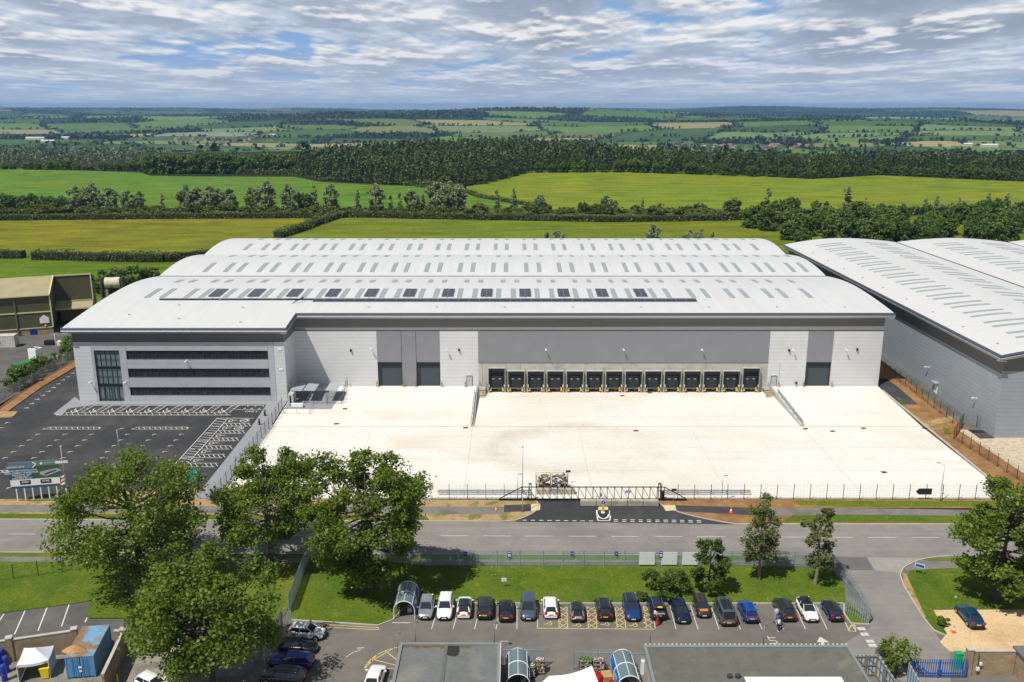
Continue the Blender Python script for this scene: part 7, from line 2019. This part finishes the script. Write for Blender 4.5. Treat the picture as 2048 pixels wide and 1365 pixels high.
near_tree('broadleaf_tree', 286, 1172, (300, 896), 112, 425, .9, 'broad spreading tree between the billboard and the green mesh fence', 21, 44, trunk_r=.55)
near_tree('broadleaf_tree', 545, 1128, (555, 888), 418, 648, 1.0, 'tall tree in front of the paved walk, second of the roadside trees', 22, 42, shape='full', trunk_r=.42)
near_tree('broadleaf_tree', 742, 1182, (735, 872), 610, 866, .4, 'tallest dense tree between the road and the trolley shelter', 23, 54, trunk_r=.5, shape='full', leaves=46)
near_tree('broadleaf_tree', 425, 1375, (400, 1098), 274, 584, 1.0, 'nearest leafy tree between the brick wall and the cars parked side on', 24, 44, trunk_r=.42, size=.36)
near_tree('broadleaf_tree', 1990, 1200, (2000, 948), 1890, 2110, .2, 'large tree on the grass above the gravel parking', 25, 50, mat='leaf_big', shape='full', trunk_r=.45)
near_tree('young_tree', 1417, 1186, (1412, 1072), 1382, 1454, .2, 'slim dark tree in the lawn in front of the white sheets', 26, 20, 'leaf_dark', .32, 30, 12, trunk_r=.20, shape='column')
near_tree('young_tree', 1518, 1158, (1512, 976), 1454, 1576, .3, 'thin half bare tree with a leafy top by the palisade fence', 27, 26, 'leaf_young', .32, 20, 9, trunk_r=.22, shape='spire', tmat=M['twig'], hollow=.3)
near_tree('young_tree', 1630, 1168, (1628, 998), 1592, 1674, .3, 'thin half bare tree beside the bend of the palisade fence', 28, 22, 'leaf_young', .32, 22, 9, trunk_r=.24, shape='column', tmat=M['twig'], hollow=.3)
for (px, py, h, w, lab, sd) in ((1303, 1178, 2.6, 2.4, 'small shrub on the lawn left of the larger shrub', 31), (1346, 1186, 3.3, 4.4, 'largest round shrub on the lawn behind the blue car', 32), (1330, 1206, 1.7, 2.0, 'low shrub at the lawn edge behind the parked cars', 33), (1282, 1200, 1.2, 1.5, 'tiny shrub at the lawn edge near the blue car', 34), (1793, 1346, 3.6, 5.2, 'bright shrub enclosed by the blue and white board fences', 35), (1886, 1252, 1.1, 1.3, 'small shrub between the right lawn and the gravel', 36)):
    x, y = P(px, py, .1); plant_tree('shrub', (x, y, .1), broad_tree_meshes(sd, h, w, .15, 10, 10, 22, .26, M['leaf_dark'] if sd < 35 else M['leaf_big'], .08), lab, 'shrub')
    # twigs standing out of the two thin trees are part of their trunks

# --- shared shapes for the trees further off
willow = [broad_tree_meshes(100 + i, 14, 9.5 + (i % 3) * 1.6, .0, 24, 10, 30, .68, M['leaf_willow'], .35, 'column', stems=2, skirt=True) for i in range(4)]
spire = [broad_tree_meshes(110 + i, 15, 6.0, .5, 16, 9, 26, .62, M['leaf_willow'], .28, 'spire', skirt=True) for i in range(3)]
roundt = [broad_tree_meshes(120 + i, 10, 10.5, .2, 20, 9, 18, .9, M['leaf_round'], .35, skirt=True) for i in range(5)]
bush = [broad_tree_meshes(130 + i, 4, 5.5, .1, 9, 7, 11, .6, M['leaf_hedge'], .12) for i in range(4)]
shrubs = [broad_tree_meshes(140 + i, 3.4, 3.4, .1, 9, 8, 14, .32, M['leaf_round'], .08) for i in range(3)]


def pine_meshes(seed, h=17, w=6.6):
    g = np.random.default_rng(seed); C = []; n = 9
    for k in range(n):
        t = k / (n - 1); z = h * (.16 + .80 * t); r = w / 2 * (1 - t) ** .65 * g.uniform(.8, 1.15) + .35; m = int(10 + 26 * (1 - t))
        a = g.uniform(0, 6.28, m); rr = r * g.uniform(.35, 1, m) ** .6
        C.append(np.c_[np.cos(a) * rr, np.sin(a) * rr, z - rr * .18 + g.normal(size=m) * .45])
    C = np.concatenate(C); tb = MB().bar((0, 0, -.5), (0, 0, h * .9), .28, 5, .06)
    return leaf_mesh('crown', C, 1.75, g, M['leaf_pine'], .35), tb.mesh('trunk', M['trunk']), C


pines = [pine_meshes(200 + i, 16 + 2.2 * (i % 3), 6.2 + .6 * (i % 2)) for i in range(5)]


def TG(px, py):
    z = 0.0
    for _ in range(12): x, y = P(px, py, z); y = min(max(y, 100), 16000); z = float(tz(x, y))
    return x, y, z


vr = random.Random(5)
n_ = 0


def row_tree(kind, px, pyb, pyt, lab, group=None, wide=None):
    if kind is willow and not wide: wide = 1.08
    x, y, z = TG(px, pyb); me = vr.choice(kind); H0 = {id(willow): 14, id(spire): 15, id(roundt): 10, id(bush): 4}[id(kind)]
    h = PY(px, pyt, y)[1] - z; s = max(.2, h / H0) * (1.12 if kind is willow or kind is spire else 1.0); cat = 'bush' if kind is bush else 'tree'
    e = plant_tree({id(willow): 'willow_tree', id(spire): 'poplar_tree', id(roundt): 'broadleaf_tree', id(bush): 'bush'}[id(kind)], (x, y, z), me, lab, cat, group, vr.uniform(0, 6.28), s)
    if wide: e.scale = (s * wide, s * wide, s)
    return e


GW = 'grey green willows along the field hedge'
for px, pt in ((160, 373), (188, 371), (219, 376), (258, 381), (282, 385), (372, 373), (398, 375), (424, 372), (460, 377), (506, 377), (533, 367), (581, 371), (663, 374), (753, 373), (825, 380), (876, 365), (900, 364), (916, 377), (1080, 390), (1213, 391), (1230, 402)):
    row_tree(willow, px, 421, pt, 'grey green willow in the row along the far field hedge', GW)
for px, pt in ((326, 388), (630, 371), (716, 380), (782, 391), (800, 386), (847, 387), (994, 379), (1027, 377), (1285, 396)):
    row_tree(spire, px, 420, pt, 'slender grey green poplar in the row along the far field hedge', 'slender poplars along the field hedge')
for px, pt in ((1534, 377), (1693, 371), (1729, 396), (1849, 396), (1871, 393), (1915, 396), (1972, 387), (2011, 386)):
    row_tree(spire, px, 432, pt, 'grey poplar rising above the bushes behind the right hand warehouse', 'poplars above the right hand wood')
row_tree(roundt, 1167, 428, 403, 'single dark round tree in the far hedge near a pale willow pair')
row_tree(roundt, 608, 420, 384, 'dark tree between two grey willows in the far row')
for px, pt in ((5, 385), (25, 389), (48, 392), (66, 388), (86, 391), (104, 393), (124, 390), (140, 396)):
    row_tree(roundt, px, 419, pt, 'dark green tree at the left end of the far hedge row', 'dark trees at the left end of the hedge row')
for px, pt, k in ((1092, 459, spire), (1112, 452, willow), (1298, 444, willow), (1368, 450, willow), (1390, 452, spire), (1412, 459, spire)):
    x = (px - 1024) / FPX * 375; e = plant_tree('young_tree', (x, 362, float(tz(x, 362))), vr.choice(k), 'thin young tree showing above the rear roof edge', 'tree', 'young trees behind the roof', vr.random() * 6, (PY(px, pt, 362)[1]) / 14.5); e.scale.x *= .8
# bushes under the row
for px in range(-30, 1440, 21):
    row_tree(bush, px + vr.uniform(-8, 8), 427 + vr.uniform(-4, 4), 413 + vr.uniform(-6, 5), 'low green bush in the undergrowth of the far hedge row', 'bushes under the field trees', 1.7)
# wood behind the neighbour
k = 0
while k < 92:
    px = vr.uniform(1440, 2130); pb = vr.uniform(432, 492)
    if pb > 438 + (px - 1440) * .35: continue
    row_tree(roundt, px, pb, pb - vr.uniform(26, 40) * (1 + .006 * (pb - 430)), 'round leafy tree in the wood behind the right hand warehouse', 'trees of the right hand wood', 1.05); k += 1
# tree belt beyond the left fields
for px in range(-20, 300, 17): row_tree(roundt, px + vr.uniform(-6, 6), 339 + px * .01, 322 + vr.uniform(-3, 8), 'dark hedgerow tree beyond the left bright green field', 'hedgerow trees beyond the left field', 1.15)
for px in range(300, 600, 16):
    for r_ in (0, 1): row_tree(roundt, px + vr.uniform(-7, 7), 348 - 7 * r_, 307 - 3 * r_ + vr.uniform(-4, 7), 'large dark broadleaf tree at the left end of the pine wood', 'broadleaf trees left of the pine wood', 1.0)
# behind the left shed and along the fence
for px, pb, pt, lab in ((208, 582, 538, 'dark bush tree behind the white tank, on the left'), (238, 575, 530, 'pale bush tree behind the white tank, in the middle'), (262, 578, 522, 'grey green bush tree behind the white tank by the roof'), (300, 570, 528, 'bright green bush tree against the left roof edge'), (158, 590, 560, 'dark bush beside the blue skip')):
    x, y = P(px, pb, .5); e = plant_tree('bush', (x, y, float(tz(x, y))), vr.choice(roundt), lab, 'bush', None, vr.random() * 6, (PY(px, pt, y)[1] - .5) / 10); e.scale.x *= 1.05; e.scale.y *= 1.05
for k in range(24):
    yy = 158 + k * 3.3 + vr.uniform(-1.5, 1.5); xx = -103.6 - vr.random() * 1.3
    if 168 < yy < 176: continue
    plant_tree('shrub', (xx, yy, .7), vr.choice(shrubs), 'overgrown green shrub along the left palisade fence', 'shrub', 'shrubs along the left fence', vr.random() * 6, vr.uniform(.9, 1.7))


# --- hedges
def hedge(pts, w, h, lab, per=30, size=.85, mat='leaf_hedge', core=True):
    g = np.random.default_rng(int(abs(pts[0][0]) * 10) + 3); C = []; x0, y0 = pts[0][0], pts[0][1]; z0 = float(tz(x0, y0)); cr = MB()
    for a, b in zip(pts, pts[1:]):
        L = math.dist(a[:2], b[:2]); n = int(L * per); t = g.uniform(0, 1, n); s = g.uniform(-1, 1, n); v = g.uniform(0, 1, n)
        d = ((b[0] - a[0]) / L, (b[1] - a[1]) / L); hh = h * (1 + .14 * np.sin(t * L / 5.3 + a[0]) + .10 * np.sin(t * L / 1.9)); ww = w / 2 * (1 + .15 * np.sin(t * L / 4.1))
        e = np.where(g.uniform(0, 1, n) < .62, np.sign(s) * (1 - .15 * g.uniform(0, 1, n)), s); zt = np.where(np.abs(e) > .82, v * .9, .82 + .22 * v)
        zt = np.where(np.abs(e) > .6, np.minimum(zt, 1.0), zt)
        X = a[0] + (b[0] - a[0]) * t - d[1] * e * ww; Y = a[1] + (b[1] - a[1]) * t + d[0] * e * ww
        C.append(np.c_[X, Y, tz(X, Y) + zt * hh])
        k = max(1, int(L / 6))
        for i in range(k):
            A = [a[j] + (b[j] - a[j]) * i / k for j in (0, 1)]; B = [a[j] + (b[j] - a[j]) * (i + 1) / k for j in (0, 1)]; za, zb_ = float(tz(*A)), float(tz(*B))
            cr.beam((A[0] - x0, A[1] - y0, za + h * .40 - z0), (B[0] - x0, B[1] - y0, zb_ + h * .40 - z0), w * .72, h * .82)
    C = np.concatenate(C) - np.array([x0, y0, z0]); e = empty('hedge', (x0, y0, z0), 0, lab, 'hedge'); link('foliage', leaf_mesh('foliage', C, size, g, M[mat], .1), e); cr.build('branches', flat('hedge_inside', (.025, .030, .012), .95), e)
    return e


def HP(*pts): return [TG(*p)[:2] for p in pts]


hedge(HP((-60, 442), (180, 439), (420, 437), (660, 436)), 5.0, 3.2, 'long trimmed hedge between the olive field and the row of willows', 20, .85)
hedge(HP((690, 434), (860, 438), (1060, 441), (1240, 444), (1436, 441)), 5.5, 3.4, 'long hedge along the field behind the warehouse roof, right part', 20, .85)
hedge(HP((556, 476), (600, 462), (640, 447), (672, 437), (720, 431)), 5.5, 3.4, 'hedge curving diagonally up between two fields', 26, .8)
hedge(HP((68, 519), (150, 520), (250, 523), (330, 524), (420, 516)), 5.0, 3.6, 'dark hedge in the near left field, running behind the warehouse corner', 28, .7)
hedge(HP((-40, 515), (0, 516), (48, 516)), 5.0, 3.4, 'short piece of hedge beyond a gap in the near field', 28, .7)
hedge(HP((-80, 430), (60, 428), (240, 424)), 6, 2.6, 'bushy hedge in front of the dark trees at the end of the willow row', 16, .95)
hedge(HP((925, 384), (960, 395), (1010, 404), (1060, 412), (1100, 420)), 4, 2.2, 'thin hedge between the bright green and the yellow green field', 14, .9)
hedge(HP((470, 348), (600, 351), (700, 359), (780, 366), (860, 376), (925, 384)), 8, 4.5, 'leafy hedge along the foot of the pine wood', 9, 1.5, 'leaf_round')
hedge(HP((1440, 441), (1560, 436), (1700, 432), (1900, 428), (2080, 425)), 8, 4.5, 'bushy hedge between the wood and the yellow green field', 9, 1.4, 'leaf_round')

# --- the pine wood: the rows that show at the edge as trees, the mass behind as one stand
PLAB = 'dark pine at the edge of the wood'
fl_ = lambda px: float(np.interp(px, [0, 280, 300, 590, 640, 900, 930, 1060, 1250, 1500, 1620, 1760, 2048, 2200], [338, 343, 350, 350, 362, 377, 375, 346, 345, 353, 358, 350, 362, 362]))
cnt = 0; spots = []
px = 606.0
while px < 2140 and cnt < 290:
    for r_ in range(2):
        x, y, z = TG(px + vr.uniform(-4, 4), fl_(px) - 1.2 - r_ * 3.2); me = vr.choice(pines)
        plant_tree('pine_tree', (x, y, z), me[:2], PLAB, 'tree', 'pines at the wood edge', vr.uniform(0, 6.28), vr.uniform(.66, 1.14)); cnt += 1
    px += 10.6
for px in range(960, 2060, 23):
    row_tree(roundt, px + vr.uniform(-10, 10), fl_(px) - .3, fl_(px) - vr.uniform(14, 30), 'leafy tree standing in front of the dark pines', 'leafy trees along the pine edge', vr.uniform(.8, 1.2))
C = []; g = np.random.default_rng(77)
V_, F_, A_l = [], [], []; tot = 0
for it in range(15000):
    px = g.uniform(560, 2150); x, y0, _ = TG(px, fl_(px) - 6); depth = np.interp(px, [560, 620, 700, 800, 900, 1060, 1200, 1260, 1320, 2150], [5, 110, 270, 440, 560, 430, 260, 90, 55, 55])
    if g.uniform() > depth / 560: continue
    y = y0 + g.uniform(0, 1) * depth; x = x * y / y0
    spots.append((x, y))
    if len(spots) > 2300: break
TT = []
for (x, y) in spots:
    c = pines[g.integers(5)][2]; m = g.permutation(len(c))[:int(len(c) * .40)]; s = g.uniform(.8, 1.12); p = c[m] * np.array([s * 1.1, s * 1.1, s]) + np.array([x, y, float(tz(x, y))]); C.append(p); TT.append(np.full(len(p), g.uniform(.5, 1.45)) * g.uniform(.85, 1.15, len(p)))
C = np.concatenate(C); V, F = leaf_quads(C, 2.6, g, .35); t = np.concatenate(TT)
o = link('pine_stand', np_mesh('pine_stand', V, F, [M['leaf_pine']], False, attr=np.c_[t, t, t])); tag(o, 'dense dark pine wood behind the green fields', 'wood', kind='stuff')

# --- trees of the far country as one mass, following the field edges
C = []; S = []; g = np.random.default_rng(99)
flat_idx = np.argwhere((HEDGE | WOOD) & (cy > 1350) & (cy < 14500) & (np.abs(cx) < .66 * cy + 60))
wd = WOOD[flat_idx[:, 0], flat_idx[:, 1]]; yy = cy[flat_idx[:, 0], flat_idx[:, 1]]
area = (yy * .0085) * (yy * .0028)
keep = g.uniform(0, 1, len(flat_idx)) < np.clip(np.where(wd, area / 100., area / 210.) * np.clip(3000 / yy, .16, 1), 0, 1)
fi = flat_idx[keep]; xx = cx[fi[:, 0], fi[:, 1]] + g.normal(size=len(fi)) * 4; yy = cy[fi[:, 0], fi[:, 1]] + g.normal(size=len(fi)) * 5
if len(xx) > 26000: sel = g.permutation(len(xx))[:26000]; xx, yy = xx[sel], yy[sel]
cl = np.sin(xx / 140.) * np.sin(yy / 210.) + g.normal(size=len(xx)) * .5; ok = cl > -.45; xx, yy = xx[ok], yy[ok]
for k in range(6):
    hh_ = g.uniform(5, 11, len(xx)) * (1 + .3 * np.clip(yy / 9000, 0, 1)); C.append(np.c_[xx + g.normal(size=len(xx)) * 2.6, yy + g.normal(size=len(xx)) * 2.6, tz(xx, yy) + hh_ * g.uniform(.1, .8, len(xx))]); S.append(hh_ * 1.0)
C = np.concatenate(C); S = np.concatenate(S); V, F = leaf_quads(C, 1.0, g, .1); V = (V.reshape(-1, 4, 3) - C[:, None]) * S[:, None, None] + C[:, None]; t = g.uniform(.7, 1.2, len(F))
o = link('far_trees', np_mesh('far_trees', V.reshape(-1, 3), F, [M['leaf_far']], False, attr=np.c_[t, t, t])); tag(o, 'hedgerow trees and small woods of the far countryside', 'trees', kind='stuff')
# pale poplar plantation beyond the left tree belt
C = []
for k in range(520):
    px = g.uniform(-40, 350); py = g.uniform(311, 333); x, y, z = TG(px, py + (px > 280) * 4); h = g.uniform(11, 17)
    for q_ in range(9): C.append((x + g.normal() * 1.5, y + g.normal() * 1.5, z + h * (.12 + .1 * q_)))
o = link('poplar_plantation', leaf_mesh('poplar_plantation', np.array(C), 2.4, g, leaf_mat('plantation_leaves', (.085, .13, .065), (.13, .175, .095), None, .02, .1), .0, (.85, 1.15))); tag(o, 'pale grey green poplar plantation in the valley on the left', 'plantation', kind='stuff')

# --- villages and farm sheds
hw = [flat('house_wall_cream', (.55, .48, .38), .9), flat('house_wall_brick', (.34, .19, .12), .9)]; hr = [flat('house_roof_tile', (.24, .15, .11), .9), flat('house_roof_slate', (.12, .12, .13), .8)]
hms = []
for i in range(4):
    m = MB().box(0, 0, 2.7, 11, 8, 5.6); m.mat(1); m.add([(-5.9, -4.6, 5.4), (5.9, -4.6, 5.4), (5.9, 0, 9.2), (-5.9, 0, 9.2), (5.9, 4.6, 5.4), (-5.9, 4.6, 5.4)], [(0, 1, 2, 3), (3, 2, 4, 5), (0, 3, 5), (1, 4, 2)]); hms.append(m.mesh('house', [hw[i % 2], hr[(i // 2) % 2]]))
for (xa, xb, ya, yb, n, lab, grp) in ((350, 400, 275, 287, 16, 'small distant house in the left village', 'houses of the left village'), (400, 560, 266, 289, 34, 'small distant house in the left village', 'houses of the left village'), (1340, 1470, 290, 299, 26, 'small distant house in the right village above the pines', 'houses of the right village'), (1490, 1600, 291, 299, 24, 'small distant house in the right village above the pines', 'houses of the right village')):
    for k in range(n):
        x, y, z = TG(vr.uniform(xa, xb), vr.uniform(ya, yb)); o = link('house', vr.choice(hms), None, (x, y, z - .3), vr.uniform(-.6, .6)); q_ = vr.uniform(.6, .95); o.scale = (q_, q_, q_); tag(o, lab, 'house', grp)
for (px, py, L_, lab) in ((97, 286, 40, 'white roofed farm shed in the left valley'), (132, 279, 26, 'small pale farm building in the left valley'), (1978, 295, 42, 'long pale farm shed on the far right'), (1935, 293, 22, 'small farm shed left of the long far shed'), (545, 270, 20, 'pale church like building above the left village'), (65, 231, 60, 'pale building on the far left hillside')):
    x, y, z = TG(px, py); o = MB().box(0, 0, 3, L_, 14, 6.5).mat(1).add([(-L_ / 2, -7.4, 6), (L_ / 2, -7.4, 6), (L_ / 2, 0, 9), (-L_ / 2, 0, 9), (L_ / 2, 7.4, 6), (-L_ / 2, 7.4, 6)], [(0, 1, 2, 3), (3, 2, 4, 5), (0, 3, 5), (1, 4, 2)]).build('farm_shed', [hw[0], flat('pale_sheet_roof', (.6, .6, .6), .7)], None, loc=(x, y, z)); tag(o, lab, 'farm shed')
x, y, z = TG(1104, 345); e = empty('lookout_tower', (x, y, z), 0, 'tiny white hide on stilts at the edge of the pine wood', 'tower'); MB().box(0, 0, 4.2, 2.2, 2.2, 2.2).build('cabin', M['white'], e); MB().box(0, 0, 1.5, 1.2, 1.2, 3.1).build('stilts', M['timber'], e)
